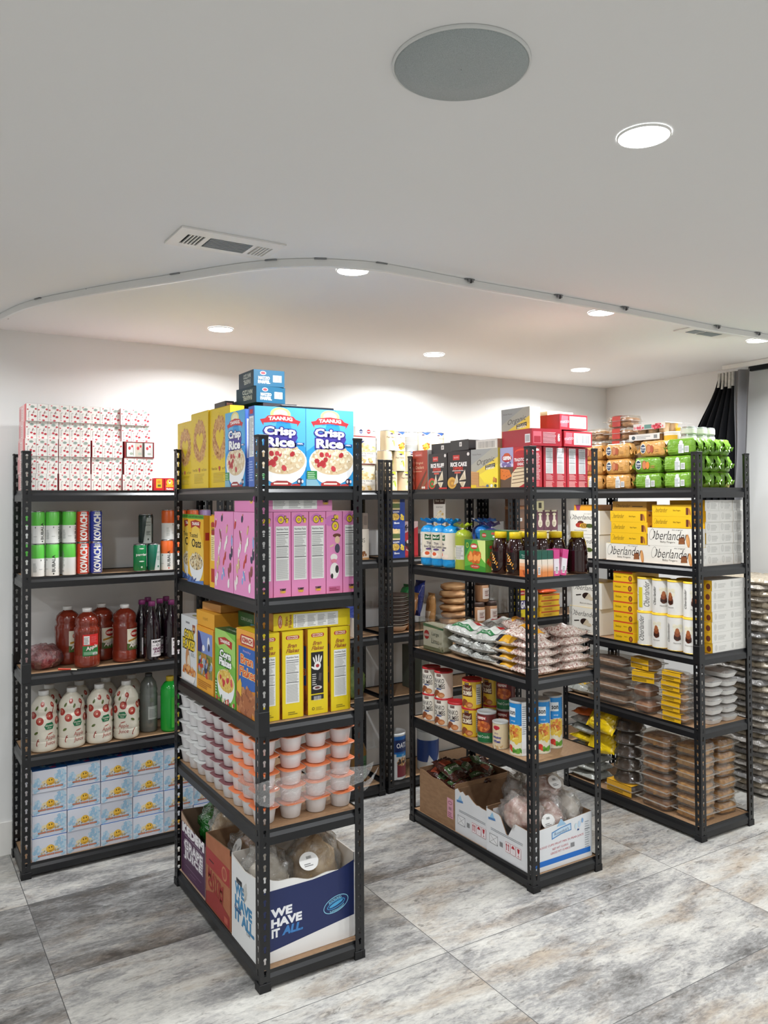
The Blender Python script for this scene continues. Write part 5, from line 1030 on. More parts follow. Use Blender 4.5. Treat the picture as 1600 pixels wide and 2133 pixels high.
rs = Art().rect(0, 0, .066, .173, 'B22C3A').rect(.063, 0, .066, .173, '8E1F2C').facts(.012, .060, .052, .168, 'EDEEEE', '9AA0A4').lines(.012, .034, .052, .058, 7, 'E8B0B0', 4).lines(.010, .004, .058, .030, 8, 'E8B8B8', 5, .45, .3)
rfs = Art().rect(0, 0, .066, .173, 'B8303C').text('GEFEN', .033, .158, .009, 'F4EEEC', bold=.06, w=.036).lines(.008, .035, .058, .148, 18, 'EBC4C4', 3, .45, .2).rect(.012, .006, .05, .03, 'D0606A').rect(.014, .008, .026, .024, 'B8303C')
fac = Art().rect(0, 0, .186, .173, 'A82634')
g1 = simple('matzo_box', 'matzo box', carton(.066, .186, .173, 'A82634', front=rfs, left=gf, top=Art().rect(0, 0, .066, .186, 'C04A52')))
g2 = simple('matzo_box', 'matzo box', carton(.066, .186, .173, 'A82634', front=rs, left=fac, top=Art().rect(0, 0, .066, .186, 'C04A52')))
put(g1, (2.290, 2.570, zt), 'red matzo box at the near corner with white text side and picture front')
for i, x in enumerate([2.3675, 2.438, 2.509, 2.572]): put(g2, (x, 2.572 + .004 * i, zt), 'upright red matzo box with nutrition panel, %s of four' % ORD[i], rz=[.01, -.02, .01, 0][i], group='upright red matzo boxes with nutrition panels')
lyf = Art().rect(0, 0, .173, .066, 'AE2A38')
lyf.poly([(.006, .012), (.012, .06), (.052, .058), (.046, .010)], 'D66A78').text('matzo', .03, .034, .012, 'F0D0D4', rot=.1).rect(.060, .008, .165, .058, 'EDEEEE').bars(.062, .010, .163, .056, '8A9094', 'EDEEEE', 12, seed=8)
lys = Art().rect(0, 0, .186, .066, 'A82030').bars(.022, .018, .058, .052, '555555', 'E8E8E8')
ly = simple('matzo_box', 'matzo box', carton(.173, .186, .066, 'A82634', front=lyf, left=lys))
lyf2 = Art().rect(0, 0, .155, .072, 'AE2A38').rect(.008, .010, .050, .060, 'D66A78').rect(.012, .014, .046, .040, 'B03040').lines(.058, .012, .125, .060, 9, 'E8B0B6', 3, .5, .1).text('GEFEN', .14, .036, .010, 'F0E0E0', bold=.05, rot=PI / 2, w=.03)
ly2 = simple('matzo_box', 'matzo box', carton(.155, .21, .072, 'A82634', front=lyf2, left=Art().rect(0, 0, .21, .072, 'A01E2C').bars(.165, .014, .200, .05, '555555', 'E8E8E8')))
put(ly2, (2.357, 2.575, zt + .1745), 'red matzo box lying flat, lower left of the three on top', rz=-.10)
put(ly, (2.533, 2.570, zt + .1765), 'red matzo box lying flat, lower right of the three on top', rz=.02, scale=(.98, 1, 1))
put(ly, (2.510, 2.575, zt + .2480), 'red matzo box lying flat, highest on the middle rack', rz=.05)
# --- second shelf: rice cakes, nuggets box, syrup, small cartons ---
z2 = DECK[3] + S
A = Art().rect(-.13, .040, .13, .165, 'DDD6C4'); A.poly([(-.018, .128), (.022, .128), (.022, .156), (.002, .150), (-.018, .156)], '1E5E3A').text('BeKol', .002, .141, .010, 'EDEBDD', bold=.03, shear=.2, w=.032).text('Thin', .004, .112, .011, '2E2A4A', bold=.02, w=.024).text('Rice Cakes', .004, .096, .011, '2E2A4A', bold=.02, w=.050).ell(.003, .083, .016, .005, '5A4A7A').ell(-.008, .058, .024, .014, 'F0E6DA').ell(-.006, .062, .012, .009, 'D8603A', 14).ell(.026, .054, .014, .010, 'E8D8C8')
A.rect(-.075, .065, -.035, .16, 'E8E6E0').lines(-.073, .09, -.037, .157, 12, '8A8680', 2).bars(-.073, .066, -.04, .084)
def ricebag(c, art, seed, sc=1.0):
    r = .0435; me = MB().lathe([(.030, 0), (.040, .004), (r, .012), (r, .165), (.041, .180), (.030, .192), (.010, .199), (.008, .204)], foil('foil_' + c, c, .3, 30, .5), 32, wob=lambda a, z: 1 + .025 * math.sin(5 * a + 40 * z) * (1 if z > .165 else .25)).build('body')
    top = MB().grid(22, 8, lambda u, v: ((.008 + v * .044 * (1 + .3 * math.sin(3 * u * 2 * PI + seed))) * math.cos(2 * PI * u), (.008 + v * .030 * (1 + .3 * math.cos(4 * u * 2 * PI + seed))) * math.sin(2 * PI * u), .204 + .034 * v * (1 + .25 * math.sin(7 * 2 * PI * u + seed)) - .012 * v * v), foil('foil_' + c, c, .3, 30, .5), closed_u=True).build('gathered_top')
    tie = MB().box(-.012, -.0105, .200, .012, -.0090, .207, M('F0F0EE', .4)).build('tie')
    ps = [('body', me, (0, 0, 0), None), ('gathered_top', top, (0, 0, 0), None), ('tie', tie, (0, 0, 0), 'white tie')]
    if art: ps.append(('label', MB().art(art, cyl(r), su=.006, rough=.3, e0=.0016).build('label'), (0, 0, 0), 'printed wrapper'))
    return ('rice_cake_bag', 'rice cake bag', ps)
rb1 = ricebag('1F9BE0', A, 1)
for (x, y, rz, l) in [(2.285, 3.232, .8, 'farthest, showing its ingredients'), (2.285, 3.142, .35, 'in the middle'), (2.285, 3.052, -.35, 'nearest of the three')]: put(rb1, (x, y, z2), 'bright blue bag of thin rice cakes, ' + l, rz=RL + rz)
put(ricebag('2A86D8', None, 3), (2.40, 2.95, z2), 'blue rice cake bag behind, only its gathered top showing')
put(ricebag('1D4FA8', None, 4), (2.47, 3.06, z2), 'dark blue gathered bag at the back of the shelf')
g_ = Art().rect(-.13, .0, .13, .165, '9AA83A').rect(-.010, .05, .04, .12, 'D8D8D0').lines(-.008, .055, .038, .118, 12, '8A8A84', 2).rect(-.05, .06, -.012, .11, 'EDEAD8').text('E', -.03, .095, .016, '2A2A20', bold=.05).ell(-.03, .045, .018, .012, 'E8E8D8').ell(-.03, .04, .010, .006, '6A8A3A')
put(ricebag('A7B82E', g_, 2), (2.285, 2.958, z2), 'green gold foil bag of rice cakes with crinkled top', rz=RL, scale=.92)
put(ricebag('5A4A98', None, 6), (2.372, 2.862, z2), 'purple foil bag with spiky gathered top behind the green box', scale=.95)
nug = Art().rect(0, 0, .148, .14, '5FAA3E').poly([(0, .14), (.06, .14), (.0, .06)], '2E7A3A').poly([(.09, .14), (.148, .14), (.148, .04), (.12, .06)], 'CFE08A').ell(.068, .112, .026, .013, 'C0342C', 18).text('GEFEN', .068, .112, .010, 'F4EEE8', bold=.05, w=.038).ell(.020, .115, .009, .012, 'C8D84A').ell(.02, .115, .007, .009, '3E7A2A')
nug.scatter(.075, .065, .045, .022, 60, .009, .016, ['D87A34', 'C8682A', 'E89A50', 'B85A24'], 3).poly([(0, 0), (.148, 0), (.148, .022), (.07, .034), (0, .018)], '3E8A30').ell(.075, .022, .034, .010, 'B8402C').text('OATS & HONEY', .075, .022, .006, 'F0E8D8', w=.05)
put(simple('nugget_box', 'frozen food box', carton(.148, .075, .14, '3E7E34', front=nug, right=Art().rect(0, 0, .075, .14, '6A9A3A').rect(.015, .05, .06, .12, '4E8A34').ell(.035, .11, .014, .008, 'C0342C').scatter(.03, .06, .02, .03, 12, .006, .01, ['C8602A', 'A84A20'], 3), top=Art().rect(0, 0, .148, .075, '7A9A6A'))), (2.287, 2.832, z2), 'green box with orange nuggets picture on the second shelf', rz=RL)
put(simple('nugget_box', 'frozen food box', carton(.16, .12, .042, '3E7E44', front=Art().rect(0, 0, .16, .042, '4A8A4A').ell(.03, .02, .016, .010, 'B8302C').text('GEFEN', .03, .02, .007, 'F0E8E0', w=.026).rect(.08, .024, .13, .034, 'C0504A').rect(.09, .012, .12, .019, 'E8E8E0').rect(.13, .006, .15, .016, '4A9AC8'))), (2.345, 2.760, z2 + .1415), 'green flat box lying on the nugget box', rz=RL)
SY = named('dark_syrup', lambda mt, nt, p: [p.inputs['Base Color'].__setattr__('default_value', hexc('2A1210')), p.inputs['Roughness'].__setattr__('default_value', .08), p.inputs['Coat Weight'].__setattr__('default_value', .5)])
sA = Art().rect(-.022, 0, .024, .085, '120C0C').ell(-.002, .052, .008, .008, 'D87A2E').ell(-.002, .052, .004, .004, '120C0C').lines(-.010, .034, .012, .038, 1, 'D8A04A')
for k in range(16): sA.ell(-.018 + .038 * ((k * 7) % 11) / 10, .006 + .072 * ((k * 5) % 13) / 12, .003, .004, ['E8A03A', 'F0D8A0', 'C8842A'][k % 3], 6)
syr = lap('syrup_bottle', .042, .19, [(.038, 0), (.042, .006), (.042, .09), (.040, .11), (.034, .135), (.026, .152), (.022, .158)], SY, 'syrup bottle', cap=(.027, .154, .182, 'F2D21E'), art=sA, art_z=.012)
syr[2][0][1].materials.append(SY)
ribs = lap('syrup_bottle', .045, .19, [(.040, 0)] + [q for k in range(9) for q in ((.045, .008 + .011 * k), (.0435, .0135 + .011 * k))] + [(.040, .120), (.034, .145), (.026, .158)], SY, 'syrup bottle', cap=(.028, .154, .182, 'F2D21E'))
for (pr_, x, y, l, rz) in [(syr, 2.288, 2.700, 'at the aisle edge, next to the green box', RL), (syr, 2.292, 2.608, 'second along the aisle edge', RL + .1), (ribs, 2.385, 2.650, 'behind the small cartons, left', 0), (ribs, 2.385, 2.555, 'just behind the green and orange cartons', 0), (ribs, 2.478, 2.560, 'behind the pink cartons', 0), (ribs, 2.478, 2.655, 'at the back of the syrup group', 0), (ribs, 2.557, 2.510, 'at the right end by the post, ribbed sides showing', 0)]:
    put(pr_, (x, y, z2), 'dark syrup bottle with yellow cap, ' + l, rz=rz)
def tea(c1, c2, c3, tilt=0):
    A = Art().rect(0, 0, .030, .108, c3).rect(0, .072, .030, .108, c1).rect(0, 0, .030, .022, c2)
    for k in range(5): A.rect(0, .022 + .006 * k, .030, .028 + .006 * k, ['E8A06A', 'EBB082', 'EFC29C', 'F2D2B4', 'F4DECA'][k] if c2 == 'E08A4A' else c3)
    if tilt: A.bars(.008, .010, .022, .042, '333333', 'F4F4F4', 10, vert=True)
    return A
lt = Art().rect(0, 0, .062, .108, 'EBD8C0').rect(0, .074, .062, .108, '1D5A4A').rect(0, 0, .062, .030, 'D8743A').rect(0, .03, .062, .045, 'E0945E').rect(0, .045, .062, .058, 'E8B48A').text('Wissotzky', .03, .09, .007, 'D8E4DC', w=.034).rect(.018, .082, .042, .0835, 'D8E4DC').scatter(.035, .018, .018, .010, 12, .003, .006, ['E8C89A', 'A8502A'], 2)
tb = simple('tea_box', 'small carton', carton(.030, .062, .108, '1F5A4A', front=tea('1D5A4A', 'E08A4A', 'F2E4D2', 1), left=lt, right=lt))
tb2 = simple('tea_box', 'small carton', carton(.030, .062, .108, '1F5A4A', front=tea('1D5A4A', 'E08A4A', 'F2E4D2', 0), left=lt, right=lt))
tp2 = simple('tea_box', 'small carton', carton(.034, .062, .110, 'D8488E', front=tea('D8488E', 'E070A8', 'F0E6EC', 1).rect(0, 0, .030, .008, 'D8488E'), left=Art().rect(0, 0, .062, .11, 'EDE4EA').rect(0, .075, .062, .11, 'D8488E')))
for i, (x, p_, rz) in enumerate([(2.262, tb, 0), (2.2945, tb, .03), (2.327, tb2, 0), (2.359, tb2, 0)]): put(p_, (x, 2.500 if i else 2.502, z2), 'small green and orange carton on the second shelf, %s from left' % ORD[i], rz=rz, group='small green and orange cartons')
put(tp2, (2.396, 2.500, z2), 'small pink and white carton standing straight')
put(tp2, (2.432, 2.500, z2 + .001), 'small pink and white carton leaning to the right', rot=(0, .16, 0))
# --- third shelf: bags of beans in trays ---
z3 = DECK[2] + S
tr = MB()
for (a, b_, c, d) in [((0, 0), (.20, .0), .12, 0)]: pass
def tray(w, d, h):
    b = MB(); t = .002
    b.box(-w / 2, -d / 2, 0, w / 2, d / 2, t, CLEAR); b.box(-w / 2, -d / 2, t, w / 2, -d / 2 + t, h, CLEAR); b.box(-w / 2, d / 2 - t, t, w / 2, d / 2, h, CLEAR)
    b.box(-w / 2, -d / 2 + t, t, -w / 2 + t, d / 2 - t, h, CLEAR); b.box(w / 2 - t, -d / 2 + t, t, w / 2, d / 2 - t, h, CLEAR)
    return simple('clear_tray', 'clear tray', b)
put(tray(.20, .20, .155), (2.345, 3.175, z3), 'clear acrylic tray holding the lima bean bag, at the aisle')
A = Art().rect(0, 0, .165, .125, 'D2D0BC').poly([(0, .125), (.165, .115), (.165, .105), (0, .110)], '2F6E48').rect(0, 0, .165, .016, '6A7048').ell(.028, .07, .022, .022, 'B02C2A', 16).text('GEFEN', .028, .068, .010, 'F0E4DC', bold=.04, w=.038).text('Large', .100, .078, .022, '2E3A24', w=.058).text('Limas', .100, .046, .024, '2E3A24', w=.062).scatter(.14, .03, .02, .02, 10, .004, .007, ['D8D4BC', 'A8A68A'], 2)
put(simple('lima_bean_bag', 'bean bag', carton(.165, .06, .125, 'C2C0AA', front=A, c=.006)), (2.292, 3.175, z3 + .0025), 'bag of large lima beans with red badge standing in the clear tray', rz=RL)
BEANW = foil('bean_bag_white', 'C9CBC6', .22, 40, .9); BEANG = foil('bean_bag_grey', '9FA19C', .22, 45, 1.0)
def beanbag(w, d, h, c1, lab, seed, mix=None):
    mt = mix or c1
    A = Art()
    if lab == 'green': A.poly([(w * .18, d * .12), (w * .86, d * .12), (w * .86, d * .9), (w * .18, d * .9)], 'DDE0DA').rect(w * .18, d * .12, w * .86, d * .28, '2A7A46').text('Great Northern Beans', w * .52, d * .2, d * .08, 'DCE8DC', w=w * .6).poly([(w * .55, d * .55), (w * .8, d * .6), (w * .78, d * .75), (w * .6, d * .78)], 'B82C2A').text('Navy', w * .38, d * .72, d * .12, '3A7A52', shear=.3).poly([(w * .22, d * .4), (w * .4, d * .45), (w * .36, d * .6)], '5A9A6A')
    elif lab == 'grey': A.rect(w * .2, d * .05, w * .84, d * .9, 'C8CAC4').text('KIDNEY', w * .5, d * .16, d * .13, '22262A', bold=.04, w=w * .4).scatter(w * .5, d * .55, w * .25, d * .22, 30, .006, .012, ['4A5650', '8A9690', 'E4E6E2', '5A6A66'], seed)
    elif lab == 'yellow': A.rect(w * .04, d * .05, w * .62, d * .95, 'E0A820').rect(w * .62, d * .05, w * .76, d * .95, '22202C').lines(w * .08, d * .15, w * .58, d * .5, 3, 'A87410', 3)
    elif lab == 'front_yellow': A.poly([(w * .3, d * .1), (w * .7, d * .05), (w * .75, d * .7), (w * .35, d * .8)], 'D99A2A').scatter(w * .5, d * .4, w * .12, d * .2, 16, .005, .01, ['5A2A6A', 'C8702A', 'E8C84A'], seed)
    return simple('bean_bag', 'bean bag', pillow(w, d, h, mt, .016, 24, seed, art=A if lab else None, su=.008, arte=.0022, nu=34, nv=26))
SPK2 = noisy('speckled_beans', 'D6CABF', '9A6A60', 130, .22, bump=.5, contrast=(.45, .62)); SPK3 = noisy('pale_beans', 'CBC3B6', 'A89A88', 110, .3, bump=.5)
bw = beanbag(.19, .15, .058, BEANW, 'green', 2.2); bg_ = beanbag(.18, .15, .054, BEANG, 'grey', 5.5); by = beanbag(.17, .13, .036, SPK3, 'yellow', 7.7); bsx = beanbag(.17, .14, .044, SPK2, None, 9.1); bsy = beanbag(.17, .14, .044, SPK2, 'front_yellow', 11.3)
for k, (p_, l) in enumerate([(bg_, 'bottom'), (bg_, 'middle'), (bw, 'top, green banded')]):
    put(p_, (2.330 + .006 * (k % 2), 2.975 + .004 * k, z3 + .0490 * k), 'clear bag of white beans, far stack, %s' % l, rot=(.06 * (k - 1), .05 * k, RL + .12 * (k - 1)))
for k, (p_, l) in enumerate([(bg_, 'bottom'), (bg_, 'middle'), (bw, 'top, green banded')]):
    put(p_, (2.330 - .006 * (k % 2), 2.800 - .003 * k, z3 + .0475 * k), 'clear bag of white beans, nearer stack, %s' % l, rot=(.07 * k, -.04 * k, RL - .12 * (k - 1)))
for k in range(3): put(bw if k == 2 else bg_, (2.50, 2.93, z3 + .054 * k), 'clear bag of beans behind the aisle stacks, %s' % ['bottom', 'middle', 'top with red mark'][k], rz=.3 * k + 1.2)
for k in range(4): put(by, (2.318, 2.660 + .003 * k, z3 + .033 * k), 'bag of beans with yellow and black end label, %s' % ['bottom', 'second', 'third', 'top'][k], rz=RL + PI + .05 * (k % 2) - .03)
lays = ['bottom', 'second', 'third', 'fourth', 'top']
for k in range(4):
    put(bsx, (2.325 + .004 * (k % 2), 2.532, z3 + .0345 * k), 'bag of pink speckled beans at the rack end, left pile, %s' % lays[k], rz=.04 * (k % 3 - 1))
    put(bsx, (2.503 + .003 * (k % 2), 2.532, z3 + .0345 * k + (.0)), 'bag of pink speckled beans at the rack end, right pile, %s' % lays[k], rz=-.04 * (k % 3 - 1))
put(bsy, (2.325, 2.575, z3 + .142), 'bag of speckled beans with orange picture, top left of the pile', rot=(.16, 0, .2))
put(bsx, (2.50, 2.535, z3 + .139), 'bag of speckled beans without label, top right of the pile', rot=(0, .02, -.08))
put(bsy, (2.385, 2.690, z3 + .158), 'bag of speckled beans with orange picture, farther back on the pile', rot=(0, 0, 1.1))
# --- fourth shelf: canisters ---
z4 = DECK[1] + S
def tin(r, h, basec, art, lidc, lidh=.006, lidr=.0012, rimc=None, bands=None):
    b = MB(); mf = (lambda z: M(next(c for zz, c in bands if z < zz * h), .35)) if bands else None
    pr = [(r, 0.004)] + ([(r, zz * h) for zz, c in bands if zz < .98] if bands else []) + [(r, h - .004)]
    b.lathe([(r - .001, 0), (r + .0008, .0015), (r, .004)], M(rimc or 'B9BCBE', .3, .8), 36); b.lathe(pr, M(basec, .35), 36, mfn=mf, cap=False); b.art(art, cyl(r), su=.006, rough=.35)
    l = MB().lathe([(r + lidr, h - .005), (r + lidr, h - .005 + lidh), (r - .002, h - .004 + lidh), (r - .004, h - .005 + lidh * .7), (.001, h - .005 + lidh * .7)], M(lidc, .4), 36, cap=False)
    return [('body', b.build('body'), (0, 0, 0), None), ('lid', l.build('lid'), (0, 0, 0), 'lid')]
def crumb_art(t1, t2, c1, c2, bg):
    A = Art().rect(-.045, .0, .045, .128, bg).rect(-.012, .105, .012, .117, '4A2420').text("JASON", 0, .111, .006, 'E8D8C8', w=.018)
    if t1 == 'PANKO': A.text(t1, 0, .085, .022, '2A2220', bold=.01, w=.056).text(t2, 0, .060, .022, '2A2220', bold=.01, w=.062).rect(-.012, .044, .014, .049, '2A4A8A')
    else: A.poly([(-.028, .055), (-.026, .103), (.026, .108), (.028, .055)], '5A2418').text(t1, 0, .092, .016, 'F0E4C8', shear=.3, w=.042).text(t2, 0, .070, .018, 'F0E4C8', bold=.04, w=.048)
    return A.ell(-.010, .028, .016, .014, c1).ell(.012, .018, .018, .013, c2).ell(-.022, .018, .010, .012, c1).ell(.016, .016, .011, .007, 'D89A6A')
panko = ('crumb_canister', 'crumb canister', tin(.044, .126, 'E9E2D4', crumb_art('PANKO', 'CRUMBS', '8E4E2C', 'C07A4A', 'EDE8DC').rect(-.12, .0, -.045, .128, 'E8DCC0'), 'B8242A', .009, .0015, rimc='2A4A9A'))
brd = ('crumb_canister', 'crumb canister', tin(.044, .126, 'E6B832', crumb_art('Bread', 'CRUMBS', '8E4E2C', 'B8683A', 'E9C23A').rect(.045, .02, .075, .11, 'D8D4C8').lines(.047, .025, .073, .1, 8, '8A8478'), 'B8242A', .009, .0015, rimc='C83A34'))
gA = Art().rect(-.12, 0, .12, .045, '1F6A3C').rect(-.12, .045, .12, .125, '6A2A28').ell(.005, .072, .034, .024, 'C0602E', 18).scatter(.005, .075, .03, .02, 20, .006, .010, ['D8803A', 'A84A22'], 3).rect(-.03, .100, .022, .116, 'A8242A').text('GEFEN', -.004, .108, .010, 'F0E4DC', bold=.05, w=.042).text('Bread Crumbs', .004, .028, .012, 'E4ECDC', w=.062)
gef = ('crumb_canister', 'crumb canister', tin(.042, .130, '1F6A3C', gA, 'A9ABAA', .007))
wA = Art().rect(-.1, 0, .1, .11, 'D9C7A4').ell(0, .090, .016, .009, 'B82A3A', 16).poly([(0, .078), (-.014, .092), (.014, .092)], 'B82A3A').text('Whole', 0, .066, .007, '6A4A8A', w=.02).text('Whiskey', .002, .048, .012, '3A3A88', bold=.04, w=.040).text('Wheat', .002, .032, .011, '3A3A88', bold=.04, w=.032).scatter(0, .010, .035, .008, 20, .003, .006, ['E8DCC0', 'C8A878'], 3)
whe = ('crumb_canister', 'crumb canister', tin(.034, .112, 'D9C7A4', wA, 'B8B9B6', .006))
nA = Art().rect(-.13, .13, .13, .222, '1E86CC').poly([(-.13, .13), (-.13, .155), (0, .125), (.13, .150), (.13, .12), (-.13, .12)], '2A5FB8').rect(-.13, .0, .13, .125, 'E4DFC8').rect(-.030, .160, .008, .198, 'E9EEF0').text('son', -.008, .176, .014, '22262A', bold=.03, w=.028).text('soup', -.004, .142, .008, 'E4EEF4', w=.02)
nA.scatter(.000, .085, .040, .035, 70, .006, .014, ['E3C24A', 'EFD878', 'D8A838'], 4).scatter(.0, .10, .03, .02, 14, .006, .010, ['C0602E', 'D8803A'], 5).ell(-.018, .030, .012, .012, 'C8342A').ell(-.008, .022, .009, .009, 'D84A34').scatter(.015, .022, .020, .010, 14, .005, .009, ['4E8A2E', '6AA83A'], 6).rect(.034, .0, .06, .222, 'EDEEEE').lines(.036, .09, .058, .21, 14, '8A9096', 2).rect(.036, .01, .058, .03, 'D8D8D8')
soup = ('soup_canister', 'soup mix canister', tin(.0405, .222, 'E6E6E2', nA, 'A6A8A8', .008))
for (p_, x, y, k, l, rz) in [(panko, 2.290, 3.232, 0, 'white panko crumb canister, bottom, farthest', .35), (panko, 2.290, 3.232, 1, 'white panko crumb canister, upper, farthest', .35), (panko, 2.288, 3.128, 0, 'white panko crumb canister, bottom, second', .35), (panko, 2.288, 3.128, 1, 'white panko crumb canister, upper, second', .35), (panko, 2.288, 3.022, 0, 'white panko crumb canister, third, nothing on it', .35), (brd, 2.288, 2.915, 0, 'yellow bread crumb canister, bottom', .35), (brd, 2.290, 2.912, 1, 'yellow bread crumb canister, upper', .3), (brd, 2.400, 2.90, 0, 'yellow bread crumb canister, second line, bottom', .2), (brd, 2.400, 2.90, 1, 'yellow bread crumb canister, second line, upper', .2), (gef, 2.288, 2.805, 0, 'green and brown crumb canister with grey lid', .3), (gef, 2.395, 2.80, 0, 'green crumb canister behind, lower', .5), (gef, 2.395, 2.80, 1, 'green crumb canister behind, upper', .5), (whe, 2.278, 2.700, 0, 'small cream canister with purple lettering', .3), (soup, 2.290, 2.592, 0, 'tall blue noodle soup canister, leftmost', .25)]:
    put(p_, (x, y, z4 + k * (.131 if p_ is gef else .1265)), l, rz=RL + rz)
put(soup, (2.385, 2.565, z4), 'tall blue noodle soup canister, middle, partly behind the post', rz=-.35); put(soup, (2.480, 2.590, z4), 'tall blue noodle soup canister, rightmost', rz=-.3)
# --- bottom shelf: open boxes ---
def hb(s_, t):
    if s_ == 'left': return .195 - .02 * t + .006 * math.sin(t * 17)
    return .205
def strap(A, w): return A.rect(.26, .055, .285, .115, 'C98A9C').rect(.262, .075, .283, .095, '6A4A58').ell(.2735, .102, .009, .006, 'A05A74')
bb = openbox(.33, .285, lambda s_, t: .205 - .022 * t + (.004 * math.sin(t * 13)) if s_ == 'left' else .210, CARD, CARDIN, {'left': Art().rect(.225, .045, .272, .135, 'D59AAA').lines(.23, .05, .268, .075, 3, '8A4A60').ell(.248, .115, .016, .008, '8A4A60').ell(.248, .115, .013, .005, 'D59AAA').bars(.235, .080, .262, .098, '4A2A38', 'D59AAA')})
put(simple('brown_box', 'cardboard box', bb), (2.410, 3.130, ZB), 'plain brown open cardboard box with pink sticker, bottom shelf')
def ros_side(w):
    A = Art().poly([(.022, .150), (.040, .176), (.056, .150)], '8FBBD8').poly([(.014, .138), (.062, .144), (.058, .154), (.012, .148)], '5A8CC0').text('Rosenfelds', .037, .146, .006, '2A4A8A', w=.036).lines(.03, .10, w - .03, .112, 2, '6A7078', 2, .3, .1)
    A.rect(.02, .042, .075, .082, '3A3E44').rect(.0215, .0435, .0735, .0805, 'E2E3E4').poly([(.0215, .0435), (.023, .0435), (.0735, .0805), (.072, .0805)], '3A3E44').poly([(.0215, .0805), (.0215, .079), (.0735, .0435), (.0735, .045)], '3A3E44').bars(.085, .045, .112, .072, bg=None)
    for i in range(3):
        x = .125 + .034 * i; A.rect(x, .040, x + .030, .082, 'C03A44').rect(x + .001, .041, x + .029, .081, 'E8E2E4')
        if i == 0: A.rect(x + .006, .047, x + .010, .072, 'B02430').rect(x + .018, .047, x + .022, .072, 'B02430').poly([(x + .003, .068), (x + .013, .068), (x + .008, .078)], 'B02430').poly([(x + .015, .068), (x + .025, .068), (x + .020, .078)], 'B02430')
        elif i == 1: A.poly([(x + .004, .066), (x + .009, .076), (x + .015, .079), (x + .021, .076), (x + .026, .066)], 'B02430').rect(x + .0145, .046, x + .016, .066, 'B8B0B0')
        else: A.poly([(x + .007, .078), (x + .023, .078), (x + .020, .062), (x + .015, .058), (x + .010, .062)], 'B02430').rect(x + .014, .048, x + .016, .06, 'B02430').rect(x + .009, .046, x + .021, .048, 'B02430')
    return A
w1 = openbox(.33, .272, lambda s_, t: .190 + (.012 * math.sin(t * 23) ** 2 - .016 * (t > .45) if s_ == 'left' else 0) - (.02 * t if s_ == 'left' else 0), 'DADCDE', CARDIN, {'left': ros_side(.27)}, facec={'back': CARD})
put(simple('fruit_cup_box', 'cardboard box', w1), (2.408, 2.848, ZB), 'white open box with torn rim and red handling marks, middle of bottom shelf')
fr = Art().rect(0, .020, .335, .042, '1E6FC8').poly([(.140, .165), (.165, .195), (.195, .165)], '9AC0DC').poly([(.112, .118), (.112, .148), (.16, .158), (.222, .165), (.224, .135), (.165, .130)], '4E88C0').poly([(.116, .124), (.116, .144), (.16, .154), (.218, .160), (.220, .139), (.165, .134)], 'C4DAEA').text("Rosenfeld's", .168, .142, .013, '1E3A70', shear=.25, w=.085, rot=.09)
fr.text('4.5OZ CUPS FRUIT MIX IN PEAR JUICE', .17, .098, .011, 'C8606A', w=.25, rot=.03).text('NET WT 12.65KG', .16, .080, .009, 'C8606A', w=.09, rot=.03).text('GROSS WT 13.40KG', .16, .064, .009, 'C8606A', w=.11, rot=.03).bars(.215, .060, .245, .085, bg=None).lines(.302, .045, .330, .16, 12, '9A9FA4', 3, .3).rect(.30, .12, .332, .1215, '5A6064').ell(.27, .15, .008, .014, 'BFD4E8').ell(.25, .145, .007, .012, 'C8DDE8').rect(.258, .125, .268, .132, '2A4A8A').ell(.288, .162, .006, .010, '8AB0D8')
w2 = openbox(.345, .285, lambda s_, t: (.182 - .075 * max(0, 1 - abs(t - .48) / .16) - .012 * t) if s_ == 'left' else (.168 + .022 * t if s_ == 'front' else .19), 'DCDEE0', CARDIN, {'left': ros_side(.285), 'front': fr}, facec={'front': 'E2E4E6'}, K=24)
put(simple('fruit_cup_box', 'cardboard box', w2), (2.410, 2.608, ZB), 'white open fruit cup box with blue stripe at the near corner')
choc = foil('chocolate_wrapper', '3E2019', .25, 40, .8)
def cbag(seed): return simple('snack_bag', 'snack bag', pillow(.15, .10, .045, choc, .010, 30, seed, art=Art().rect(.075, .0, .12, .10, '3F5A34').text('ORANGE', .098, .05, .014, 'D8DCD0', rot=PI / 2, w=.06, bold=.03).rect(.02, .02, .07, .06, '8A3A22').ell(.045, .055, .018, .010, 'A85A34'), su=.012))
cbs = [cbag(s_) for s_ in (1.5, 4.5, 8.5)]
for i, (x, y, z, rx, ry, rz) in enumerate([(2.33, 3.20, .155, .2, .2, -1.3), (2.33, 3.09, .150, .25, -.15, -1.7), (2.42, 3.17, .185, 0, .25, -.9), (2.44, 3.06, .175, .2, .1, -2.0), (2.50, 3.19, .19, .1, -.1, -.4), (2.33, 3.145, .205, .1, .3, -1.5), (2.49, 3.09, .185, .2, .15, .7)]):
    put(cbs[i % 3], (x, y, ZB + z), 'brown chocolate snack bag with green band, %s in the brown box' % ['front left', 'front right', 'centre back', 'centre right', 'far back', 'on top in front', 'back right'][i], rot=(rx, ry, rz), group='chocolate snack bags in the brown box')
MEAT = noisy('pinkish_salami', 'B58478', 'D9BDB2', 34, .45, bump=.3, contrast=(.4, .6))
put(bagof(.075, .115, .090, MEAT, 2.7, amp=.35, knot=False), (2.315, 2.60, ZB + .105), 'clear bag of pinkish pieces at the aisle corner of the fruit cup box')
put(bagof(.085, .095, .090, MEAT, 7.7, lab=(-.06, -.085, .10, 1.2, 0), amp=.3, knot=False), (2.415, 2.575, ZB + .085), 'clear bag of pinkish pieces with low round white sticker')
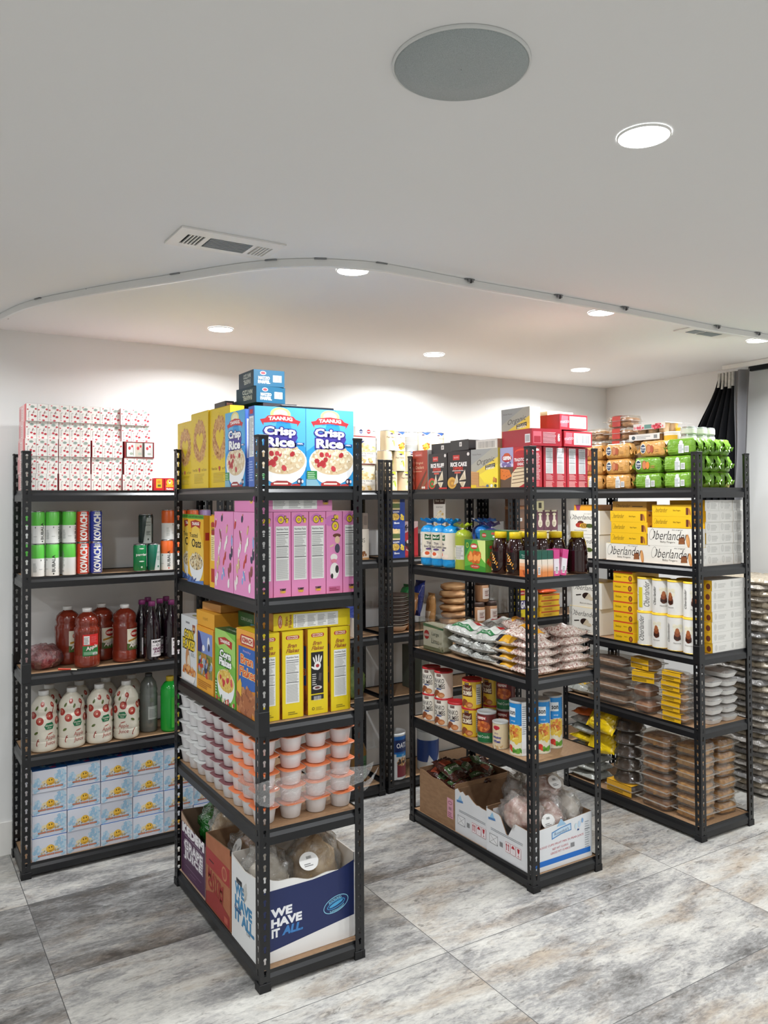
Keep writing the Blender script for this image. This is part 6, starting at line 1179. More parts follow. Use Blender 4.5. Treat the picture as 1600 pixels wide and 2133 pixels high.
put(bagof(.095, .09, .085, MEAT, 9.9, lab=(.0, -.080, .135, .8, .1), amp=.35), (2.475, 2.655, ZB + .165), 'clear bag of pinkish pieces with barcode sticker, highest in the box')
put(bagof(.055, .08, .085, noisy('white_rolls', 'C9C0B8', 'E2DCD4', 20, .6), 5.9, amp=.3, knot=False), (2.530, 2.565, ZB + .095), 'clear bag of whitish rolls at the right side of the fruit cup box')
put(bagof(.06, .06, .10, noisy('grey_rolls', '8A8480', 'B0A8A2', 20, .6), 6.4, amp=.35, knot=True), (2.40, 2.745, ZB + .11), 'clear bag with a knot behind the other bags near the white boxes')

# ================= RIGHT RACK =================
DXL, DYL = DX, DY
YA = math.cos(-.0115), math.sin(-.0115)
def D(x, y, z): # coordinates measured square to the picture of the rack
    return (x + (y - DY) * .0115, y - (x - DX) * .0115, z)
zt = DECK[4] + S
def biscuit(c, seed, lab):
    mt = foil('biscuit_' + c, c, .28, 30, .55)
    w, d, h = .150, .072, .078; b = MB()
    def ring(u, v):
        a = 2 * PI * u; cx, s_ = math.cos(a), math.sin(a); q = (abs(cx) ** 5 + abs(s_) ** 5) ** -.2; t = (v - .5) * 2; end = max(0, (abs(t) - .86) / .14)
        k = 1 - .05 * end; return (w / 2 * t, d / 2 * cx * q * k * (1 - .45 * end ** 2) * (1 + .03 * nz3(v * 8, cx * 2, seed)), h / 2 + h / 2 * s_ * q * (1 - .35 * end ** 2) * (1 + .02 * nz3(v * 7, s_ * 3, seed)))
    b.grid(24, 18, ring, mt, closed_u=True)
    for s_ in (-1, 1):
        b.grid(10, 5, lambda u, v: (s_ * (w / 2 + .020 * v + .003 * math.sin(u * 25 + seed)), d * .58 * (u - .5) * (1 + .35 * v + .1 * math.sin(seed + v * 4)), h * .5 + .010 * math.sin(u * 18 + seed) * (v + .3) + h * .5 * (1 - v) * nz3(u * 5, v * 3, seed) - .012 * v), mt)
        b.grid(8, 4, lambda u, v: (s_ * (w / 2 - .001 + .016 * math.sin(v * PI)), d * .55 * (u - .5), h * (.15 + .7 * v) + .003 * nz3(u * 6, v * 6, seed + s_)), mt)
    A = Art()
    if lab == 'facts': A.rect(w * .46, h * .10, w * .66, h * .66, 'D3D6D6').ell(w * .56, h * .74, w * .07, h * .14, 'D8DADC').lines(w * .47, h * .14, w * .65, h * .62, 7, '8A9090', 2).bars(w * .69, h * .14, w * .84, h * .52, '333333', 'DADCDC', 8).lines(w * .06, h * .2, w * .4, h * .75, 4, '8FB84A' if c[0] == '6' else 'C08A44', 3, .12)
    else: A.ell(w * .18, h * .52, w * .12, h * .30, 'E0DED2').ell(w * .18, h * .52, w * .10, h * .26, '2A3E5E').rect(w * .07, h * .42, w * .29, h * .62, 'E4E2DA').text('Fitness', w * .18, h * .52, h * .14, '2A3450', bold=.05, w=w * .2).ell(w * .42, h * .5, w * .09, h * .28, '9E4A2E').ell(w * .42, h * .5, w * .075, h * .24, 'C07A50').ell(w * .55, h * .47, w * .07, h * .24, 'A8502E' if c[0] > 'B' else 'D8803A').lines(w * .66, h * .3, w * .9, h * .5, 2, 'B88844', 2)
    b.art(A, plane((-w / 2, -d / 2 * 1.0, 0), (1, 0, 0), (0, 0, 1), (0, -1, 0)), e0=.0018)
    return simple('biscuit_pack', 'biscuit pack', b)
gF, gL = biscuit('6C9A2A', 1.1, 'facts'), biscuit('6C9A2A', 2.1, 'logo'); oF, oL = biscuit('CF9A52', 3.1, 'facts'), biscuit('CF9A52', 4.1, 'logo')
for r_ in range(3):
    for j in range(3):
        nm = ('green', [gF, gF, gF][r_]) if j == 0 else (('green', [gF, gL, gF][r_]) if (j == 1 and r_ < 2) else ('orange', [oF, oL, oL][r_]))
        y = [2.503, 2.680, 2.875][j] - (.02 if (r_ == 2 and j == 0) else 0) - (.03 if (r_ == 2 and j == 1) else 0)
        put(nm[1], D(3.2435, y, zt + .0795 * r_), '%s wrapped biscuit pack on the aisle side, %s, %s from the near end' % (nm[0], rown(r_, 3), ORD[j]), rz=RL + .04 * ((r_ + j) % 3 - 1), group='%s biscuit packs on the right rack' % nm[0])
    for i in range(3):
        put(gL, D(3.322 + .0765 * i + (.004 if r_ == 1 else 0), 2.497, zt + .0795 * r_), 'green wrapped biscuit pack seen end on, %s, %s from the left' % (rown(r_, 3), ORD[i]), rz=RL + .05 * ((r_ * 2 + i) % 3 - 1), group='green biscuit packs seen end on')
put(oL, D(3.2435, 3.06, zt + .159), 'orange biscuit pack at the top left, its end by the middle rack', rz=RL); put(oF, D(3.2435, 3.06, zt), 'orange biscuit pack, bottom row, hidden by the middle rack', rz=RL); put(oL, D(3.2435, 3.06, zt + .0795), 'orange biscuit pack, middle row, hidden by the middle rack', rz=RL)
COOK = ('B98A5E', 'D6AE80')
rcl = clam(.16, .15, .067, COOK, 3, 'lumps', step=.08)
for k in range(5): put(('cookie_clamshell', 'cookie box', rcl), D(3.395, 3.150, zt + .0675 * k), 'clear clamshell of round beige cookies, left stack, %s' % ['bottom', 'second', 'third', 'fourth', 'top'][k], rz=RL + .05 * (k % 2), group='beige cookie clamshells on the right rack top')
rcl2 = clam(.17, .13, .0655, ('A9744A', 'D0A274'), 8, 'lumps', label=('C83A2E', .16), step=.07)
for k in range(6): put(('cookie_clamshell', 'cookie box', rcl2), D(3.395, 2.985, zt + .0660 * k), 'cookie clamshell with red and white corner sticker, %s in its stack' % ['bottom', 'second', 'third', 'fourth', 'fifth', 'top'][k], rz=RL + .04 * (k % 3 - 1), group='stickered cookie clamshells')
# fruit cups in card sleeves
def cups4(art, seed):
    b = MB(); f = noisy('beige_fruit_cup', 'B8946C', 'CDAA80', 30, .35)
    for i in range(3):
        for j in range(2): b.lathe([(.022, 0), (.029, .046), (.031, .048)], f, 20, cx=-.066 + .066 * i, cy=-.033 + .066 * j)
    s = MB().box(-.100, -.0665, .0485, .100, .0665, .052, M('E9E7E2', .4)); s.box(-.098, -.068, .020, .098, -.0672, .0485, M('E9E7E2', .4)); s.art(art, plane((-.098, -.068, .020), (1, 0, 0), (0, 0, 1), (0, -1, 0)))
    return ('fruit_cup_pack', 'fruit cup pack', [('cups', b.build('cups'), (0, 0, 0), 'beige plastic cups'), ('sleeve', s.build('sleeve'), (0, 0, 0), 'printed white card sleeve')])
ca = Art().scatter(.035, .014, .03, .011, 18, .005, .009, ['D84A5E', 'E8A0A8', 'F4E4E4'], 2).rect(.07, .004, .115, .025, '6A9A94').scatter(.15, .014, .035, .011, 22, .005, .009, ['D83A50', 'C82A40', 'E87A8A'], 3)
cb = Art().rect(.004, .002, .192, .026, 'EDEDEA').ell(.03, .014, .012, .010, '4A5A64').lines(.05, .006, .14, .024, 4, '9AA0A4', 2).rect(.16, .006, .182, .024, '8A8E90')
fca, fcb = cups4(ca, 1), cups4(cb, 2)
sup = simple('supply_carton', 'carton', carton(.20, .145, .232, 'A58A68', c=.002))
put(sup, D(3.425, 2.795, zt), 'plain tan carton behind the biscuit packs, under the fruit cups', rz=RL)
put(fcb, D(3.40, 2.800, zt + .234), 'sleeved pack of beige fruit cups, lower, plain white printed side', rz=RL); put(fca, D(3.40, 2.770, zt + .2875), 'sleeved pack of beige fruit cups, upper, red fruit print', rz=RL + .03)
tub = ('yogurt_tub', 'tub', tin(.045, .062, 'EDE9E0', Art().rect(-.14, .012, .14, .045, 'E8B82E').rect(-.02, .012, .01, .05, 'EDE9E0'), 'E9E9E6', .006, rimc='E0E0DC'))
sup2 = simple('supply_carton', 'carton', carton(.20, .24, .222, '9A8262', c=.002))
put(sup2, D(3.452, 2.612, zt), 'plain tan carton behind the green packs, under tubs and cans', rz=RL)
put(tub, D(3.380, 2.655, zt + .224), 'white tub with yellow band above the green packs')
cn = lambda: can_m(.038, .040, M('A9ACA8', .3), art=Art().rect(-.12, .008, .12, .030, 'D4D4CC').lines(-.03, .012, .03, .026, 2, '8A9088', 2), n=32)
cnp = simple('food_tin', 'tin', cn())
for i, (x, y, k) in enumerate([(3.375, 2.560, 0), (3.375, 2.560, 1), (3.455, 2.560, 0), (3.455, 2.560, 1), (3.530, 2.57, 0), (3.530, 2.57, 1)]): put(cnp, D(x, y, zt + .224 + .0405 * k), 'small silver food tin above the green packs, %s' % ['left, lower', 'left, upper', 'middle, lower', 'middle, upper', 'right, lower', 'right, upper'][i], rz=i)
yt = ('yogurt_tub', 'tub', tin(.036, .075, 'C9C2A6', Art().rect(-.06, .004, .02, .070, 'E6B92A').rect(-.02, .01, .012, .06, 'E0E0E4').lines(-.018, .014, .01, .056, 7, '7A7A90', 2), 'E6C84A', .006, rimc='C9C2A6'))
put(yt, D(3.468, 2.662, zt + .224), 'yellow labelled cup right of the fruit cup packs', rz=RL + .3, scale=1.15)
# --- second shelf: biscuit cartons with flowing script ---
z2 = DECK[3] + S
WH, YE = 'E9E6DC', 'F0C020'
def script(A, cx, cy, h, w, c='2A2724', t='Oberlander', rot=0): return A.text(t, cx, cy, h, c, bold=-.004, shear=.38, w=w, rot=rot).ell(cx - w * .44, cy + h * .05, h * .30, h * .62, c, 20, -.25 + rot).ell(cx - w * .44, cy + h * .05, h * .27, h * .58, A._bg if hasattr(A, '_bg') else WH, 20, -.25 + rot)
def ober(w, h, pic, bg=WH, big=True):
    A = Art(); A._bg = bg; A.rect(0, 0, w, h, bg)
    if pic == 'fingers':
        script(A, w * .44, h * .60, h * .52, w * .80); A.text('the original', w * .62, h * .90, h * .08, '4A4640', shear=.3, w=w * .22).text('Baby Fingers', w * .42, h * .22, h * .13, '5A5248', w=w * .30)
        A.poly([(w * .64, h * .14), (w * .66, h * .5), (w * .76, h * .52), (w * .77, h * .16)], '6A3A26').lines(w * .645, h * .17, w * .76, h * .48, 4, 'B87A48', 2, .4, 0).ell(w * .83, h * .34, w * .035, h * .36, 'C98A50', 18, .12).ell(w * .825, h * .36, w * .022, h * .28, 'DDA468', 16, .12)
    elif pic == 'macaron':
        script(A, w * .5, h * .72, h * .20, w * .86); A.text('the original', w * .62, h * .86, h * .04, '4A4640', w=w * .22).ell(w * .40, h * .48, w * .10, h * .09, '5A2E20').ell(w * .35, h * .38, w * .11, h * .10, 'B03A30').ell(w * .50, h * .36, w * .13, h * .11, 'D8A83A').ell(w * .68, h * .36, w * .11, h * .09, '4E5E2A')
        for k in range(4): A.poly([(w * (.40 + .05 * k), h * .28), (w * (.42 + .05 * k), h * .28), (w * (.47 + .05 * k), h * .45), (w * (.45 + .05 * k), h * .45)], '3A201A')
        A.text('Assorted Macarons', w * .4, h * .16, h * .04, '6A6258', w=w * .4)
    elif pic == 'bw':
        script(A, w * .5, h * .76, h * .20, w * .84); A.ell(w * .52, h * .45, w * .14, h * .13, 'CDBFA4', 22).poly([(w * .52 + w * .14 * math.cos(a), h * .45 + h * .13 * math.sin(a)) for a in [PI * .35 + PI * i / 10 for i in range(11)]], '2A1A16').ell(w * .66, h * .36, w * .09, h * .07, 'D8C8AC', 16).poly([(w * .16, h * .46), (w * .34, h * .50), (w * .34, h * .46), (w * .18, h * .42)], '2A2220').poly([(w * .78, h * .42), (w * .92, h * .34), (w * .92, h * .30), (w * .78, h * .38)], '2A2220').text('Black & Whites', w * .5, h * .16, h * .05, '7A7064', w=w * .4)
    else:
        A.rect(0, 0, w, h, YE); A._bg = YE; script(A, w * .22, h * .55, h * .42, w * .34, '5A4210'); A.text('Baby Fingers', w * .62, h * .5, h * .18, '5A4210', w=w * .18).rect(w * .84, h * .15, w * .90, h * .75, '6A3422').ell(w * .93, h * .42, w * .022, h * .32, 'B8703A', 12, .2)
    return A
endw = Art().rect(0, 0, .104, .052, 'E8E6E0').ell(.024, .028, .011, .017, 'CFCEC8').ell(.024, .028, .007, .013, 'DCDAD4').lines(.042, .012, .088, .040, 5, 'BDBCB6', 2, .4, .2)
def obox(w, d, h, art, endart=None, right=None): return simple('biscuit_carton', 'biscuit carton', carton(w, d, h, 'E6E2D8', front=art, right=right or (endart if endart else None)))
big = ober(.232, .128, 'macaron')
bmac = simple('biscuit_carton', 'biscuit carton', carton(.232, .20, .128, 'E6E2D8', front=big, top=Art().rect(0, 0, .232, .2, 'EBC534')))
put(bmac, D(3.325, 3.130, z2), 'large white biscuit carton with macaron picture, lower', rz=RL); put(bmac, D(3.325, 3.125, z2 + .129), 'large white biscuit carton with macaron picture, upper', rz=RL)
put(simple('biscuit_carton', 'biscuit carton', carton(.16, .12, .030, 'C98A2A', front=Art().rect(0, 0, .16, .03, 'D99A2A').poly([(.02, 0), (.04, 0), (.05, .03), (.01, .03)], '8A3A6A'))), D(3.30, 3.13, z2 + .258), 'thin orange carton lying under the top shelf of the right rack', rz=RL)
put(simple('biscuit_carton', 'biscuit carton', carton(.07, .06, .235, YE, front=Art().rect(0, 0, .07, .235, YE).ell(.035, .16, .018, .032, '8A4A24').ell(.035, .16, .010, .022, 'C07A3A').rect(.02, .03, .03, .09, '7A5A14').lines(.04, .03, .05, .1, 8, '7A5A14'))), D(3.24, 3.045 - .055, z2), 'tall narrow yellow carton beside the macaron cartons', rz=RL) if False else None
fing = simple('biscuit_carton', 'biscuit carton', carton(.285, .060, .088, 'E4E0D6', front=ober(.285, .088, 'fingers'), right=Art().rect(0, 0, .060, .088, 'E8E6E0').lines(.012, .025, .05, .065, 6, 'BDBCB6', 2), top=Art().rect(0, 0, .285, .060, 'F0D24A')))
yel = simple('biscuit_carton', 'biscuit carton', carton(.235, .062, .056, YE, front=ober(.235, .056, 'yellow'), right=Art().rect(0, 0, .062, .056, 'C98A1E').rect(.015, .03, .03, .04, '6A3A14')))
put(fing, D(3.270, 2.835, z2), 'white finger biscuit carton, bottom row left', rz=RL); put(fing, D(3.270, 2.548, z2), 'white finger biscuit carton, bottom row right by the post', rz=RL)
put(fing, D(3.270, 2.560, z2 + .0885), 'white finger biscuit carton on the second row', rz=RL)
for k in range(3): put(yel, D(3.270, 2.828 - .006 * (k % 2), z2 + .0885 + .0565 * k), 'yellow finger biscuit carton, left stack, %s' % ['lowest', 'middle', 'upper'][k], rz=RL)
for k in range(2): put(yel, D(3.270, 2.555, z2 + .1775 + .0565 * k), 'yellow finger biscuit carton above the white one, %s' % ['lower', 'upper'][k], rz=RL)
put(simple('biscuit_carton', 'biscuit carton', carton(.22, .08, .048, 'B98A34', front=Art().rect(0, 0, .22, .048, 'BC8C34').text('Oberlander', .07, .026, .018, '5A4218', shear=.3, w=.09).lines(.13, .02, .2, .03, 1, '5A4218'))), D(3.285, 2.825, z2 + .2585), 'dull yellow carton at the top of the left stack', rz=RL)
endb = simple('biscuit_carton', 'biscuit carton', carton(.104, .20, .0515, 'E4E1D9', front=endw, left=Art().rect(0, 0, .2, .0515, YE)))
for r_ in range(6):
    for i in range(3):
        put(endb, D([3.356, 3.463, 3.560][i], 2.515 + .004 * (r_ % 2) + .003 * i, z2 + .052 * r_), 'white biscuit carton seen end on, second shelf, %s, %s column' % (rown(r_, 6), ['left', 'middle', 'right'][i]), scale=(1 if i < 2 else .78, 1, 1), group='white cartons end on, second shelf')
# --- third shelf ---
z3 = DECK[2] + S
bbw = simple('biscuit_carton', 'biscuit carton', carton(.22, .19, .140, 'E6E2D8', front=ober(.22, .140, 'bw'), top=Art().rect(0, 0, .22, .19, 'F0C836')))
put(bbw, D(3.325, 3.135, z3), 'white carton with black and white cookie picture, lower', rz=RL); put(bbw, D(3.33, 3.125, z3 + .141), 'white carton with black and white cookie picture, upper', rz=RL + .02)
yr = Art().rect(0, 0, .125, .050, YE).rect(0, .044, .125, .050, 'D8442E').text('Oberlander', .032, .024, .012, '5A4210', shear=.3, w=.042).text('Raspberry', .078, .026, .007, '4A3410', w=.022).ell(.11, .018, .012, .014, '7A3A24').ell(.11, .018, .007, .009, 'C0703A')
yrb = simple('biscuit_carton', 'biscuit carton', carton(.125, .20, .0505, YE, front=yr))
for k in range(7): put(yrb, D(3.315, 2.845 + .003 * (k % 2), z3 + .051 * k), 'yellow carton with red edge, %s in its stack on the third shelf' % ['bottom', 'second', 'third', 'fourth', 'fifth', 'sixth', 'top'][k], rz=RL, group='yellow red edged cartons')
def cano(kind):
    A = Art(); r = .0445
    if kind == 0: A._bg = 'EAE8E2'; script(A, .0, .088, .028, .125, rot=PI / 2); A.rect(-.042, .02, -.020, .12, 'E2D030').rect(.034, .05, .06, .13, 'E0DED8')
    else: A.scatter(.004, .110, .022, .018, 20, .006, .012, ['E8E2C8', 'F0EAD4'], 2).ell(.004, .070, .016, .020, '5A2E20').ell(.004, .086, .013, .016, '8A4A2C').ell(.004, .098, .009, .013, 'A8623A').ell(-.004, .064, .008, .008, '3A1C14').ell(.012, .062, .008, .008, '3A1C14').text('Macaroons', .004, .040, .007, '6A6258', w=.034).text('Oberlander', -.042, .088, .016, '2A2724', shear=.38, rot=PI / 2, w=.09)
    return ('biscuit_canister', 'biscuit canister', tin(r, .166, 'EAE8E2', A, 'EFC62A', .008, .0010, rimc='E0B82A'))
c0, c1 = cano(0), cano(1)
for r_ in range(2):
    for j, (p_, rz) in enumerate([(c0 if r_ == 0 else c1, -.1), (c1, .1), (c1, -.3 if r_ else .1), (c0, .1)]):
        p_ = [[c1, c1, c1, c0], [c1, c1, c1, c0]][r_][j]
        put(p_, D(3.2515 + (.004 if r_ else 0), 2.452 + .0915 * j, z3 + .1685 * r_), 'white biscuit canister, %s layer, %s from the near post' % (['lower', 'upper'][r_], ORD[j]), rz=RL + [.4, -.5, .5, .35][j] * (1 if r_ else -.6) + .3, group='white biscuit canisters')
    put(c0, D(3.345, 2.452, z3 + .1685 * r_) if False else D(3.345, 2.56, z3 + .1685 * r_), 'white biscuit canister behind the first line, %s' % ['lower', 'upper'][r_], rz=1)
end3 = Art().rect(0, 0, .135, .050, 'E8E6E0').ell(.028, .026, .011, .016, 'D2D1CB').lines(.048, .014, .11, .036, 4, 'C6C5BF', 2, .4, .2)
e3 = simple('biscuit_carton', 'biscuit carton', carton(.128, .15, .0485, 'E4E1D9', front=end3 if False else Art().rect(0, 0, .128, .0485, 'E8E6E0').ell(.026, .025, .010, .015, 'D0CFC9').lines(.045, .013, .105, .035, 4, 'C2C1BB', 2, .4, .2), left=Art().rect(0, 0, .15, .0485, 'EDBB22').ell(.13, .02, .012, .014, '7A3A24')))
for r_ in range(7):
    for i in range(2): put(e3, D(3.370 + .130 * i + (.004 if r_ % 3 == 0 else 0), 2.47 if i else 2.466, z3 + .049 * r_), 'white biscuit carton seen end on, third shelf, %s, %s column' % (rown(r_, 7), ['left', 'right'][i]), group='white cartons end on, third shelf') if i or True else None
# --- fourth shelf: breads, loaves and foam trays ---
z4 = DECK[1] + S
DKB = ('8A6A54', 'B8957A')
lb = clam(.30, .13, .062, DKB, 5, 'loaf')
for k in range(4): put(('bread_box', 'bread box', lb), D(3.275, 2.975 + .012 * (k % 2), z4 + .0625 * k), 'long clear box of dark cake, left stack, %s' % ['bottom', 'second', 'third', 'top'][k], rz=RL, group='long dark cake boxes')
mb_ = clam(.13, .13, .074, ('9A6444', 'C08A62'), 6, 'loaf')
for k in range(2): put(('muffin_box', 'muffin box', mb_), D(3.275, 2.740 + .01 * k, z4 + .0745 * k), 'clear box with one big muffin, %s' % ['lower', 'upper'][k], rz=RL)
yl = clam(.15, .12, .060, ('A8743E', 'C8985A'), 11, 'loaf', label=('E9B51E', .40))
put(('loaf_box', 'loaf box', yl), D(3.275, 2.735, z4 + .150), 'cake box with yellow label sitting on the muffin boxes', rz=RL + .2)
put(('loaf_box', 'loaf box', yl), D(3.285, 2.745, z4 + .211), 'cake box with yellow label, topmost beside the long cakes', rz=RL - .1)
yl2 = clam(.155, .075, .048, ('A8743E', 'C8985A'), 12, 'loaf', label=('E9B51E', .34))
for k in range(5): put(('loaf_box', 'loaf box', yl2), D(3.245, 2.545 + .006 * (k % 2), z4 + .0485 * k), 'small loaf box with wide yellow label, %s of five by the post' % ['lowest', 'second', 'third', 'fourth', 'highest'][k], rz=RL, group='yellow labelled loaf boxes')
def foam(seed):
    b = MB(); f = noisy('foam_food', 'A87C5C', 'D2B090', 40, .6); blob(.045, .06, .012, f, .2, 3, seed, 16, 8, b=b, off=(0, 0, .010), flat=False)
    t = MB(); w, d = .052, .085
    def sh(u, v):
        a = 2 * PI * u; c, s_ = math.cos(a), math.sin(a); q = (abs(c) ** 6 + abs(s_) ** 6) ** (-1 / 6); k = v; return (w * c * q * (.82 + .18 * k), d * s_ * q * (.86 + .14 * k), .001 + .022 * k)
    t.grid(28, 4, sh, M('E3E1DD', .5), closed_u=True); t.add([sh(i / 28, 0) for i in range(28)], [tuple(range(28))], M('E3E1DD', .5))
    wv = MB().grid(28, 6, lambda u, v: (w * math.cos(2 * PI * u) * (abs(math.cos(2 * PI * u)) ** 6 + abs(math.sin(2 * PI * u)) ** 6) ** (-1 / 6) * math.cos(v * PI / 2) * 1.0, d * math.sin(2 * PI * u) * (abs(math.cos(2 * PI * u)) ** 6 + abs(math.sin(2 * PI * u)) ** 6) ** (-1 / 6) * math.cos(v * PI / 2), .0235 + .013 * math.sin(v * PI / 2) + .002 * nz3(u * 9, v * 4, seed)), CLING, closed_u=True)
    return ('foam_tray', 'foam tray', [('tray', t.build('tray'), (0, 0, 0), 'white foam tray'), ('food', b.build('food'), (0, 0, 0), 'baked food'), ('film', wv.build('film'), (0, 0, 0), 'shiny cling film')])
fts = [foam(1.3), foam(4.4)]
for i in range(2):
    for k in range(6 if i else 5): put(fts[(i + k) % 2], D(3.365 + .112 * i + .004 * ((k + i) % 2), 2.490, z4 + .0385 * k * (1.15 if i == 0 else 1.08)), 'white foam tray wrapped in film, fourth shelf, %s, %s pile' % (['bottom', 'second', 'third', 'fourth', 'fifth', 'sixth'][k], ['left', 'right'][i]), rz=.03 * (k % 3 - 1), group='foam trays wrapped in film')
# --- bottom shelf: pastry boxes ---
z5 = DECK[0] + S
PAS = ('A8703A', 'DCA45E')
p1, p2 = clam(.185, .16, .060, PAS, 21, 'slab'), clam(.150, .160, .060, ('B07A3A', 'DDAA62'), 22, 'slab')
p3, p4 = clam(.145, .14, .058, ('A9743A', 'D8A45C'), 25, 'slab'), clam(.19, .16, .058, ('7E4E2A', 'B07E4A'), 26, 'slab')
for k in range(6):
    put(('pastry_box', 'pastry box', p1 if k % 2 else p4), D(3.300, 2.680, z5 + .0605 * k), 'clear box of golden pastries, aisle side, second pile, %s' % (['bottom', 'second', 'third', 'fourth', 'fifth', 'top'][k]), rz=RL + .03 * (k % 3 - 1), group='pastry boxes, second pile')
    put(('pastry_box', 'pastry box', p2), D(3.315, 2.500, z5 + .0605 * k), 'clear box of golden pastries at the near post, %s' % (['bottom', 'second', 'third', 'fourth', 'fifth', 'top'][k]), rz=.03 * (k % 3 - 1), group='pastry boxes, near post pile')
    put(('pastry_box', 'pastry box', p3), D(3.480, 2.490 + .006 * (k % 2), z5 + .0600 * k), 'clear box of one brown loaf, right pile at the end, %s' % (['bottom', 'second', 'third', 'fourth', 'fifth', 'top'][k]), rz=.05 * (k % 3 - 1), group='loaf boxes, right pile')
dome = MB()
dm = clear('smoky_plastic', 'B4AEA8', .14, .08, .3, 30, body=.22, bodyc='7A726A')
def domep():
    b = MB().lathe([(.078, .0), (.082, .004), (.082, .010), (.074, .014), (.066, .045), (.050, .060), (.001, .066)], dm, 32, cap=False)
    f = MB().lathe([(.060, .002), (.064, .02), (.055, .04), (.03, .048), (.001, .05)], noisy('dark_cake', '5A463C', '7A6254', 40, .6), 24)
    return [('dome', b.build('dome'), (0, 0, 0), 'smoky clear dome'), ('cake', f.build('cake'), (0, 0, 0), 'dark cake')]
dpp = domep()
for k in range(5): put(('cake_dome', 'cake dome', dpp), D(3.300, 2.885, z5 + .064 + .0665 * k), 'dark domed cake container, %s in the pile behind yellow bags' % ['lowest', 'second', 'third', 'fourth', 'highest'][k], group='domed cake containers')
put(('loaf_box', 'loaf box', clam(.18, .16, .062, ('4E3C34', '6E5848'), 31, 'loaf', label=('E2A92A', .45))), D(3.300, 2.890, z5), 'dark cake box with orange yellow label under the domes', rz=RL)
YW = foil('yellow_wrapper', 'E6C318', .22, 22, .9); SW = foil('silver_grey_wrapper', 'A9ABA4', .22, 22, .9)
def wrapbag(mt, w, d, h, seed, a=None): return simple('noodle_bag', 'food bag', pillow(w, d, h, mt, .014, 20, seed, art=a, su=.02, nu=20, nv=14))
put(wrapbag(YW, .16, .12, .05, 2.0, Art().rect(.02, .02, .08, .10, 'F0D43A').lines(.03, .03, .12, .09, 4, 'B8901A', 2)), D(3.262, 3.015, z5 + .335), 'bright yellow bag bulging out near the top of the bottom shelf', rot=(1.0, .1, RL))
put(wrapbag(YW, .15, .11, .05, 4.0), D(3.270, 3.030, z5 + .215), 'yellow transparent bag below the brightest one', rot=(1.1, -.1, RL + .1))
SB = Art().ell(.11, .08, .05, .045, 'D8B62A', 20).ell(.11, .08, .038, .034, 'E6CC50', 20).lines(.09, .05, .14, .11, 4, '4A4420', 2)
for k in range(4): put(wrapbag(SW, .19, .15, .045, 6.0 + k, SB if k == 3 else None), D(3.300, 3.160, z5 + .045 * k), 'silver grey food bag stacked at the far end, %s' % ['bottom', 'second', 'third', 'top with yellow emblem'][k], rz=RL + .1 * (k % 2))
for k in range(3): put(wrapbag(SW if k else YW, .20, .14, .05, 12.0 + k), D(3.310, 3.165, z5 + .19 + .048 * k), 'shiny bag of noodles seen beside the soup canisters, %s' % ['yellow, lowest', 'grey, middle', 'grey, top'][k], rz=RL - .1 * (k % 2))
put(wrapbag(foil('orange_wrapper', 'D8692A', .25, 25, .8), .14, .12, .04, 20.0), D(3.30, 3.17, z5 + .335), 'orange food bag peeking out under the fourth shelf', rz=RL + .3)
put(wrapbag(SW, .16, .12, .05, 23.0, Art().rect(.04, .02, .10, .10, 'E2B52A')), D(3.29, 3.19, z4 + .002), 'clear bag with yellow label at the far end of the fourth shelf', rz=RL)

# ================= BACK WALL RACKS (seen through gaps) =================
zt = DECK[4] + S
NP = Art().rect(0, 0, .13, .148, 'E4DCC8').rect(0, .143, .13, .148, 'A8303A').poly([(0, .08), (0, .10), (.05, .115), (.13, .09), (.13, .06), (0, .06)], 'DBC48E').scatter(.065, .085, .055, .018, 40, .004, .009, ['E8D8AC', 'CDB070', 'F0E4C4'], 3).rect(0, .034, .13, .062, 'EDE8DE').text('GLUTEN FREE', .066, .055, .010, '4A4440', w=.10).lines(.02, .038, .11, .048, 2, '9A948C', 2).poly([(.04, .128), (.056, .140), (.072, .128)], 'D8DCE4').poly([(.040, .122), (.072, .122), (.056, .108)], '2E3A66').text('B.T.', .056, .130, .006, '2A2A30', bold=.05).scatter(.065, .018, .055, .012, 26, .004, .008, ['DBC48E', 'C8A868'], 4)
npx = simple('noodle_box', 'noodle box', carton(.13, .10, .148, 'DDD4C0', front=NP))
put(npx, (2.190, 3.77, zt), 'beige gluten free box, lower, right of the cereal rack', scale=(1.2, 1, 1)); put(npx, (2.194, 3.765, zt + .1485), 'beige gluten free box, upper, right of the cereal rack', scale=(1.2, 1, 1))
put(simple('noodle_box', 'noodle box', carton(.105, .10, .052, 'E9E6E2', front=Art().rect(0, 0, .105, .052, 'EDEBE6').poly([(.02, .024), (.034, .038), (.048, .024)], '3E4A72').poly([(.02, .022), (.034, .008), (.048, .022)], '7A86A8').ell(.082, .024, .012, .012, 'A8323C').rect(.073, .022, .091, .026, 'E8D0D0'))), (2.198, 3.765, zt + .2975), 'small white box with red round mark on top of gluten free boxes')
pA = Art().rect(-.14, .0, .14, .108, 'DCC9A8').poly([(-.005, .108), (.035, .108), (.035, .088), (.01, .100)], 'B8CC3E').ell(.014, .092, .010, .004, '4A3A5A').text('Pear Halves', .010, .074, .009, '3A3230', w=.050).ell(.018, .024, .012, .016, 'EDEBC8').ell(.016, .045, .008, .014, 'DCE0A0', 12, -.2).poly([(.014, .05), (.024, .062), (.020, .048)], '3E5E22').ell(.03, .04, .006, .018, 'A8C83A', 12, .2)
pear = simple('food_can', 'food can', can_m(.042, .112, M('DCC9A8', .35), art=pA, n=36))
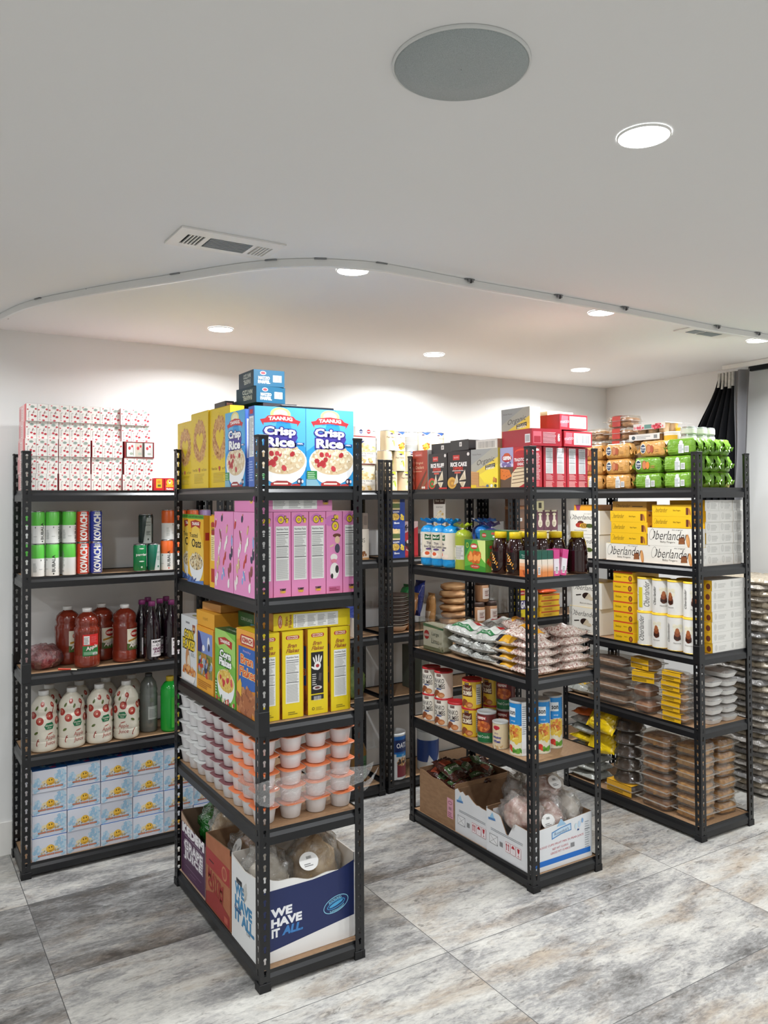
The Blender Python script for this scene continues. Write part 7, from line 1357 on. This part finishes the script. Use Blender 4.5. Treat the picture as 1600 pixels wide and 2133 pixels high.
bA = Art().rect(-.14, .0, .14, .108, 'DDCDB0').poly([(-.03, .108), (.03, .108), (0, .092)], '3A5A9A').ell(-.02, .094, .008, .004, '4A3A5A').text('Baby Corn', .005, .076, .008, '3A3230', w=.040).scatter(-.002, .030, .020, .018, 26, .004, .009, ['C88A2A', 'E0B040', 'A8601E'], 3)
corn_ = simple('food_can', 'food can', can_m(.042, .112, M('DDCDB0', .35), art=bA, n=36))
slv = simple('food_can', 'food can', can_m(.042, .112, M('A8A9A6', .35), art=Art().rect(-.14, .04, .14, .09, 'CBC7BE').lines(-.04, .045, .05, .085, 5, '8A8680', 2), n=36))
for i, (p_, x, k, rz, l) in enumerate([(pear, 2.392, 0, -.1, 'bottom row, left'), (pear, 2.480, 0, .0, 'bottom row, right'), (pear, 2.360, 1, 1.2, 'middle row, left, back turned'), (pear, 2.448, 1, -.1, 'middle row, centre'), (pear, 2.380, 2, .1, 'top row, left')]): put(p_, (x, 3.765, zt + .1125 * k), 'cream food can with green pear picture, ' + l, rz=rz - .38, group='cream pear cans')
for i, (p_, x, y, k, rz, l) in enumerate([(corn_, 2.536, 3.765, 1, .4, 'middle row, right'), (corn_, 2.470, 3.80, 2, .5, 'top row, behind'), (slv, 2.556, 3.80, 2, 0, 'top row, bare silver back'), (corn_, 2.630, 3.765, 2, .1, 'top row, blue tip label'), (corn_, 2.716, 3.765, 2, .5, 'top row, rightmost'), (corn_, 2.568, 3.765, 0, 0, 'bottom row, third'), (corn_, 2.625, 3.80 - .035, 1, 0, 'middle row, hidden part'), (corn_, 2.656, 3.765, 0, 0, 'bottom row, hidden'), (corn_, 2.744, 3.765, 0, 0, 'bottom row, far right hidden'), (corn_, 2.713, 3.765, 1, 0, 'middle row, far right hidden'), (slv, 2.298 + .02, 3.86, 2, 0, 'top row, at the very left')]): put(p_, (x, y, zt + .1125 * k), '%s food can on the back wall rack, %s' % ('silver' if p_ is slv else 'cream', l), rz=rz - .4)
for k in (0, 1): put(slv, (2.318, 3.86, zt + .1125 * k), 'silver food can at the left edge of the back rack, %s' % ['lower', 'middle'][k])
# pasta boxes etc. on shelf two of the back rack
z2 = DECK[3] + S
ps_ = Art().rect(0, 0, .095, .165, '22408E').rect(0, .100, .062, .160, 'C9B98A').scatter(.03, .150, .02, .010, 10, .005, .01, ['D8603A', 'E8C890'], 2).rect(0, .110, .062, .135, '55683A').text('Tuscanini', .032, .090, .010, 'E8E8E8', bold=.03, w=.048).rect(.004, .096, .058, .099, '1A1A22').ell(.031, .062, .028, .020, 'D6B458', 20).scatter(.031, .060, .022, .013, 20, .004, .007, ['E8CC70', 'C89A3A'], 3).scatter(.074, .055, .012, .016, 10, .005, .008, ['F0D868', 'E8C840'], 4).text('Elbows', .04, .028, .010, 'E8ECF4', bold=.04, w=.034)
pst = simple('pasta_box', 'pasta box', carton(.095, .06, .165, '22408E', front=ps_))
put(pst, (2.405, 3.735, z2), 'blue pasta box with elbow pasta picture, lower'); put(pst, (2.405, 3.735, z2 + .166), 'blue pasta box with elbow pasta picture, upper')
put(simple('snack_box', 'snack box', carton(.10, .05, .20, 'B02A34', front=Art().rect(0, 0, .10, .20, 'B82C38').poly([(0, .13), (.1, .17), (.1, .2), (0, .2)], 'C9B0B0').text('fruit', .04, .165, .03, '2A1A1E', bold=.05, shear=.3, w=.06).ell(.035, .07, .03, .025, '2E1A18').scatter(.04, .06, .03, .03, 20, .006, .012, ['5A1A20', '8A2A30', 'D8C8C0'], 2).rect(0, 0, .1, .01, '8A1F2A'))), (2.510, 3.760, z2), 'red snack box with dark script next to the pasta boxes', rz=.0)
zz_ = Art().rect(0, 0, .15, .165, 'CFC8BC').text('MATZOS', .08, .105, .024, '3A3430', w=.09).text('Typical', .08, .072, .012, '6A6460', w=.06).scatter(.075, .030, .06, .014, 26, .006, .012, ['9A6A3A', 'B88450', '7A4E2A'], 3).rect(0, 0, .15, .012, 'A8865A').lines(.03, .13, .1, .155, 3, '8A8480', 2)
put(simple('noodle_box', 'noodle box', carton(.15, .06, .165, 'C4BCB0', front=zz_)), (2.150, 3.745, z2), 'pale box with brown castle like picture right of the pink cereal')
for i in range(4): put(simple('packet', 'packet', carton(.030, .06, .085, '8A7E74', front=Art().rect(0, 0, .03, .085, '8E8278').rect(.005, .02, .025, .07, '7A6E66'))), (2.105 + .033 * i, 3.745, z2 + .166), 'small grey brown upright packet, %s of four' % ORD[i], group='small grey brown packets')
nv_ = Art().rect(0, 0, .055, .20, '4A4440').rect(.004, .02, .051, .17, 'D8D4CC').rect(.004, .155, .051, .185, '3E2620').text('Near East', .028, .170, .010, 'E8DCD0', w=.04).text('RICE PILAF', .028, .135, .007, '4A443E', w=.034).scatter(.028, .07, .018, .04, 40, .003, .007, ['D8CCA8', 'E8E0C8', 'C8A868'], 3)
put(simple('rice_box', 'rice box', carton(.085, .05, .215, '8A8680', front=Art().rect(0, 0, .085, .215, 'D4D0C8').rect(.005, .165, .08, .205, '3E2620').text('Near East', .042, .185, .013, 'E8DCD0', shear=.2, w=.06).text('RICE PILAF', .042, .148, .008, '4A443E', w=.045).scatter(.042, .08, .03, .05, 60, .004, .009, ['D8CCA8', 'E8E0C8', 'C8A868'], 3))), (2.700, 3.745, z2 + .13), 'rice pilaf box with brown header behind the blue rice cake bags')
put(simple('supply_carton', 'carton', carton(.20, .12, .128, 'A09890')), (2.70, 3.76, z2), 'grey carton behind the rice cake bags, under the rice pilaf box')
put(tray(.20, .12, .19), (3.06, 3.755, z2), 'clear acrylic holder with bags on the back rack second shelf')
put(wrapbag(foil('pale_yellow_bag', 'D8D2A0', .25, 24, .8), .16, .09, .04, 31.0, Art().rect(.1, .01, .15, .08, 'E6C92A')), (3.03, 3.755, z2 + .09), 'pale bag with yellow end lying in the clear holder', rz=.1)
BRN = clear('amber_box', 'C9A080', .10, .1, 0, body=.5, bodyc='9A6E50')
for k, (h, z) in enumerate([(.135, 0), (.14, .136), (.06, .277)]):
    put(simple('cookie_jar', 'clear box', MB().box(-.055, -.045, 0, .055, .045, h, BRN, .004).box(-.056, -.046, h - .02, .056, .046, h + .0005, M('B07E5A', .4), .003).art(Art().rect(.02, .03, .06, .05, 'E8E6E2').bars(.022, .032, .058, .048), plane((-.055, -.045, .02), (1, 0, 0), (0, 0, 1), (0, -1, 0)))), (3.300, 3.745, z2 + z), 'brownish clear cookie box, %s, behind the middle rack post' % ['bottom', 'middle with white sticker', 'top'][k])
pu = Art().rect(0, 0, .115, .125, '6A4450')
for i in range(2): pu.ell(.030 + .055 * i, .045, .018, .026, 'D8CFB8', 18).ell(.030 + .055 * i, .075, .010, .024, 'D8CFB8', 14).rect(.008 + .055 * i, .115, .05 + .055 * i, .125, 'D8D2B0').ell(.030 + .055 * i, .1, .015, .008, 'D8D2B0').lines(.020 + .055 * i, .03, .04 + .055 * i, .055, 4, 'A89A80', 2)
pub = simple('patterned_box', 'purple box', carton(.115, .08, .125, '5A3844', front=pu))
for i, (x, z, l) in enumerate([(3.430, 0, 'lower left'), (3.548, 0, 'lower right'), (3.430, .126, 'upper left'), (3.548, .126, 'upper right')]): put(pub, (x, 3.745, z2 + z), 'purple box with cream bottle shapes, ' + l, group='purple boxes with cream shapes')
put(simple('window_box', 'box', carton(.10, .08, .058, 'C9C29A', front=Art().rect(0, 0, .1, .058, 'CFC89E').rect(.01, .012, .035, .046, '4A4438').rect(.055, .012, .08, .046, '4A4438'))), (3.44, 3.745, z2 + .252), 'pale box with two dark windows above the purple boxes')
# shelf three of the back racks
z3 = DECK[2] + S
pl = MB()
ps2 = noisy('paper_plate', 'CFC8C0', '8E8178', 20, .5)
def platep(c):
    return simple('plate', 'plate', MB().lathe([(.060, 0), (.062, .001), (.080, .010), (.0815, .0115), (.079, .011), (.060, .0028), (.001, .0025)], noisy('dark_plate', '6A5850', '8A766C', 30, .45) if c else M('D9D3CC', .35), 36, cap=False))
pp = [platep(0), platep(1)]
for k in range(16): put(pp[k % 2], (2.432 + .003 * math.sin(k * 1.7), 3.785, z3 + .036 + .0105 * k), 'round white and brown plate, %s in the tall stack on the back rack' % (['lowest'] + [ORD[i] for i in range(1, 12)] + ['thirteenth', 'fourteenth', 'fifteenth', 'top'])[k], group='stacked round plates')
put(simple('bowl', 'bowl', MB().lathe([(.045, 0), (.060, .006), (.076, .030), (.078, .035), (.074, .032), (.055, .010), (.001, .006)], M('BFA58C', .4), 36, cap=False)), (2.432, 3.785, z3), 'tan bowl under the stack of plates')
put(simple('folded_bag', 'bag', pillow(.10, .16, .05, foil('blue_film', '3A4FA8', .2, 20, .8), .012, 20, 3)), (2.155, 3.80, z3 + .12), 'blue shiny packet standing right of the yellow bran boxes', rot=(PI / 2, 0, 0))
put(simple('picture_card_box', 'box', carton(.055, .06, .10, 'C4BCB0', front=Art().rect(0, 0, .055, .1, 'CAC2B6').ell(.028, .05, .012, .03, 'A08A70').ell(.028, .07, .006, .008, '6A5040'))), (2.150, 3.74, z3), 'pale box with a figure print below the blue packet')
def lean(c, lab, w, h, x, y, z, rot, label):
    A = Art().rect(w * .15, h * .1, w * .85, h * .55, lab); put(wrapbag(foil('bag_' + c, c, .25, 22, .8), h, w, .05, ord(c[0]) * .3, Art().rect(h * .1, w * .15, h * .5, w * .85, lab)), (x, y, z), label, rot=rot)
lean('C08A5A', 'D8A878', .10, .20, 2.560, 3.795, z3 + .09, (0, -1.25, 0), 'tan and green bread bag leaning at the back, by the middle rack')
lean('2F8A4A', '3FA85A', .09, .12, 2.560, 3.84, z3 + .17, (0, -1.2, .1), 'green bag top behind the tan bread bag')
lean('2A3A8E', 'D8DCE8', .08, .18, 2.645, 3.835, z3 + .16, (0, -1.35, .2), 'dark blue bag standing at the back of the third shelf')
lean('B88A54', 'E4D8C0', .07, .18, 2.700, 3.78, z3 + .09, (0, -1.5, 0), 'tan loaf bag with white label beside the pita stack')
PIT = noisy('pita_bread', 'A9794E', 'CFA474', 12, .65, bump=.4)
for k in range(6): put(simple('pita_bag', 'pita bread', blob(.075, .075, .024, PIT, .14, 2.2, 3.0 + k * 2.1, 24, 12, e=2.4)), (2.830 + .008 * (k % 2), 3.775, z3 + .040 * k), 'bag of tan pita bread, %s in its stack on the back rack' % ['bottom', 'second', 'third', 'fourth', 'fifth', 'top'][k], rz=k, group='pita bread bags')
put(tray(.17, .06, .07), (2.70 - .09, 3.713, z3), 'small clear tray with grey card in front of bread bags') if False else None
jar = lap('spread_jar', .042, .125, [(.038, 0), (.042, .006), (.042, .095), (.039, .10)], M('A07858', .25), 'jar', cap=(.041, .10, .125, '4A3A34'), art=Art().rect(-.030, .0, .030, .062, 'E0D8D0').rect(-.027, .004, .027, .058, 'CBBDB4').text('CREAMY', 0, .02, .008, '7A2A24', bold=.04, w=.034).lines(-.018, .03, .018, .05, 3, '6A4A40', 2), art_z=.02)
for i, (x, y, k, l) in enumerate([(2.985, 3.735, 0, 'lower left'), (3.078, 3.735, 0, 'lower right'), (3.015, 3.735, 1, 'upper')]): put(jar, (x, y, z3 + .126 * k), 'brown spread jar with pale label, ' + l, rz=.1 * i)
put(lap('oil_bottle', .035, .22, [(.030, 0), (.035, .008), (.035, .13), (.015, .19), (.013, .2)], M('6A6A2A', .2), 'bottle', cap=(.016, .198, .22, 'B8A82A')), (3.10, 3.83, z3 + .0), 'olive coloured bottle behind the spread jars')
sg = Art().rect(0, 0, .085, .20, 'E9D22A').rect(.012, .145, .065, .175, 'B02C34').text('Domino', .038, .160, .010, 'F4E8E0', bold=.03, w=.045).rect(0, .06, .085, .115, '3A2A7A').text('SUGAR', .042, .088, .040, 'F4F0F0', bold=.05, w=.08).lines(.01, .02, .06, .04, 2, 'A8901A', 2)
put(simple('sugar_box', 'sugar box', carton(.085, .05, .20, 'E0C81E', front=sg)), (3.300, 3.725, z3), 'yellow sugar box with purple band, behind the middle rack')
s2 = Art().rect(0, 0, .09, .165, 'E6E2D8').rect(0, 0, .09, .06, 'E8C82A').text('Domino', .045, .13, .018, '2A2A4A', shear=.25, w=.07).rect(.01, .10, .08, .104, '2A2A4A').text('PURE', .045, .035, .012, '6A5010', w=.05)
put(simple('sugar_box', 'sugar box', carton(.09, .04, .165, 'E4E0D0', front=s2)), (3.395, 3.735, z3), 'white and yellow sugar bag box beside the sugar box', rz=-.1)
yo = simple('candy_box', 'flat box', carton(.15, .10, .034, 'E3B52A', front=Art().rect(0, 0, .15, .034, 'E6BC30').rect(0, .026, .15, .034, 'C8542A').lines(.02, .008, .12, .022, 2, 'A8701A', 2)))
for k in range(4): put(yo, (3.525 + .006 * (k % 2), 3.745, z3 + .0345 * k), 'flat yellow orange box in a pile on the back rack, %s' % ['bottom', 'second', 'third', 'top'][k], group='flat yellow boxes on the back rack')
put(simple('packet', 'packet', pillow(.13, .10, .035, foil('red_orange', 'C8502A', .3, 20, .6), .008, 20, 4)), (3.525, 3.745, z3 + .139), 'red orange packet on top of the flat yellow boxes')
# shelf four and the floor shelf of the back racks
z4 = DECK[1] + S
put(simple('green_plant_bag', 'bag', blob(.06, .05, .09, noisy('green_leaves', '3E5A2E', '7A8A4A', 22, .6, bump=.5), .35, 3, 2.0, 24, 14)), (2.170, 3.78, z4), 'green leafy bag right of the bran flakes boxes')
put(simple('folded_carton', 'carton', carton(.05, .20, .24, '5E6458', front=Art().rect(0, 0, .05, .24, '6A6A60').rect(.01, .02, .03, .05, 'A8A49A'))), (2.575, 3.79, z4), 'tall dark folded carton at the back left of the middle rack')
z5 = DECK[0] + S
oa = Art().rect(-.06, .14, .05, .235, '1E5FA8').rect(-.05, .15, .035, .215, '1A2A5A').text('OATS', -.004, .185, .026, 'EDEFF2', bold=.02, w=.068).rect(-.04, .125, .035, .14, '2A8AC8').text('old', 0, .132, .008, 'E8F0F4').rect(-.035, .015, .035, .085, '7A2A34').scatter(.0, .098, .032, .020, 50, .005, .010, ['C8A070', 'B08050', '3A2A28', 'D8B888'], 3).rect(.055, .02, .085, .23, 'C9CCC8').lines(.057, .03, .083, .22, 18, '6A706C', 2)
oat = ('oats_canister', 'oats canister', tin(.062, .245, 'D9DCDC', oa, 'D4D6D6', .010, .0012))
put(oat, (2.400, 3.745, z5), 'large blue and white oats canister at the bottom of the back rack', rz=.25)
oat2 = ('oats_canister', 'oats canister', tin(.062, .22, 'C9CCCC', Art().rect(-.15, .05, .15, .17, '24407E').poly([(.0, .05), (.05, .05), (.03, .1)], 'D8D8D8').poly([(-.02, .05), (-.06, .05), (-.05, .09)], 'D8D8D8'), 'A8ACAC', .010, .0012))
put(oat2, (2.640, 3.765, z5), 'navy banded canister behind the brown box and chocolate bags', rz=.3)
put(lap('juice_bottle', .045, .25, [(.040, 0), (.045, .01), (.045, .17), (.03, .21), (.018, .225)], M('7A5A2E', .2), 'juice bottle', cap=(.020, .222, .245, 'CFCBC4'), art=Art().rect(-.02, 0, .03, .12, '4A6A4A').lines(-.015, .02, .025, .1, 6, '2E4A30', 2), art_z=.03), (2.190, 3.78, z5), 'brown bottle with green label low beside the front rack', rz=.2)

# ================= RIGHT CORNER =================
# flat packs in crinkled plastic, one on another
tm = [foil('tray_pack_%s' % c, c, .24, 34, 1.0, metal=.0) for c in ('8F8A84', 'A59D92', '7C7A78', 'B3A793')]
def flatpack(i):
    return simple('flat_tray_pack', 'wrapped tray pack', pillow(.36, .34, .038, tm[i], .011, 30, 3.3 * i + 1, nu=44, nv=40, p=9, seam=.006))
fp = [flatpack(i) for i in range(4)]; rd = random.Random(7)
for k in range(36): put(fp[(k * 7) % 4 if k < 30 else [1, 3][k % 2]], (4.125 + rd.uniform(-.012, .012), 2.700 + rd.uniform(-.012, .012), .004 + .0318 * k), 'flat plastic wrapped tray pack in the tall stack behind the right rack', rz=rd.uniform(-.05, .05) + (PI / 2 if k % 2 else 0), group='flat wrapped tray packs in one tall stack')
# gathered curtain hanging from the end of the track
def cfold(a, b_, u): return a + (b_ - a) * u
def curt(u, v):
    # v: 0 at the top, 1 at the bottom; the cloth swings away to the back and is bunched behind the rack
    z = 2.318 - 1.02 * v; s_ = v ** 1.6
    y0 = 2.985 + .19 * math.sin(min(1, v / .48) * PI / 2) ** 1.7 - .16 * max(0, (v - .5) / .5); y1 = 2.858; x = 4.215 + .030 * math.sin(u * 2 * PI * 5.5) * (.5 + .6 * v) - .05 * v
    return (x, y1 + (y0 - y1) * u + .006 * math.sin(u * 2 * PI * 5.5 + 1), z)
b = MB(); bk = M('0B0C10', .85, 0, .2)
b.grid(72, 30, curt, bk)
hd = MB().grid(72, 4, lambda u, v: (lambda p_: (p_[0] - .006 + .004 * math.sin(u * 38), p_[1], 2.322 - .085 * v - .012 * (1 if int(u * 4.9) % 2 else 0) * v))(curt(u, .0 + .05 * v)), noisy('white_heading_tape', 'BDBBB6', 'D0CDC8', 60, .8))
ln = MB().grid(26, 30, lambda u, v: (4.19 - .02 * v + .020 * math.sin(u * 2 * PI * 1.6 + .6), 2.862 - (.115 - .085 * v ** 1.5) * u + .004 * math.sin(v * 9), 2.322 - .95 * v), M('77777A', .85, 0, .2))
tl = MB(); blob(.06, .05, .075, M('3A3B40', .85), .2, 2, 4, 20, 14, b=tl, flat=False, off=(0, 0, -.06))
put(('curtain', 'curtain', [('cloth', b.build('cloth'), (0, 0, 0), 'black gathered cloth'), ('heading_tape', hd.build('heading_tape'), (0, 0, 0), 'white pleated heading'), ('lining', ln.build('lining'), (0, 0, 0), 'grey back of the cloth'), ('tucked_end', tl.build('tucked_end'), (4.165, 2.84, 1.31), 'dark tucked end')]), (0, 0, 0), 'black gathered curtain with white heading hanging in the right corner')
